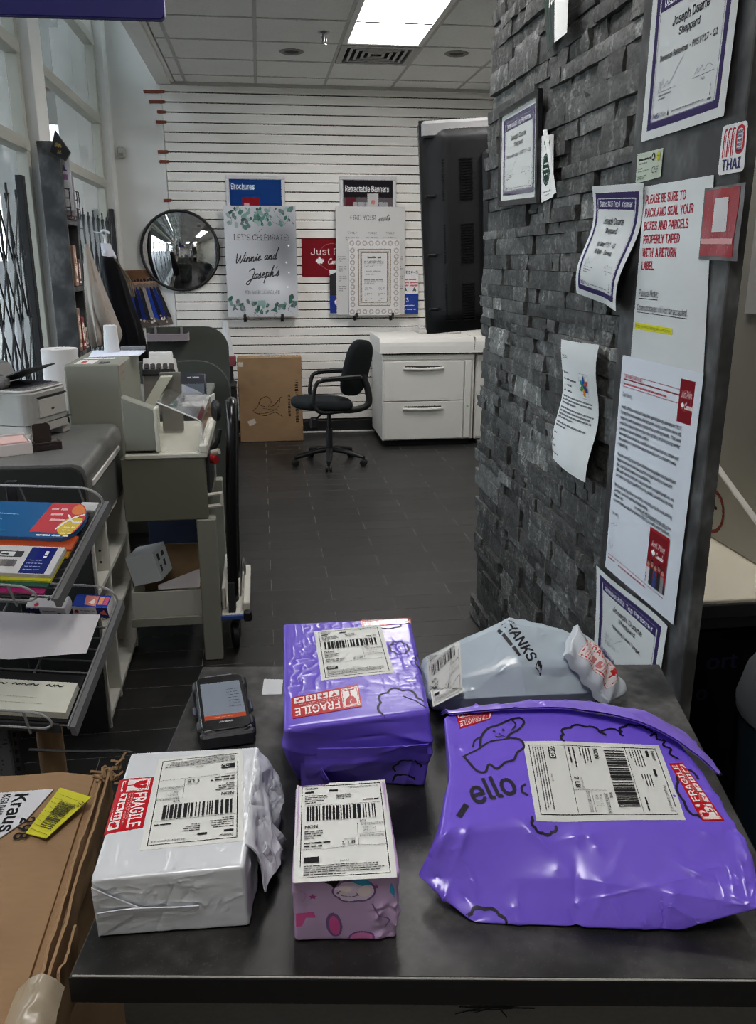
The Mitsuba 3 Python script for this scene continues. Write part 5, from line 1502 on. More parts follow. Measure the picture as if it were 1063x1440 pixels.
def frayed(x, y0, y1, z0, z1, seed, t=.004, amp=.006):
    def fn(u, w):
        y = y0 + (y1 - y0) * u
        e = meshkit.fbm(np.c_[y * 45, y * 0 + seed, y * 0], 3, seed) - .5
        zt = z1 + e * amp * 3
        X = x + (meshkit.fbm(np.c_[y * 14, w * 2, y * 0 + seed], 3, seed + 1) - .5) * amp * 2.2
        return np.c_[X, y, z0 + (zt - z0) * w]
    a, f1 = grid(fn, 90, 6)
    b = a + [t, 0, 0]
    n = len(a)
    i = np.arange(89)
    top = np.vstack([np.c_[i * 6 + 5, (i + 1) * 6 + 5, (i + 1) * 6 + 5 + n], np.c_[i * 6 + 5, (i + 1) * 6 + 5 + n, i * 6 + 5 + n]])
    return np.vstack([a, b]), np.vstack([f1, f1[:, ::-1] + n, top])


for i, (x, zt, am) in enumerate(((-.267, .905, .0028), (-.2575, .904, .0022))):
    part(k, 'torn_edge', frayed(x, .43, 1.175, .86, zt, 4 + i, .0035, am), 'cardboard', smooth=25)
part(k, 'torn_edge', frayed(-.252, .74, .86, .80, .898, 17, .003, .008), 'cardboard', smooth=25)
bits = []
for q in range(26):
    c = np.array([-.252 + prn.uniform(-.014, .012), 1.165 + prn.uniform(-.02, .022), .892 + prn.uniform(0, .02)])
    bits.append(tube([c, c + np.array([prn.uniform(-.014, .014), prn.uniform(-.01, .01), prn.uniform(.0, .014)])], .0022, 4))
t_ = part(k, 'torn_shreds', join(*bits), 'cardboard')
labels[t_] = {'kind': 'stuff'}
v, f = grid(lambda u, w: np.c_[-.285 + .05 * u, .66 + .10 * w, .90 + .022 * np.sin(u * 3.1) + .01 * meshkit.fbm(np.c_[u * 5, w * 7, u * 0], 3, 5)], 14, 20)
part(k, 'packing_tape', (v, f), 'film', (150, 138, 118), True)
WS_ = quadS((-.62, .80, .9045), (-.33, .80, .9045), (-.33, 1.13, .9045), (-.62, 1.13, .9045), .29, .33)
lp = Polygon([(0, 0), (.02, 0), (.075, .06), (.245, .225), (.27, .26), (.292, .33), (0, .33)])
part(k, 'shipping_label', sheet(WS_, .29, .33, thick=.0012, poly=lp, me=.08), 'matte', (196, 197, 202))
p = Print(seed=6)
p.text('298', .2635, .268, .0185, (24, 24, 26), bold=True, rot=-90, w=.050).text('Kraus', .240, .325, .0185, (24, 24, 26), bold=True, rot=-90, w=.088).text('KGUW1-30WW', .223, .325, .0105, (36, 36, 38), bold=True, rot=-90, w=.105)
for q in range(9):
    p.rect(.195 - q * .013, .06 + q * .0, .0035, .25, (70, 70, 76)) if q > 6 else [p.rect(.208 - q * .010, .325 - .05 * r_ - .004 * ((q * 3 + r_) % 5) - .03, .0045, .028 - .003 * ((q + r_) % 3), (84, 84, 90)) for r_ in range(4)]
for q in range(16):
    p.line([(.02 + q * .004, .25 - q * .012), (.19 - q * .004, .252 - q * .012)], .0014, (160, 160, 164))
p.lay(k, WS_, off=.0016)
YS = quadS((-.342, 1.028, .9065), (-.312, 1.013, .9065), (-.269, 1.099, .9065), (-.319, 1.129, .9065), .05, .115)
k2 = part(k, 'yellow_sticker', sheet(YS, .05, .115, thick=.0012), 'gloss', (190, 186, 40))
p = Print(seed=5).text('H502408', .045, .10, .009, (70, 66, 20), rot=-115).bars(.016, .02, .026, .065, (66, 66, 40), vert=True)
for q in range(9):
    p.line([(.004, .01 + q * .011), (.046, .006 + q * .011)], .0007, (120, 116, 24))
p.lay(k, YS, off=.0016)

# ================================================================== PARCELS ON THE COUNTER
def lattice(ctrl, p):
    """Piecewise trilinear map of p in [0,1]^3 through ctrl[z][y][x]."""
    c = np.asarray(ctrl, float)
    nz, ny, nx = c.shape[:3]
    out = 0
    idx, fr = [], []
    for d, n in zip((2, 1, 0), (nz, ny, nx)):
        s = np.clip(p[:, d] * (n - 1), 0, n - 1 - 1e-9)
        idx.append(np.floor(s).astype(int))
        fr.append(s - np.floor(s))
    for a in (0, 1):
        for b in (0, 1):
            for e in (0, 1):
                w = (fr[0] if a else 1 - fr[0]) * (fr[1] if b else 1 - fr[1]) * (fr[2] if e else 1 - fr[2])
                out = out + w[:, None] * c[idx[0] + a, idx[1] + b, idx[2] + e]
    return out


def box_grid(n, dims, r):
    """Rounded box over [0,1]^3 with n x n quads a side: dims in metres set the rounding r."""
    faces, pts, at = [], [], 0
    g = np.linspace(-1, 1, n + 1)
    for ax in range(3):
        for s in (-1, 1):
            u, w = np.meshgrid(g, g, indexing='ij')
            p = np.zeros((u.size, 3))
            p[:, ax] = s
            p[:, (ax + 1) % 3], p[:, (ax + 2) % 3] = u.ravel(), w.ravel()
            i, j = np.meshgrid(np.arange(n), np.arange(n), indexing='ij')
            a = (i * (n + 1) + j).ravel() + at
            q = np.vstack([np.c_[a, a + n + 1, a + n + 2], np.c_[a, a + n + 2, a + 1]])
            faces.append(q if s > 0 else q[:, ::-1])
            pts.append(p)
            at += len(p)
    p, f = np.vstack(pts), np.vstack(faces)
    key, inv = np.unique(np.round(p, 6), axis=0, return_inverse=True)
    p, f = key, inv.reshape(-1)[f]
    h = np.asarray(dims, float) / 2
    q = p * h
    inner = np.clip(q, -(h - r), h - r)
    d = q - inner
    l = np.linalg.norm(d, axis=1, keepdims=True)
    q = inner + d / np.maximum(l, 1e-9) * np.minimum(l, r)
    return q / (2 * h) + .5, f


def crumple(v, f, seed, count, amp, width, length, flat=None, sharp=True, aim=None):
    """Creases: many short ridges and valleys pressed along random lines of the surface."""
    m = trimesh.Trimesh(v, f, process=False)
    n = m.vertex_normals
    q = np.random.default_rng(seed)
    d = np.zeros(len(v))
    pool = np.arange(len(v)) if flat is None else np.nonzero(flat(v) > .5)[0]
    pool = pool if len(pool) else np.arange(len(v))
    for _ in range(count):
        c = v[pool[q.integers(len(pool))]]
        t = q.normal(size=3)
        if aim is not None:
            t = t * .45 + np.asarray(aim) * q.choice((-1, 1))
        t /= np.linalg.norm(t)
        r = v - c
        al = r @ t
        pe = np.linalg.norm(r - al[:, None] * t, axis=1)
        L, w = length * q.uniform(.4, 1.3), width * q.uniform(.5, 1.5)
        k = np.exp(-pe / w) if sharp else np.exp(-(pe / w) ** 2)
        d += q.choice((-1, 1), p=(.35, .65)) * q.uniform(.3, 1) * amp * k * np.exp(-(al / L) ** 2)
    if flat is not None:
        d *= flat(v)
    return v + n * d[:, None]


def parcel_mesh(ctrl, dims, r, n=64, seed=1, soft=6, waves=0.0, wf=14, creases=(), floor=.9505):
    p, f = box_grid(n, dims, r)
    v = lattice(ctrl, p)
    if soft:
        m = trimesh.Trimesh(v, f, process=False)
        trimesh.smoothing.filter_taubin(m, iterations=soft)
        v = np.array(m.vertices)
    if waves:
        m = trimesh.Trimesh(v, f, process=False)
        v = v + m.vertex_normals * (((meshkit.fbm(v * wf, 3, seed) - .5) * 2 * waves)[:, None])
    for c in creases:
        v = crumple(v, f, *c)
    v[:, 2] = np.maximum(v[:, 2], floor)
    return v, f


def corners8(b, t):
    return [[[b[0], b[1]], [b[3], b[2]]], [[t[0], t[1]], [t[3], t[2]]]]


def ship_label(weight, seed, w=.105, h=.165):
    p = Print(.02, seed)
    k = (30, 30, 32)
    p.frame(.006, .006, w - .012, h - .012, .0009, k)
    p.text('Purolator Ground U.S.', w - .009, h - .0125, .0034, k, 'r', w=.036).text('Purolator', .010, h - .013, .0034, k, w=.015, bold=True)
    p.rect(.010, h - .020, .010, .0032, k).para(.010, h - .026, .026, .0018, .0034, 5, k).rect(.038, h - .018, .010, .003, k).para(.046, h - .024, .018, .0018, .0032, 4, k)
    p.greek(w - .028, h - .038, .018, .0030, k)
    p.rect(.008, h - .044, w - .016, .0005, k)
    p.bars(.012, h - .070, w - .026, .024, k)
    p.text('NON', .010, h - .083, .0048, k, bold=True).para(.010, h - .089, .022, .0022, .0036, 4, k)
    p.text('RTE', w - .034, h - .077, .003, k, bold=True).text('INTER/TAX', w - .033, h - .083, .0038, k, w=.026).text('PCS: [ 1 ]', w - .031, h - .089, .0028, k, w=.014).text('REF: [    ]', w - .031, h - .0935, .0028, k, w=.014)
    p.rect(w - .037, h - .097, .029, .0004, k).rect(w - .037, h - .117, .0004, .038, k).text('DESTINATION', w - .035, h - .103, .0036, k, w=.026)
    p.text(weight, w - .040, h - .113, .0052, k, 'r', bold=True).text('WEIGHT/POIDS', w - .039, h - .106, .0022, k, 'r', w=.014).greek(.010, h - .108, .028, .0030, k).greek(.010, h - .113, .024, .0030, k)
    p.rect(.008, h - .117, w - .016, .0005, k)
    p.rect(.010, .028, .016, .008, k).text('GRD', .018, .0295, .005, (214, 216, 212), 'c', bold=True)
    p.text('REF #1', w / 2, .0255, .0022, k, 'c').para(.010, .0215, w - .02, .0018, .0030, 5, (60, 60, 62))
    return p


def fragile(p, x, y, w, h, solid=True):
    """The red handling sticker: wine glass on the left, FRAGILE, small words, a row of handling icons."""
    R, Wt = (176, 22, 32), (222, 214, 212)
    p.rect(x, y, w, h, R)
    g = .27 * w
    p.rect(x + .02 * w, y + .08 * h, g - .02 * w, h * .84, Wt).rect(x + .03 * w, y + .11 * h, g - .04 * w, h * .78, R).rect(x + .038 * w, y + .13 * h, g - .056 * w, h * .74, Wt)
    cx = x + g / 2 + .01 * w
    bowl = Polygon([(cx - .085 * w, y + .84 * h), (cx + .085 * w, y + .84 * h), (cx + .08 * w, y + .62 * h), (cx + .035 * w, y + .48 * h), (cx - .035 * w, y + .48 * h), (cx - .08 * w, y + .62 * h)])
    p.poly(bowl, R).rect(cx - .010 * w, y + .2 * h, .020 * w, .3 * h, R).rect(cx - .075 * w, y + .16 * h, .15 * w, .05 * h, R).line([(cx - .01 * w, y + .84 * h), (cx + .015 * w, y + .72 * h), (cx - .01 * w, y + .64 * h)], .010 * w, Wt)
    x0 = x + g + .03 * w
    p.text('FRAGILE', x0, y + .56 * h, .34 * h, Wt, bold=True, w=.66 * w)
    p.text('HANDLE WITH CARE', x0, y + .475 * h, .055 * h, (224, 180, 178), w=.5 * w).text("DON'T DROP  KEEP DRY", x0, y + .395 * h, .055 * h, (224, 180, 178), w=.6 * w)
    for q in range(4):
        a = x0 + q * .17 * w
        p.rect(a, y + .08 * h, .15 * w, .27 * h, Wt)
        if q == 0:
            p.poly(Polygon([(a + .03 * w, y + .32 * h), (a + .12 * w, y + .32 * h), (a + .09 * w, y + .2 * h), (a + .06 * w, y + .2 * h)]), R).rect(a + .068 * w, y + .1 * h, .014 * w, .1 * h, R)
        elif q == 1:
            p.poly(Polygon([(a + .02 * w, y + .2 * h), (a + .05 * w, y + .3 * h), (a + .10 * w, y + .3 * h), (a + .13 * w, y + .2 * h)]), R).rect(a + .068 * w, y + .1 * h, .014 * w, .12 * h, R)
        elif q == 2:
            for d in (.035, .09):
                p.rect(a + d * w, y + .1 * h, .02 * w, .14 * h, R).poly(Polygon([(a + (d - .016) * w, y + .22 * h), (a + (d + .010) * w, y + .33 * h), (a + (d + .036) * w, y + .22 * h)]), R)
        else:
            p.poly(Point(a + .055 * w, y + .18 * h).buffer(.036 * w, 4), R).poly(Point(a + .10 * w, y + .24 * h).buffer(.026 * w, 4), R)
    return p


def lay_label(k, on, quad, weight, seed, w=.105, h=.165):
    S = on(quadS(*quad, w, h))
    lab = part(k, 'shipping_label', sheet(S, w, h, 20, 28, .0006), 'satin', (206, 208, 204), True)
    labels[lab] = {'label': 'white shipping label with barcode'}
    ship_label(weight, seed, w, h).lay(lab, S, off=.0009, step=.00002)
    return lab


def lay_fragile(k, on, quad, w, h, cut=None):
    S = on(quadS(*quad, w, h))
    st = part(k, 'fragile_sticker', sheet(S, w, h, 24, 10, .0005), 'gloss', (188, 24, 34), True)
    labels[st] = {'label': 'red and white fragile sticker'}
    fragile(Print(.015), 0, 0, w, h).lay(st, S, mat='gloss', off=.0008, step=.00002)
    return st


# white parcel
k = thing('parcel', 'white plastic wrapped box parcel at the front left of the counter', 'parcel')
B = [(-.200, .776, .951), (-.037, .770, .951), (-.016, 1.000, .951), (-.190, 1.005, .951)]
Tt = [(-.199, .769, 1.031), (-.040, .767, 1.033), (-.024, .997, 1.034), (-.191, 1.008, 1.032)]
wm = parcel_mesh(corners8(B, Tt), (.165, .235, .081), .0042, 84, 2, 3, .0008, 16, ((5, 26, .0022, .004, .03, lambda v: np.clip((v[:, 0] + .075) / .03, .08, 1)), (6, 14, .0042, .007, .045, lambda v: np.clip((v[:, 0] + .045) / .02, 0, 1)), (7, 9, .0016, .003, .06, lambda v: np.clip((.80 - v[:, 1]) / .02, 0, 1))))
part(k, 'wrapping', wm, 'wrap', (198, 202, 206), 42)
on = OnMesh(wm)
lay_label(k, on, [(-.045, .991, 1.03), (-.153, .985, 1.03), (-.153, .808, 1.03), (-.042, .808, 1.03)], '1 LB', 3)
lay_fragile(k, on, [(-.192, .935, 1.03), (-.196, .842, 1.03), (-.154, .848, 1.03), (-.155, .945, 1.03)][::-1][1:] + [(-.192, .935, 1.03)] if False else [(-.196, .947, 1.03), (-.1975, .842, 1.03), (-.155, .848, 1.03), (-.154, .946, 1.03)], .10, .042)


def folded(fn, nu, nv, t, crum, parent, name, mat, color):
    """A thin folded layer of film with thickness t."""
    v, f = grid(fn, nu, nv)
    for c in crum:
        v = crumple(v, f, *c)
    n = trimesh.Trimesh(v, f, process=False).vertex_normals
    e = [i * nv for i in range(nu)] + [(nu - 1) * nv + j for j in range(1, nv)] + [i * nv + nv - 1 for i in range(nu - 2, -1, -1)] + [j for j in range(nv - 2, 0, -1)]
    r = np.arange(len(e))
    e, e2 = np.array(e), np.roll(e, -1)
    m = len(v)
    return part(parent, name, (np.vstack([v, v - n * t]), np.vstack([f, f[:, ::-1] + m, np.c_[e, e2 + m, e2], np.c_[e, e + m, e2 + m]])), mat, color, 42)


folded(lambda u, w: np.c_[-.040 + .012 * u + .026 * w ** .8 + .007 * np.sin(u * 11 + w * 5) * w, .800 + .19 * u, 1.0335 - .006 * w - .058 * w ** 1.5 + .004 * np.sin(u * 17) * w], 70, 34, .002, ((8, 30, .006, .005, .035), (9, 20, .003, .003, .02)), k, 'folded_end', 'wrap', (196, 200, 204))
folded(lambda u, w: np.c_[-.022 + .012 * u + .010 * np.sin(w * 3) + .004 * np.sin(u * 23), .83 + .15 * u, .998 - .043 * w], 50, 20, .002, ((10, 20, .006, .005, .03),), k, 'folded_end', 'wrap', (168, 172, 176))
folded(lambda u, w: np.c_[-.198 + .050 * u, .7745 - .0085 * np.clip((.003 + .035 * (1 - u) * w * 2 + .035 * u) / .06, 0, 1) - .001 * u, .954 + .035 * (1 - u) * w * 2 + .035 * u], 20, 20, .0012, (), k, 'end_fold', 'wrap', (190, 194, 198))
folded(lambda u, w: np.c_[-.195 + .105 * u, .7665 - .0012 * w, .985 + .006 * w + .002 * np.sin(u * 5)], 30, 4, .0015, (), k, 'end_fold', 'wrap', (184, 188, 193))

# small patterned parcel
k = thing('parcel', 'small parcel in pink and lilac patterned wrapping at the front of the counter', 'parcel')
B = [(.010, .742, .951), (.119, .731, .951), (.133, .874, .951), (.022, .884, .951)]
Tt = [(.009, .728, 1.042), (.121, .724, 1.043), (.1285, .886, 1.044), (.020, .890, 1.043)]
km = parcel_mesh(corners8(B, Tt), (.112, .16, .092), .005, 70, 3, 4, .0012, 22, ((15, 34, .0022, .004, .03), (16, 14, .005, .004, .012, lambda v: np.clip((v[:, 0] - .088) / .012, 0, 1) * np.clip((.76 - v[:, 1]) / .02, 0, 1) * np.clip((1.025 - v[:, 2]) / .01, 0, 1))))
part(k, 'wrapping', km, 'wrap', (186, 158, 196), 42)
lay_label(k, OnMesh(km), [(.0105, .722, 1.043), (.1165, .7165, 1.043), (.128, .886, 1.043), (.0215, .890, 1.043)], '1 LB', 5)
pk = Print(.006, 4)
PI, DP, LI, TE = (206, 84, 150), (120, 84, 140), (214, 196, 218), (60, 150, 190)
star = lambda x, y, r: Polygon([(x + (r if i % 2 == 0 else r * .45) * math.sin(i * math.pi / 5), y + (r if i % 2 == 0 else r * .45) * math.cos(i * math.pi / 5)) for i in range(10)])
pk.poly(star(.021, .066, .0045), (170, 70, 150)).poly(star(.085, .075, .0035), (170, 70, 150))
pk.poly(Polygon([(.004, .042), (.022, .044), (.024, .036), (.014, .036), (.010, .024), (.004, .022)]), PI)
pk.poly(affinity.rotate(affinity.scale(Point(.043, .024).buffer(1, 8), .0082, .018), 8), DP).poly(affinity.rotate(affinity.scale(Point(.0435, .023).buffer(1, 8), .0055, .0145), 8), PI)
bl_ = unary_union([affinity.scale(Point(.055, .074).buffer(1, 8), .013, .011), affinity.scale(Point(.071, .070).buffer(1, 8), .012, .012), affinity.scale(Point(.060, .066).buffer(1, 8), .012, .008)])
pk.poly(bl_.buffer(.002), DP).poly(bl_, LI).poly(affinity.scale(Point(.053, .074).buffer(1, 8), .007, .006), (226, 210, 214)).poly(affinity.scale(Point(.073, .070).buffer(1, 8), .007, .007), (226, 210, 214)).line([(.05, .067), (.06, .064), (.068, .066)], .001, DP)
pk.poly(Polygon([(.058, .086), (.076, .085), (.081, .078), (.07, .078), (.062, .083)]), TE).poly(Polygon([(.10, .08), (.104, .07), (.104, .06), (.099, .068)]), TE)
pk.poly(affinity.scale(Point(.072, .004).buffer(1, 8), .014, .010).intersection(sbox(0, .003, 1, 1)), DP).poly(affinity.scale(Point(.072, .004).buffer(1, 8), .012, .008).intersection(sbox(0, .003, 1, 1)), (206, 120, 176))
pk.line([(.082, .052), (.09, .036), (.10, .03), (.096, .018)], .0012, DP, 5).line([(.008, .078), (.014, .07), (.01, .06)], .001, (190, 130, 190), 4)
pk.lay(k, OnMesh(km, (0, 1, 0), True)(quadS((.008, .70, .952), (.120, .69, .952), (.122, .69, 1.04), (.009, .70, 1.04), .11, .09)), name='wrap_print', mat='satin', off=.0004)
ps = Print(.006, 4)
ps.poly(Polygon([(.02, .06), (.05, .064), (.05, .072), (.02, .07)]), TE).poly(affinity.scale(Point(.04, .046).buffer(1, 8), .014, .008), (222, 200, 214)).poly(star(.028, .03, .004), PI).poly(affinity.scale(Point(.11, .06).buffer(1, 8), .02, .012), (214, 130, 190)).poly(affinity.scale(Point(.085, .03).buffer(1, 8), .012, .016), (176, 120, 190)).poly(Polygon([(.12, .02), (.14, .03), (.135, .045)]), PI)
ps.lay(k, OnMesh(km, (-1, 0, 0), True)(quadS((.16, .735, .952), (.16, .88, .952), (.16, .88, 1.04), (.16, .735, 1.04), .15, .09)), name='wrap_print', mat='satin', off=.0004)

# purple box parcel
k = thing('parcel', 'purple plastic wrapped box parcel with cloud drawings at the back of the counter', 'parcel')
B = [(.026, 1.035, .951), (.200, .998, .951), (.218, 1.272, .951), (.030, 1.288, .951)]
M_ = [(.011, 1.000, 1.01), (.208, .986, 1.01), (.230, 1.288, 1.01), (.020, 1.298, 1.01)]
Tt = [(.009, .972, 1.071), (.204, .992, 1.072), (.230, 1.298, 1.073), (.017, 1.304, 1.072)]
PURP = (102, 80, 196)
um = parcel_mesh([[[B[0], B[1]], [B[3], B[2]]], [[M_[0], M_[1]], [M_[3], M_[2]]], [[Tt[0], Tt[1]], [Tt[3], Tt[2]]]], (.205, .31, .121), .0055, 86, 5, 4, .0008, 13, ((25, 40, .0022, .004, .05, lambda v: np.where(v[:, 2] > 1.066, .501, 1.2) * np.where(v[:, 2] > 1.066, .6, 1)), (26, 16, .005, .008, .06, lambda v: np.clip((1.03 - v[:, 1]) / .03, 0, 1), True, (1, .1, -.35)), (27, 10, .003, .003, .04, lambda v: np.clip((v[:, 0] - .16) / .03, 0, 1))))
part(k, 'wrapping', um, 'wrap', PURP, 42)
on = OnMesh(um)
lay_label(k, on, [(.173, 1.272, 1.07), (.066, 1.268, 1.07), (.066, 1.099, 1.07), (.173, 1.106, 1.07)] if False else [(.066, 1.097, 1.07), (.173, 1.105, 1.07), (.176, 1.272, 1.07), (.066, 1.265, 1.07)], '1 LB', 7)
lay_fragile(k, on, [(.117, 1.078, 1.07), (.021, 1.052, 1.07), (.021, .996, 1.07), (.115, 1.015, 1.07)], .098, .056)
lay_fragile(k, on, [(.231, 1.298, 1.07), (.145, 1.3, 1.07), (.145, 1.272, 1.07), (.228, 1.272, 1.07)], .086, .028)
folded(lambda u, w: np.c_[.035 + .165 * u, .9995 - .010 * w - .012 * u - .004 * np.sin(u * 3), .985 + .045 * w + .022 * u * (1 - w)], 50, 14, .0015, ((61, 12, .003, .004, .05, None, True, (1, 0, .2)),), k, 'end_fold', 'wrap', PURP)
folded(lambda u, w: np.c_[.03 + .045 * u * (1 - w * .2), 1.012 - .018 * w - .006 * u, .957 + .09 * w * (1 - .75 * u)], 24, 24, .0015, ((62, 10, .003, .004, .03),), k, 'end_fold', 'wrap', PURP)
INKK = (20, 14, 36)
flatTop = OnMesh(um, strict=True)(lambda xy, off=0.0: np.c_[xy, np.full(len(xy), 1.07)])
for pts_, w_ in ((cloud_line(.168, 1.008, .030, .048, 8, .3, .2, 5.6), .0032), (cloud_line(.193, 1.185, .014, .021, 8), .0024), (cloud_line(.188, 1.27, .022, .012, 7, .2, 3.3, 6.2), .0026), (cloud_line(.222, 1.13, .012, .03, 7, 0, 1.2, 4.6), .0024), ([(.175, 1.035), (.19, 1.02), (.2, 1.0)], .0016)):
    Print(.012).line(pts_, w_, INKK).lay(k, flatTop, name='cloud_drawing', mat='satin', off=.0005)
frontU = OnMesh(um, (0, 1, 0), True)(flatS((0.005, .95, .952), (1, -.03, 0), (0, 0, 1)))
for pts_ in (cloud_line(.170, .030, .018, .018, 7, .2, 0.2, 3.4), cloud_line(.166, .010, .014, .01, 6, .2, 0.2, 3.4)):
    Print(.008).line(pts_, .0026, INKK).lay(k, frontU, name='cloud_drawing', mat='satin', off=.0005)

# grey mailer at the back
k = thing('mailer', 'shiny grey plastic mailer reading thanks behind the large purple mailer', 'parcel')
G = [[[(.250, 1.195, .951), (.39, 1.175, .951), (.520, 1.185, .951)], [(.245, 1.245, .951), (.39, 1.25, .951), (.535, 1.23, .951)], [(.255, 1.295, .951), (.40, 1.305, .951), (.515, 1.27, .951)]],
     [[(.243, 1.185, .978), (.39, 1.157, .99), (.525, 1.172, .978)], [(.238, 1.245, .98), (.39, 1.25, 1.0), (.54, 1.23, .99)], [(.25, 1.30, .98), (.40, 1.312, .99), (.515, 1.275, .98)]],
     [[(.246, 1.205, .998), (.385, 1.178, 1.038), (.475, 1.178, 1.030)], [(.242, 1.25, 1.012), (.385, 1.245, 1.078), (.490, 1.225, 1.060)], [(.252, 1.292, 1.0), (.40, 1.29, 1.068), (.485, 1.262, 1.05)]]]
gm = parcel_mesh(G, (.29, .12, .12), .010, 72, 8, 8, .003, 14, ((31, 46, .0045, .005, .06), (32, 14, .006, .01, .08, None, True, (1, 0, .2))))
part(k, 'bag', gm, 'wrap', (176, 190, 200), 42)
on = OnMesh(gm)
lay_label(k, on, [(.236, 1.125, 1.0), (.292, 1.165, 1.0), (.312, 1.29, 1.02), (.252, 1.272, 1.0)], '1 LB', 9)
pt = Print(.01).text('THANKS', 0, 0, .022, (26, 28, 34), bold=True, w=.115).greek(.012, -.014, .085, .010, (40, 42, 50)).poly(affinity.translate(affinity.scale(unary_union([Point(-.4, .4).buffer(.5, 6), Point(.4, .4).buffer(.5, 6), Polygon([(-.85, .2), (.85, .2), (0, -.9)])]), .007, .008), .126, .016), (26, 28, 34))
pt.lay(k, on(quadS((.372, 1.252, 1.06), (.408, 1.165, 1.06), (.446, 1.180, 1.06), (.410, 1.267, 1.06), .14, .05)), name='wrap_print', mat='satin', off=.0006)
fq = [(.458, 1.185, 1.052), (.520, 1.142, .970), (.572, 1.196, .956), (.497, 1.235, 1.068)]
fS = quadS((.455, 1.178, 1.045), (.517, 1.150, .966), (.575, 1.198, .958), (.492, 1.238, 1.066), .13, .07, lambda u, v: .018 * np.sin(u * 3.14) ** .7 * np.sin(v * 3.14) ** .6 + .003 * np.sin(u * 21 + v * 9))
tail = sheet(fS, .13, .07, 40, 26, .012)
tl = part(k, 'folded_tail', tail, 'wrap', (184, 192, 200), 45)
st = part(tl, 'fragile_sticker', sheet(lambda xy, off=0.0: fS(xy + [.018, .012], .0125 + np.reshape(off, -1)), .085, .046, 24, 12, .0004), 'gloss', (188, 24, 34), True)
labels[st] = {'label': 'red and white fragile sticker'}
fp = Print(.01)
fp.rect(0, 0, .085, .046, (214, 206, 206)).frame(.002, .002, .081, .042, .002, (180, 40, 50)).text('FRAGILE', .008, .026, .013, (180, 30, 40), bold=True, w=.05).poly(Point(.07, .032).buffer(.009, 6), (180, 30, 40)).rect(.069, .012, .002, .014, (180, 30, 40))
for q in range(4):
    fp.rect(.008 + q * .014, .006, .010, .012, (200, 120, 124))
fp.lay(st, lambda xy, off=0.0: fS(xy + [.018, .012], .0125 + np.reshape(off, -1)), mat='gloss', off=.0007, step=.00002)

# large purple mailer
k = thing('mailer', 'large purple plastic mailer with hello lettering at the front right of the counter', 'parcel')
Lm = [[[(.205, .738, .951), (.315, .716, .951), (.420, .700, .951)], [(.216, .86, .951), (.35, .85, .951), (.495, .83, .951)], [(.240, .975, .951), (.36, .968, .951), (.495, .935, .951)]],
      [[(.150, .786, .981), (.322, .748, .993), (.512, .684, .986)], [(.205, .865, .99), (.35, .85, 1.0), (.528, .83, .992)], [(.226, .985, 1.015), (.36, .985, 1.02), (.530, .92, 1.015)]],
      [[(.181, .798, 1.027), (.33, .802, 1.036), (.517, .752, 1.028)], [(.207, .885, 1.060), (.35, .885, 1.066), (.514, .840, 1.053)], [(.215, .962, 1.083), (.35, .962, 1.088), (.500, .915, 1.074)]]]
mm = parcel_mesh(Lm, (.34, .24, .12), .008, 124, 11, 7, .0022, 9, ((41, 30, .003, .004, .05, lambda v: np.where(v[:, 1] > .81, .35, 1.0)), (42, 34, .0045, .0042, .05, lambda v: np.clip((.825 - v[:, 1]) / .03, 0, 1), True, (.12, -.45, -.8)), (45, 3, .004, .003, .2, lambda v: np.clip((.79 - v[:, 1]) / .03, 0, 1), True, (1, -.12, .0)), (43, 14, .003, .003, .05, lambda v: np.clip((.25 - v[:, 0]) / .03, 0, 1)), (44, 12, .004, .005, .05, lambda v: np.clip((v[:, 0] - .46) / .03, 0, 1))))
PURP2 = (112, 86, 208)
part(k, 'bag', mm, 'wrap', PURP2, 42)
on = OnMesh(mm)
mO, mX, mY = np.array([.183, .797, 1.033]), np.array([.991, -.134, 0]), np.array([.126, .937, .327])
mBase = lambda xy, off=0.0: mO + xy[:, :1] * mX + xy[:, 1:2] * mY
mQ = lambda *pts: [tuple(mO + x * mX + y * mY) for x, y in pts]
lay_label(k, on, mQ((.107, .130), (.107, .018), (.2785, .018), (.2785, .130)), '2 LB', 11, .105, .165)
lay_fragile(k, on, mQ((.298, .020), (.322, .018), (.318, .040), (.300, .104)) if False else mQ((.323, .018), (.300, .102), (.279 + .004, .100), (.298, .017)), .088, .028)
lay_fragile(k, on, mQ((.079, .190), (.026, .178), (.030, .152), (.070, .168)), .055, .026)
pm = Print(.012)
pm.text('ello', .036, .038, .030, INKK, bold=True, rot=16, w=.058).poly(affinity.rotate(sbox(.020, .020, .027, .040), -32), INKK)
body_ = [(.031, .106), (.036, .098), (.045, .085), (.055, .083), (.061, .094), (.070, .088), (.081, .097), (.092, .101), (.098, .112), (.107, .120), (.105, .132), (.094, .136)]
pm.line(body_, .003, INKK, 5).line([(.094, .136), (.080, .133), (.066, .13), (.050, .118), (.037, .110), (.031, .106)], .0022, INKK, 5)
pm.line([(.053, .122), (.056, .138), (.066, .152), (.080, .158), (.098, .168), (.110, .170), (.113, .161), (.105, .150), (.094, .143), (.088, .136)], .003, INKK, 5).line([(.098, .168), (.102, .158), (.096, .149)], .0022, INKK, 4).line([(.056, .138), (.047, .132), (.044, .122)], .0022, INKK, 4)
pm.poly(Point(.073, .147).buffer(.0018, 4), INKK).poly(Point(.085, .149).buffer(.0018, 4), INKK).line([(.074, .139), (.078, .137), (.0815, .140), (.085, .138)], .0012, INKK, 4).poly(Point(.0795, .1425).buffer(.0012, 4), INKK)
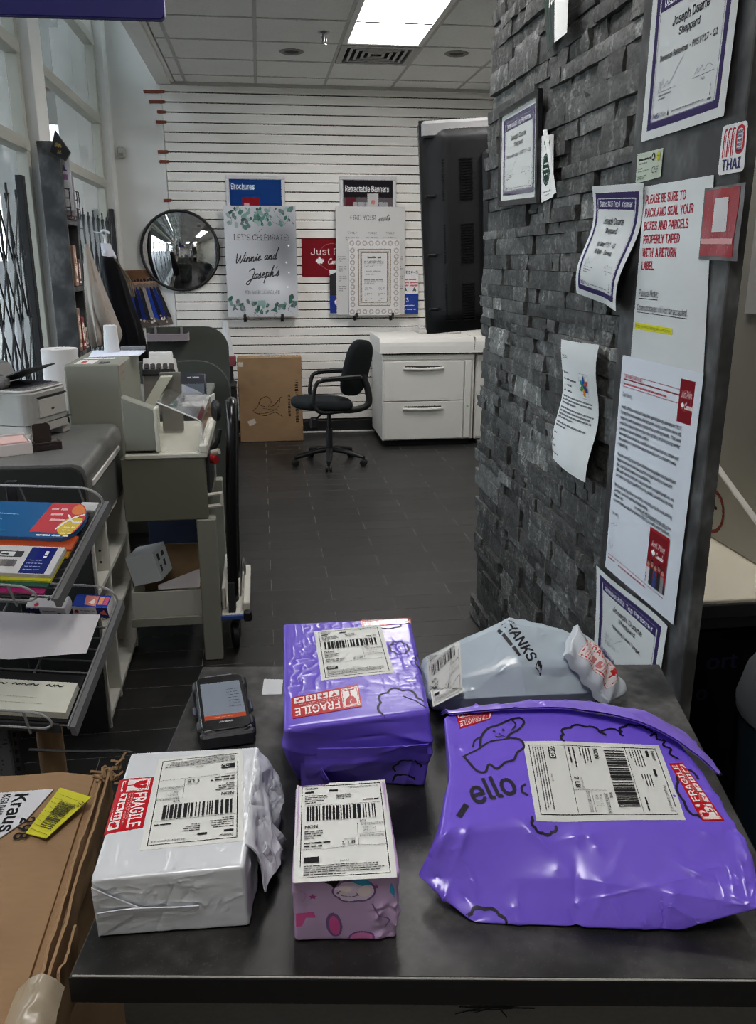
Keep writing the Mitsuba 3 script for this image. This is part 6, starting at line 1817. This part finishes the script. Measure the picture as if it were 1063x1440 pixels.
for pts_ in (cloud_line(.186, .138, .028, .020, 8, .2, .3, 3.5), cloud_line(.255, .150, .020, .013, 8, .1, .2, 3.6), cloud_line(.300, .055, .018, .034, 7, .1, .8, 5.0), cloud_line(.116, .016, .014, .010, 8, .2, 2.6, 6.0), cloud_line(.102, .058, .006, .007, 6, 0, 1.8, 4.6)):
    Print(.012).line(pts_, .003, INKK).lay(k, OnMesh(mm, strict=True)(mBase), name='cloud_drawing', mat='satin', off=.0006)
pm.line([(.272, .145), (.280, .150), (.279, .140), (.288, .138), (.284, .130), (.292, .124), (.288, .116), (.296, .108)], .0026, INKK, 4)
pm.line([(.21, .150), (.225, .155), (.235, .150)], .002, INKK, 4)
pm.lay(k, on(mBase), name='wrap_print', mat='satin', off=.0006)
Print(.008).line(cloud_line(.055, .002, .020, .010, 7, .2, .1, 3.0), .0028, INKK).lay(k, OnMesh(mm, (0, 1, 0), True)(flatS((.165, .715, .9515), (1, -.14, 0), (0, 0, 1))), name='wrap_print', mat='satin', off=.0006)
lo_ = smoothpath([(.222, .955, 1.087), (.30, .948, 1.092), (.38, .935, 1.094), (.45, .905, 1.089), (.490, .874, 1.078), (.515, .845, 1.064), (.530, .832, 1.050)], 8)
hi_ = smoothpath([(.214, .985, 1.070), (.30, .990, 1.074), (.39, .982, 1.077), (.48, .955, 1.072), (.524, .915, 1.060), (.540, .868, 1.046), (.540, .840, 1.040)], 8)


def flap_fn(u, w):
    i = u * (len(lo_) - 1)
    a = np.stack([np.interp(i, np.arange(len(lo_)), lo_[:, d]) for d in range(3)], 1)
    b = np.stack([np.interp(i, np.arange(len(hi_)), hi_[:, d]) for d in range(3)], 1)
    p = a * (1 - w[:, None]) + b * w[:, None]
    p[:, 2] += .004 * np.sin(w * 3.14) + .0015 * np.sin(u * 40 + w * 6) * w + .001
    return p


fa, ff = grid(flap_fn, 90, 14)
fa = crumple(fa, ff, 51, 26, .003, .003, .03)
nrm = trimesh.Trimesh(fa, ff, process=False).vertex_normals
fb = fa - nrm * .0025
part(k, 'folded_flap', (np.vstack([fa, fb]), np.vstack([ff, ff[:, ::-1] + len(fa)])), 'wrap', (126, 100, 208), 42)

# handheld terminal, paper slip
k = thing('handheld_terminal', 'black rugged handheld scanner with a lit grey screen on the counter', 'handheld scanner')
HO = np.array([-.116, 1.128, .951])
hx_ = np.array([.0872, .0035, 0]) / np.linalg.norm([.0872, .0035, 0])
hy_ = np.cross([0, 0, 1.0], hx_)
hA = math.radians(5)
hx_, hy_ = hx_ * math.cos(hA) + hy_ * math.sin(hA), hy_ * math.cos(hA) - hx_ * math.sin(hA)
tl_ = math.radians(3.0)
hyt = hy_ * math.cos(tl_) + np.array([0, 0, 1.0]) * math.sin(tl_)
hz_ = np.cross(hx_, hyt)
hP = lambda m: (HO + m[0][:, :1] * hx_ + m[0][:, 1:2] * hyt + m[0][:, 2:] * hz_, m[1])
out_ = unary_union([rrect(.004, .0, .084, .172, .018), rrect(0, .012, .088, .05, .012), rrect(0, .125, .088, .165, .012)]).buffer(.002).buffer(-.002)
part(k, 'body', hP(extr(out_, .024, (0, 0, .002), (1, 0, 0), (0, 1, 0), .004)), 'satin', (20, 21, 23), 30)
part(k, 'front_face', hP(extr(rrect(.007, .008, .081, .164, .012), .003, (0, 0, .0255), (1, 0, 0), (0, 1, 0), .001)), 'gloss', (10, 10, 12))
part(k, 'bumper', hP(extr(rrect(.003, -.002, .085, .014, .006), .02, (0, 0, .004), (1, 0, 0), (0, 1, 0), .003)), 'satin', (34, 35, 38), 30)
part(k, 'bumper', hP(extr(rrect(.012, .160, .076, .174, .006), .02, (0, 0, .006), (1, 0, 0), (0, 1, 0), .003)), 'satin', (34, 35, 38), 30)
for tb in ([(.010, .010, .0245), (.026, .010, .0252)], [(.062, .010, .0252), (.080, .012, .0245)], [(.022, .166, .0255), (.066, .167, .0255)]):
    part(k, 'grip_strip', hP(tube(tb, .0026, 8)), 'satin', (96, 98, 102), 50)
part(k, 'side_button', hP(bx(-.003, .003, .075, .095, .010, .018, .002)), 'satin', (60, 62, 82))
part(k, 'side_button', hP(bx(.085, .090, .07, .10, .010, .018, .002)), 'satin', (60, 62, 82))
sc = part(k, 'screen', hP(bx(.0125, .0755, .034, .142, .0283, .0290, 0)), 'gloss', (120, 130, 142))
labels[sc] = {'label': 'lit grey screen with an orange bar'}
p = Print(seed=2).rect(0, 0, .063, .012, (176, 74, 44))
for q in range(7):
    p.greek(.040, .082 - q * .0085, .018, .0028, (78, 88, 102))
p.greek(.012, .004, .03, .003, (214, 140, 116)).text('ZEBRA', .0315, -.0105, .004, (190, 190, 194), 'c', bold=True, w=.022)
hS = lambda xy, off=0.0: hP((np.c_[.0125 + xy[:, 0], .034 + xy[:, 1], .0289 + np.reshape(off, -1)], None))[0]
p.lay(sc, hS, off=.0003, step=.00002)
solo('paper_slip', quadprism([(-.023, 1.288), (.010, 1.286), (.014, 1.338), (-.019, 1.344)], .9504, .9512, 0), 'matte', (198, 200, 200), 'small white paper slip tucked against the purple box parcel', 'paper slip')
solo('paper_scrap', extr(Polygon([(0, 0), (.006, .001), (.007, .004), (.002, .003)]), .001, (.0, .985, .9502), (1, 0, 0), (0, 1, 0)), 'matte', (190, 190, 186), 'tiny white paper scrap on the counter between the parcels', 'paper scrap')

# ================================================================== PAPERS ON THE STONE WALL AND THE END PANEL
PX = .9445
EXY, EZ = np.array([0, -1.0, 0]), np.array([0, 0, 1.0])
PUR, PAPER = (50, 42, 84), (196, 200, 200)


def wallquad(bl, br, tr, tl, w, h, bulge=None, x=PX):
    """Corners given as (y, z) on the plane x, front towards the aisle."""
    return quadS(*[(x, q[0], q[1]) for q in (bl, br, tr, tl)], w, h, bulge)


def paper(name, label, cat, S, w, h, nu=2, nv=2, color=PAPER, thick=.0006, mat='matte', group=None):
    k = thing(name, label, cat, group)
    part(k, 'paper', sheet(S, w, h, nu, nv, thick), mat, color, True if nu > 2 else None)
    return k


def district(p, w, h, body, full=True):
    """Award certificate: purple frame, title band, name lines, signatures."""
    p.frame(.07 * w, .06 * h, .86 * w, .88 * h, .042 * w, PUR).frame(.125 * w, .105 * h, .75 * w, .79 * h, .004 * w, (120, 114, 140))
    p.rect(.13 * w, .80 * h, .74 * w, .085 * h, PUR).text('District 803 Top Performer', w / 2, .822 * h, .048 * h, (214, 214, 222), 'c', w=.66 * w, bold=True)
    p.text('Joseph Duarte', w / 2, .675 * h, .055 * h, (34, 34, 40), 'c', w=.42 * w, bold=True).text('Sheppard', w / 2, .60 * h, .046 * h, (34, 34, 40), 'c', w=.24 * w, bold=True)
    for i, t in enumerate(body):
        p.text(t, w / 2, (.485 - .065 * i) * h, .038 * h, (52, 52, 58), 'c', w=min(.66, .0205 * len(t)) * w, bold=True)
    p.line([(.17 * w, .29 * h), (.40 * w, .29 * h)], .003 * h, (90, 90, 96)).line([(.60 * w, .29 * h), (.84 * w, .29 * h)], .003 * h, (90, 90, 96))
    p.line([(.18 * w, .29 * h), (.20 * w, .36 * h), (.21 * w, .30 * h), (.24 * w, .37 * h), (.25 * w, .31 * h), (.29 * w, .345 * h), (.32 * w, .32 * h), (.40 * w, .40 * h), (.47 * w, .46 * h)], .004 * h, (120, 124, 130), 4)
    p.line([(.62 * w, .31 * h), (.65 * w, .34 * h), (.66 * w, .31 * h), (.70 * w, .345 * h), (.72 * w, .31 * h), (.77 * w, .34 * h), (.82 * w, .315 * h)], .004 * h, (130, 134, 140), 4)
    p.para(.19 * w, .262 * h, .18 * w, .014 * h, .022 * h, 2, (110, 110, 116)).text('Date', .72 * w, .258 * h, .02 * h, (100, 100, 106), 'c')
    p.text('FedEx', .14 * w, .125 * h, .032 * h, (60, 50, 110), bold=True, w=.085 * w).text('Office', .23 * w, .125 * h, .032 * h, (120, 120, 130), w=.075 * w).poly(Polygon([(.325 * w, .12 * h), (.335 * w, .16 * h), (.345 * w, .12 * h)]), (50, 50, 56))
    p.greek(.38 * w, .135 * h, .38 * w, .012 * h, (130, 130, 136)).line([(.82 * w, .15 * h), (.825 * w, .21 * h)], .006 * h, (80, 84, 92)).greek(.80 * w, .125 * h, .06 * w, .018 * h, (80, 84, 92))
    return p


# framed certificate and leaflets on the stone
k = thing('framed_certificate', 'black framed certificate hanging on the stone wall', 'certificate')
fw, fh, fx = .475, .362, .918
FS = wallquad((3.403, 1.851), (2.917, 1.834), (2.957, 2.191), (3.434, 2.187), fw, fh, x=.9445)
for q in ((0, 0, fw, .02), (0, fh - .02, fw, fh), (0, .02, .02, fh - .02), (fw - .02, .02, fw, fh - .02)):
    part(k, 'frame_rail', slab(FS, q[0], q[2], q[1], q[3], 0, .016), 'gloss', (20, 20, 23))
part(k, 'backing', slab(FS, .01, fw - .01, .01, fh - .01, .001, .006), 'matte', (24, 24, 26))
part(k, 'certificate', slab(FS, .018, fw - .018, .018, fh - .018, .006, .008), 'matte', (204, 208, 206))
district(Print(seed=3), fw - .036, fh - .036, ['Revenue Behaviour - PNS FY17 - Q1']).lay(k, lambda xy, off=0.0: FS(xy + .018, .0080 + np.reshape(off, -1)))
gp_ = part(k, 'glazing', (FS(np.array([(.018, .018), (fw - .018, .018), (fw - .018, fh - .018), (.018, fh - .018)]), np.full(4, .0125)), np.array([[0, 1, 2], [0, 2, 3]])), 'glass')
k = thing('pamphlet', 'white folded pamphlet with a dark green oval emblem beside the framed certificate', 'pamphlet')
BS = wallquad((2.908, 1.835), (2.790, 1.845), (2.82, 2.035), (2.945, 2.045), .10, .20)
part(k, 'page', sheet(BS, .10, .20, 3, 3, .001), 'matte', (204, 206, 204))
p = Print(seed=2).poly(affinity.scale(Point(.042, .095).buffer(1, 10), .031, .05), (28, 48, 42)).poly(affinity.scale(Point(.042, .095).buffer(1, 10), .026, .044).difference(affinity.scale(Point(.042, .095).buffer(1, 10), .024, .041)), (120, 140, 130))
p.greek(.026, .110, .032, .009, (180, 190, 184)).greek(.022, .094, .040, .009, (180, 190, 184)).greek(.026, .078, .032, .009, (180, 190, 184))
for a_ in (-.02, -.008, .006, .018):
    p.line([(.05, .145), (.05 + a_, .175)], .0022, (60, 92, 66)).poly(affinity.rotate(affinity.scale(Point(.05 + a_, .175).buffer(1, 5), .003, .009), -a_ * 1200), (70, 104, 74))
p.greek(.02, .025, .06, .006, (150, 152, 150)).greek(.03, .014, .04, .005, (160, 162, 160)).lay(k, BS, off=.0014)
fl2 = quadS((PX - .03, 2.712, 1.845), (PX - .025, 2.690, 1.85), (PX - .03, 2.80, 2.045), (PX - .004, 2.875, 2.055), .06, .21, lambda u, v: .014 * np.sin(u * 3.1) * (v ** 1.0))
part(k, 'curled_flap', sheet(fl2, .06, .21, 12, 10, .0006), 'matte', (212, 213, 211), True)
k = thing('greeting_card', 'dark green folded greeting card with white script high on the stone wall', 'card')
LS = wallquad((2.925, 2.29), (2.80, 2.315), (2.87, 2.66), (3.06, 2.65), .16, .32)
part(k, 'front', sheet(LS, .16, .32, 3, 3, .0015), 'satin', (14, 34, 28))
p = Print(seed=2)
for q, c in ((.02, (34, 66, 50)), (.05, (40, 40, 60)), (.085, (30, 56, 46)), (.12, (58, 60, 78))):
    p.line([(q - .012, .31), (q + .01, .02)], .006, c)
hand(p, 'Hap', .045, .11, .03, .0055, (214, 216, 214), .2)
p.lay(k, LS, off=.002)
part(k, 'inner_page', sheet(quadS((PX - .02, 2.80, 2.29), (PX - .03, 2.66, 2.285), (PX - .03, 2.68, 2.60), (PX - .015, 2.87, 2.63), .07, .32), .07, .32, 2, 2, .001), 'matte', (214, 215, 213))

# curled certificate over the stone edge
cb = lambda u, v: .004 + .022 * np.sin(np.clip(u, 0, 1) * 3.0) * np.sin(v * 2.9 + .2) * .6 + .045 * np.clip(u - .62, 0, 1) * (1 - v) * 1.6 + .012 * np.sin(v * 7)
S = wallquad((2.515, 1.556), (2.150, 1.523), (2.090, 1.83), (2.425, 1.848), .355, .30, cb)
k = paper('award_certificate', 'curled white award certificate with purple border on the edge of the stone wall', 'certificate', S, .355, .30, 22, 18)
district(Print(.02, 4), .355, .30, ['Up Seller FY17 - Q1', 'Hit Rate - Surveys']).lay(k, S, off=.001, step=.00003)

# letter with the colourful star
S = wallquad((2.625, 1.022), (2.262, 1.035), (2.280, 1.425), (2.588, 1.413), .30, .40, lambda u, v: .006 + .010 * np.sin(v * 8 + u) + .014 * np.sin(u * 2.6) + .014 * (1 - v) ** 2 * u)
k = paper('letter', 'crinkled white letter with a colourful star logo on the stone wall', 'letter', S, .30, .40, 16, 26)
p = Print(.02, 5).text('FedEx Office', .02, .345, .010, (70, 70, 78), w=.06)
p.greek(.02, .296, .06, .009, (110, 112, 118))
for q in range(3):
    p.greek(.02, .275 - q * .018, .02, .008, (120, 122, 128)).greek(.055, .275 - q * .018, .10 if q == 0 else .05, .009, (80, 82, 88))
p.para(.02, .22, .26, .008, .0105, 3, (96, 98, 104)).para(.02, .183, .26, .008, .0105, 4, (96, 98, 104)).para(.02, .135, .26, .008, .0105, 2, (96, 98, 104), .35)
for q in (.10, .075, .055):
    p.greek(.02, q, .03, .008, (120, 122, 128))
p.greek(.02, .03, .07, .008, (120, 122, 128)).frame(.185, .235, .065, .075, .0015, (150, 152, 156))
for i, c in enumerate(((36, 70, 150), (40, 120, 110), (60, 120, 60), (190, 120, 50), (36, 60, 110), (150, 70, 60))):
    p.poly(affinity.rotate(affinity.translate(affinity.scale(Point(0, 0).buffer(1, 4), .007, .016), .2175, .287), i * 60, origin=(.2175, .2725)), c)
p.lay(k, S, off=.001, step=.00003)

# on the end panel
S = wallquad((2.151, 1.929), (1.739, 1.927), (1.739, 2.262), (2.140, 2.262), .41, .335, lambda u, v: .012 * (1 - v) * u ** 2 + .004 * v)
k = paper('award_certificate', 'large flat award certificate with purple border at the top of the end panel', 'certificate', S, .41, .335, 12, 8)
district(Print(.03, 6), .41, .335, ['Revenue Behaviour - PNS FY17 - Q1']).lay(k, S, off=.001, step=.00003)
S = wallquad((2.164, 1.834), (2.025, 1.838), (2.025, 1.901), (2.166, 1.903), .14, .067)
k = paper('business_card', 'small pale green business card taped under the large certificate', 'card', S, .14, .067, color=(176, 186, 172))
p = Print(seed=6).greek(.012, .049, .068, .0075, (44, 48, 46)).greek(.012, .041, .05, .004, (110, 116, 110)).greek(.012, .03, .03, .004, (110, 116, 110)).greek(.012, .024, .06, .004, (110, 130, 112)).greek(.012, .012, .055, .004, (110, 130, 112)).greek(.012, .007, .04, .004, (110, 130, 112))
p.poly(Point(.095, .052).buffer(.009, 6), (36, 40, 38)).poly(Polygon([(.088, .048), (.095, .058), (.102, .048)]), (176, 186, 172)).poly(affinity.scale(Point(.122, .051).buffer(1, 8), .009, .011), (176, 178, 60)).rect(.116, .05, .012, .003, (120, 124, 50))
p.poly(Point(.10, .022).buffer(.008, 8).difference(Point(.10, .022).buffer(.0062, 8)), (50, 54, 52)).para(.112, .026, .02, .004, .006, 3, (80, 86, 80)).lay(k, S, off=.001)
SS = wallquad((1.760, 1.817), (1.661, 1.817), (1.666, 1.909), (1.759, 1.911), .098, .0925)
k = thing('round_corner_sticker', 'white restaurant sticker with red and navy lettering near the panel edge', 'sticker')
part(k, 'sticker', sheet(SS, .098, .0925, thick=.0008, poly=rrect(0, 0, .098, .0925, .010), me=.05), 'satin', (208, 209, 210))
p = Print(seed=2)
RD, NV = (170, 48, 60), (40, 46, 88)
for q in range(3):
    p.line([(.012 + q * .0155, .034), (.012 + q * .0155, .072), (.0165 + q * .0155, .083), (.022 + q * .0155, .083)], .0042, RD, 4)
    p.line([(.0185 + q * .0155, .034), (.0185 + q * .0155, .074)], .0020, RD)
o_ = rrect(.058, .034, .092, .087, .014, 6)
p.poly(o_.difference(o_.buffer(-.0058)), RD)
for q in range(5):
    p.text('MORE', .075, .072 - q * .0078, .0052, NV, 'c', bold=True, w=.019)
p.rect(.067, .0395, .016, .002, (60, 30, 40)).text('THAI', .049, .008, .0195, NV, 'c', bold=True, w=.072).lay(k, SS, off=.0011)
S = wallquad((2.103, 1.405), (1.722, 1.405), (1.774, 1.820), (2.105, 1.823), .36, .415, lambda u, v: .0006 + u * 0)
S = wallquad((2.104, 1.405), (1.728, 1.405), (1.774, 1.820), (2.105, 1.823), .36, .415, lambda u, v: .0010 + u * 0)
k = paper('notice', 'white notice with red capital lettering about packing and sealing boxes', 'notice', S, .36, .415, 4, 4, mat='gloss')
p = Print(.03, 7)
RED = (150, 26, 48)
for i, (t, w_) in enumerate((('PLEASE BE SURE TO', .222), ('PACK AND SEAL YOUR', .262), ('BOXES AND PARCELS', .240), ('PROPERLY TAPED', .200), ('WITH  A RETURN', .185), ('LABEL.', .074))):
    p.text(t, .012 + .0016 * i, .374 - i * .0305, .0195, RED, bold=True, w=w_).text(t, .0127 + .0016 * i, .374 - i * .0305, .0195, RED, bold=True, w=w_)
p.text('Please Note:', .018, .158, .0165, INK, w=.108).rect(.018, .152, .108, .0018, INK).text('Open packages will not be accepted.', .016, .124, .0150, INK, w=.262).rect(.016, .1185, .262, .0016, INK)
p.rect(.012, .078, .20, .0155, (196, 196, 44)).text('We can provide packaging with a service fee.', .014, .082, .0085, (60, 64, 20), w=.19).lay(k, S, off=.0010, step=.00003)
S = wallquad((1.797, 1.652), (1.641, 1.648), (1.643, 1.795), (1.801, 1.795), .158, .145, lambda u, v: .0045 + .002 * np.sin(u * 9) * np.sin(v * 6))
k = thing('red_card', 'red card in a clear sleeve with a blank white square on the panel edge', 'card')
part(k, 'card', sheet(S, .158, .145, 8, 8, .0008, poly=sbox(.006, .008, .140, .140), me=.05), 'gloss', (142, 26, 36))
part(k, 'sleeve', (lambda m_: m_)(sheet(lambda xy, off=0.0: S(xy, np.reshape(off, -1) - .0008), .158, .145, 8, 8, .0004)), 'gloss', (84, 78, 80))
p = Print(.03, 7)
for q in range(12):
    p.greek(.012, .0365, .12, .0055, (160, 60, 66)) if q == 0 else p.line([(.01 + q * .011, .01 + (q % 3) * .008), (.014 + q * .0105, .13 - (q % 4) * .02)], .0006, (176, 92, 96))
p.rect(.008, .032, .13, .011, (196, 140, 142)).rect(.050, .056, .056, .066, (196, 195, 196))
p.lay(k, S, off=.0012, mat='gloss', step=.00003)
S = wallquad((2.151, .816), (1.737, .821), (1.723, 1.416), (2.148, 1.411), .42, .595, lambda u, v: .0034 + u * 0)
k = paper('letter', 'long white letter with red shop logos and a team photo on the end panel', 'letter', S, .42, .595, 4, 4, color=(198, 204, 212))
p = Print(.03, 8)
just_print(p, .325, .475, .066, .098)
for y, c, t in ((.548, (150, 60, 66), .0014), (.535, (120, 40, 50), .003), (.516, (150, 60, 66), .0014)):
    p.line([(.02, y), (.325, y)], t, c)
p.text('JUST PRINT CANADA  INC', .022, .539, .007, (150, 40, 50), bold=True, w=.11).greek(.022, .521, .25, .007, (160, 60, 66))
LT = (40, 42, 50)
p.text('Dear Manny:', .022, .490, .0115, LT, w=.06)
TXT = ['FedEx Office closed all Canadian operations by November 2017.', 'During the time we were winding down, many customers were still', 'enquired with nowhere to go for their printing needs.  That was', 'when the idea of opening our own printing and shipping center', 'became a viable business option.', 'We worked as quickly as possible to secure a location, obtain and', 'the vendors to provide the same services our customers were', 'requesting.', '', 'We are now fully operational with knowledgeable and passionate', 'team members and we ask you for an opportunity to meet and', 'discuss future business possibilities.', 'Although we are no longer a big brand with multiple locations, we', 'can meet any big competitor in price, quality, speed and service.', '', 'We are excited by the future and by choosing us to be your printing', 'partner, you will not be disappointed.', 'Please call                        or email at info@justprintcanada.com', 'to learn more about what we can offer to you and your business.']
for i, t in enumerate(TXT):
    if t:
        p.text(t, .022, .458 - i * .0142, .0088, LT, bold=True, w=min(.335, .0055 * len(t)))
p.rect(.19, .458 - 17 * .0142 - .003, .155, .0012, LT).text('Sincerely,', .022, .165, .010, LT, w=.045).line([(.022, .135), (.034, .142), (.04, .134), (.055, .14)], .0016, LT, 4).line([(.012, .075), (.02, .088), (.03, .07), (.045, .08)], .0014, (120, 122, 130), 4)
p.rect(.255, .052, .105, .145, (146, 28, 36))
just_print(p, .255, .10, .100, .09, False)
p.rect(.255, .052, .105, .022, (60, 54, 56))
for i, c in enumerate(((190, 190, 194), (40, 40, 48), (44, 58, 110), (34, 34, 40), (120, 120, 126))):
    x = .266 + i * .0195
    p.rect(x - .008, .052, .016, .042 + .004 * (i % 2), c).poly(Point(x, .103 + .004 * (i % 2)).buffer(.0068, 5), (170, 130, 112)).poly(Point(x, .107 + .004 * (i % 2)).buffer(.0066, 5).intersection(sbox(0, .105, 1, 1)), (30, 24, 24))
p.line([(.02, .048), (.36, .044)], .0012, (150, 60, 66)).greek(.02, .036, .05, .006, (150, 80, 86)).greek(.09, .034, .17, .006, (150, 80, 86)).lay(k, S, off=.0010, step=.00003)
S = wallquad((2.183, .540), (1.752, .545), (1.765, .805), (2.187, .808), .42, .262, lambda u, v: .004 + .012 * np.sin(u * 4 + 1) * (v ** 2) + .010 * u ** 2)
k = paper('award_certificate', 'wavy award certificate with purple border low on the end panel behind the counter', 'certificate', S, .42, .262, 22, 8)
p = district(Print(.02, 9), .42, .30, ['Meeting Sales Target'])
p.items = [(v * [1, .873], f, c) for v, f, c in p.items]
p.lay(k, S, off=.001, step=.00003)

# ================================================================== SIDE ROOM RIGHT OF THE PANEL, SIGN AT UPPER LEFT
k = thing('hanging_sign', 'dark blue hanging sign with a rounded corner at the upper left', 'sign')
hs_ = rotz((lambda m_: m_)(extr(rrect(-1.15, 2.355, -.256, 2.80, .018), .03, (0, 3.0, 0), (1, 0, 0), (0, 0, 1), .003)), -1.0, (-.256, 3.0, 0))
part(k, 'panel', hs_, 'satin', (24, 20, 96))
part(k, 'hanger', join(tube([(-.4, 2.985, 2.8), (-.4, 2.985, ZC)], .004, 6)), 'metal', (130, 130, 130))
part(k, 'hanger', join(tube([(-1.0, 2.985, 2.8), (-1.0, 2.985, ZU)], .004, 6)), 'metal', (130, 130, 130))
k = thing('wall_poster', 'white poster with a yellow mark on the wall of the side room', 'poster')
WP = flatS((1.655, 2.80, 1.475), (0, -1, 0), (0, 0, 1))
part(k, 'paper', sheet(WP, .42, .53, 2, 2, .001), 'matte', (186, 186, 184))
Print(seed=2).rect(.10, .165, .05, .055, (190, 192, 40)).text('V', .105, .185, .020, (40, 44, 30), bold=True).para(.1, .4, .25, .012, .03, 5, (110, 110, 112)).lay(k, WP, off=.0014)
k = thing('side_table', 'cream topped dark table against the wall of the side room', 'table')
part(k, 'top', bx(1.05, 1.655, 2.02, 3.3, .735, .752, .003), 'satin', (196, 190, 172))
part(k, 'edge', bx(1.045, 1.655, 2.012, 2.03, .70, .742, .003), 'satin', (24, 24, 27))
part(k, 'frame', bx(1.06, 1.64, 2.03, 3.28, .66, .735, .003), 'satin', (22, 22, 25))
for x, y in ((1.08, 2.06), (1.62, 2.06), (1.08, 3.25), (1.62, 3.25)):
    part(k, 'leg', bx(x - .02, x + .02, y - .02, y + .02, 0, .66, .003), 'satin', (22, 22, 25))
k = thing('dark_carton', 'black carton with dim purple letters under the side table', 'box')
part(k, 'carton', bx(1.12, 1.60, 2.10, 2.6, 0, .62, .004), 'satin', (13, 13, 17))
Print(seed=2).text('ort', .13, .50, .045, (40, 35, 64), bold=True, w=.10).text('o', .11, .40, .045, (40, 35, 64), bold=True).lay(k, flatS((1.12, 2.10, 0), (1, 0, 0), (0, 0, 1)))
k = thing('leaning_sign', 'white sloped sign board with a red ring on the side table', 'sign')
part(k, 'board', extr(Polygon([(0, 0), (.62, 0), (.62, .30), (.31, .225), (0, .085)]), .022, (1.50, 2.22, .753), (0, 1, 0), (0, 0, 1), .003) if False else extr(Polygon([(-.62, 0), (0, 0), (0, .09), (-.30, .215), (-.62, .36)]), .022, (1.50, 2.22, .753), (0, -1, 0), (0, 0, 1), .003), 'satin', (176, 174, 166))
lean_S = flatS((1.4775, 2.22, .753), (0, -1, 0), (0, 0, 1))
Print(.02, 2).poly(Point(-.33, .09).buffer(.075, 14).difference(Point(-.33, .09).buffer(.062, 14)), (132, 66, 58)).line([(-.37, .12), (-.31, .105)], .012, (60, 40, 38)).lay(k, lean_S)
k = thing('waste_bin', 'dark teal bin with a grey domed lid right of the counter', 'bin')
part(k, 'body', lathe([(.001, 0), (.17, 0), (.205, .50), (.21, .52), (.195, .52)], 40, (1.41, 1.78, 0)), 'satin', (28, 40, 48), 40)
part(k, 'lid', lathe([(.215, .515), (.218, .54), (.20, .62), (.15, .70), (.08, .745), (.001, .755)], 40, (1.41, 1.78, 0)), 'satin', (84, 88, 92), 40)
k = thing('low_crate', 'black low crate on the floor right of the counter', 'crate')
part(k, 'body', bx(.86, 1.30, .95, 1.42, 0, .40, .01), 'satin', (14, 14, 16))
solo('paper_sheet', sheet(quadS((.90, 1.05, .4015), (1.12, 1.0, .4015), (1.18, 1.27, .4015), (.955, 1.33, .4015), .22, .28), .22, .28, 2, 2, .001), 'matte', (196, 192, 180), 'cream paper sheet on the black crate right of the counter', 'paper')
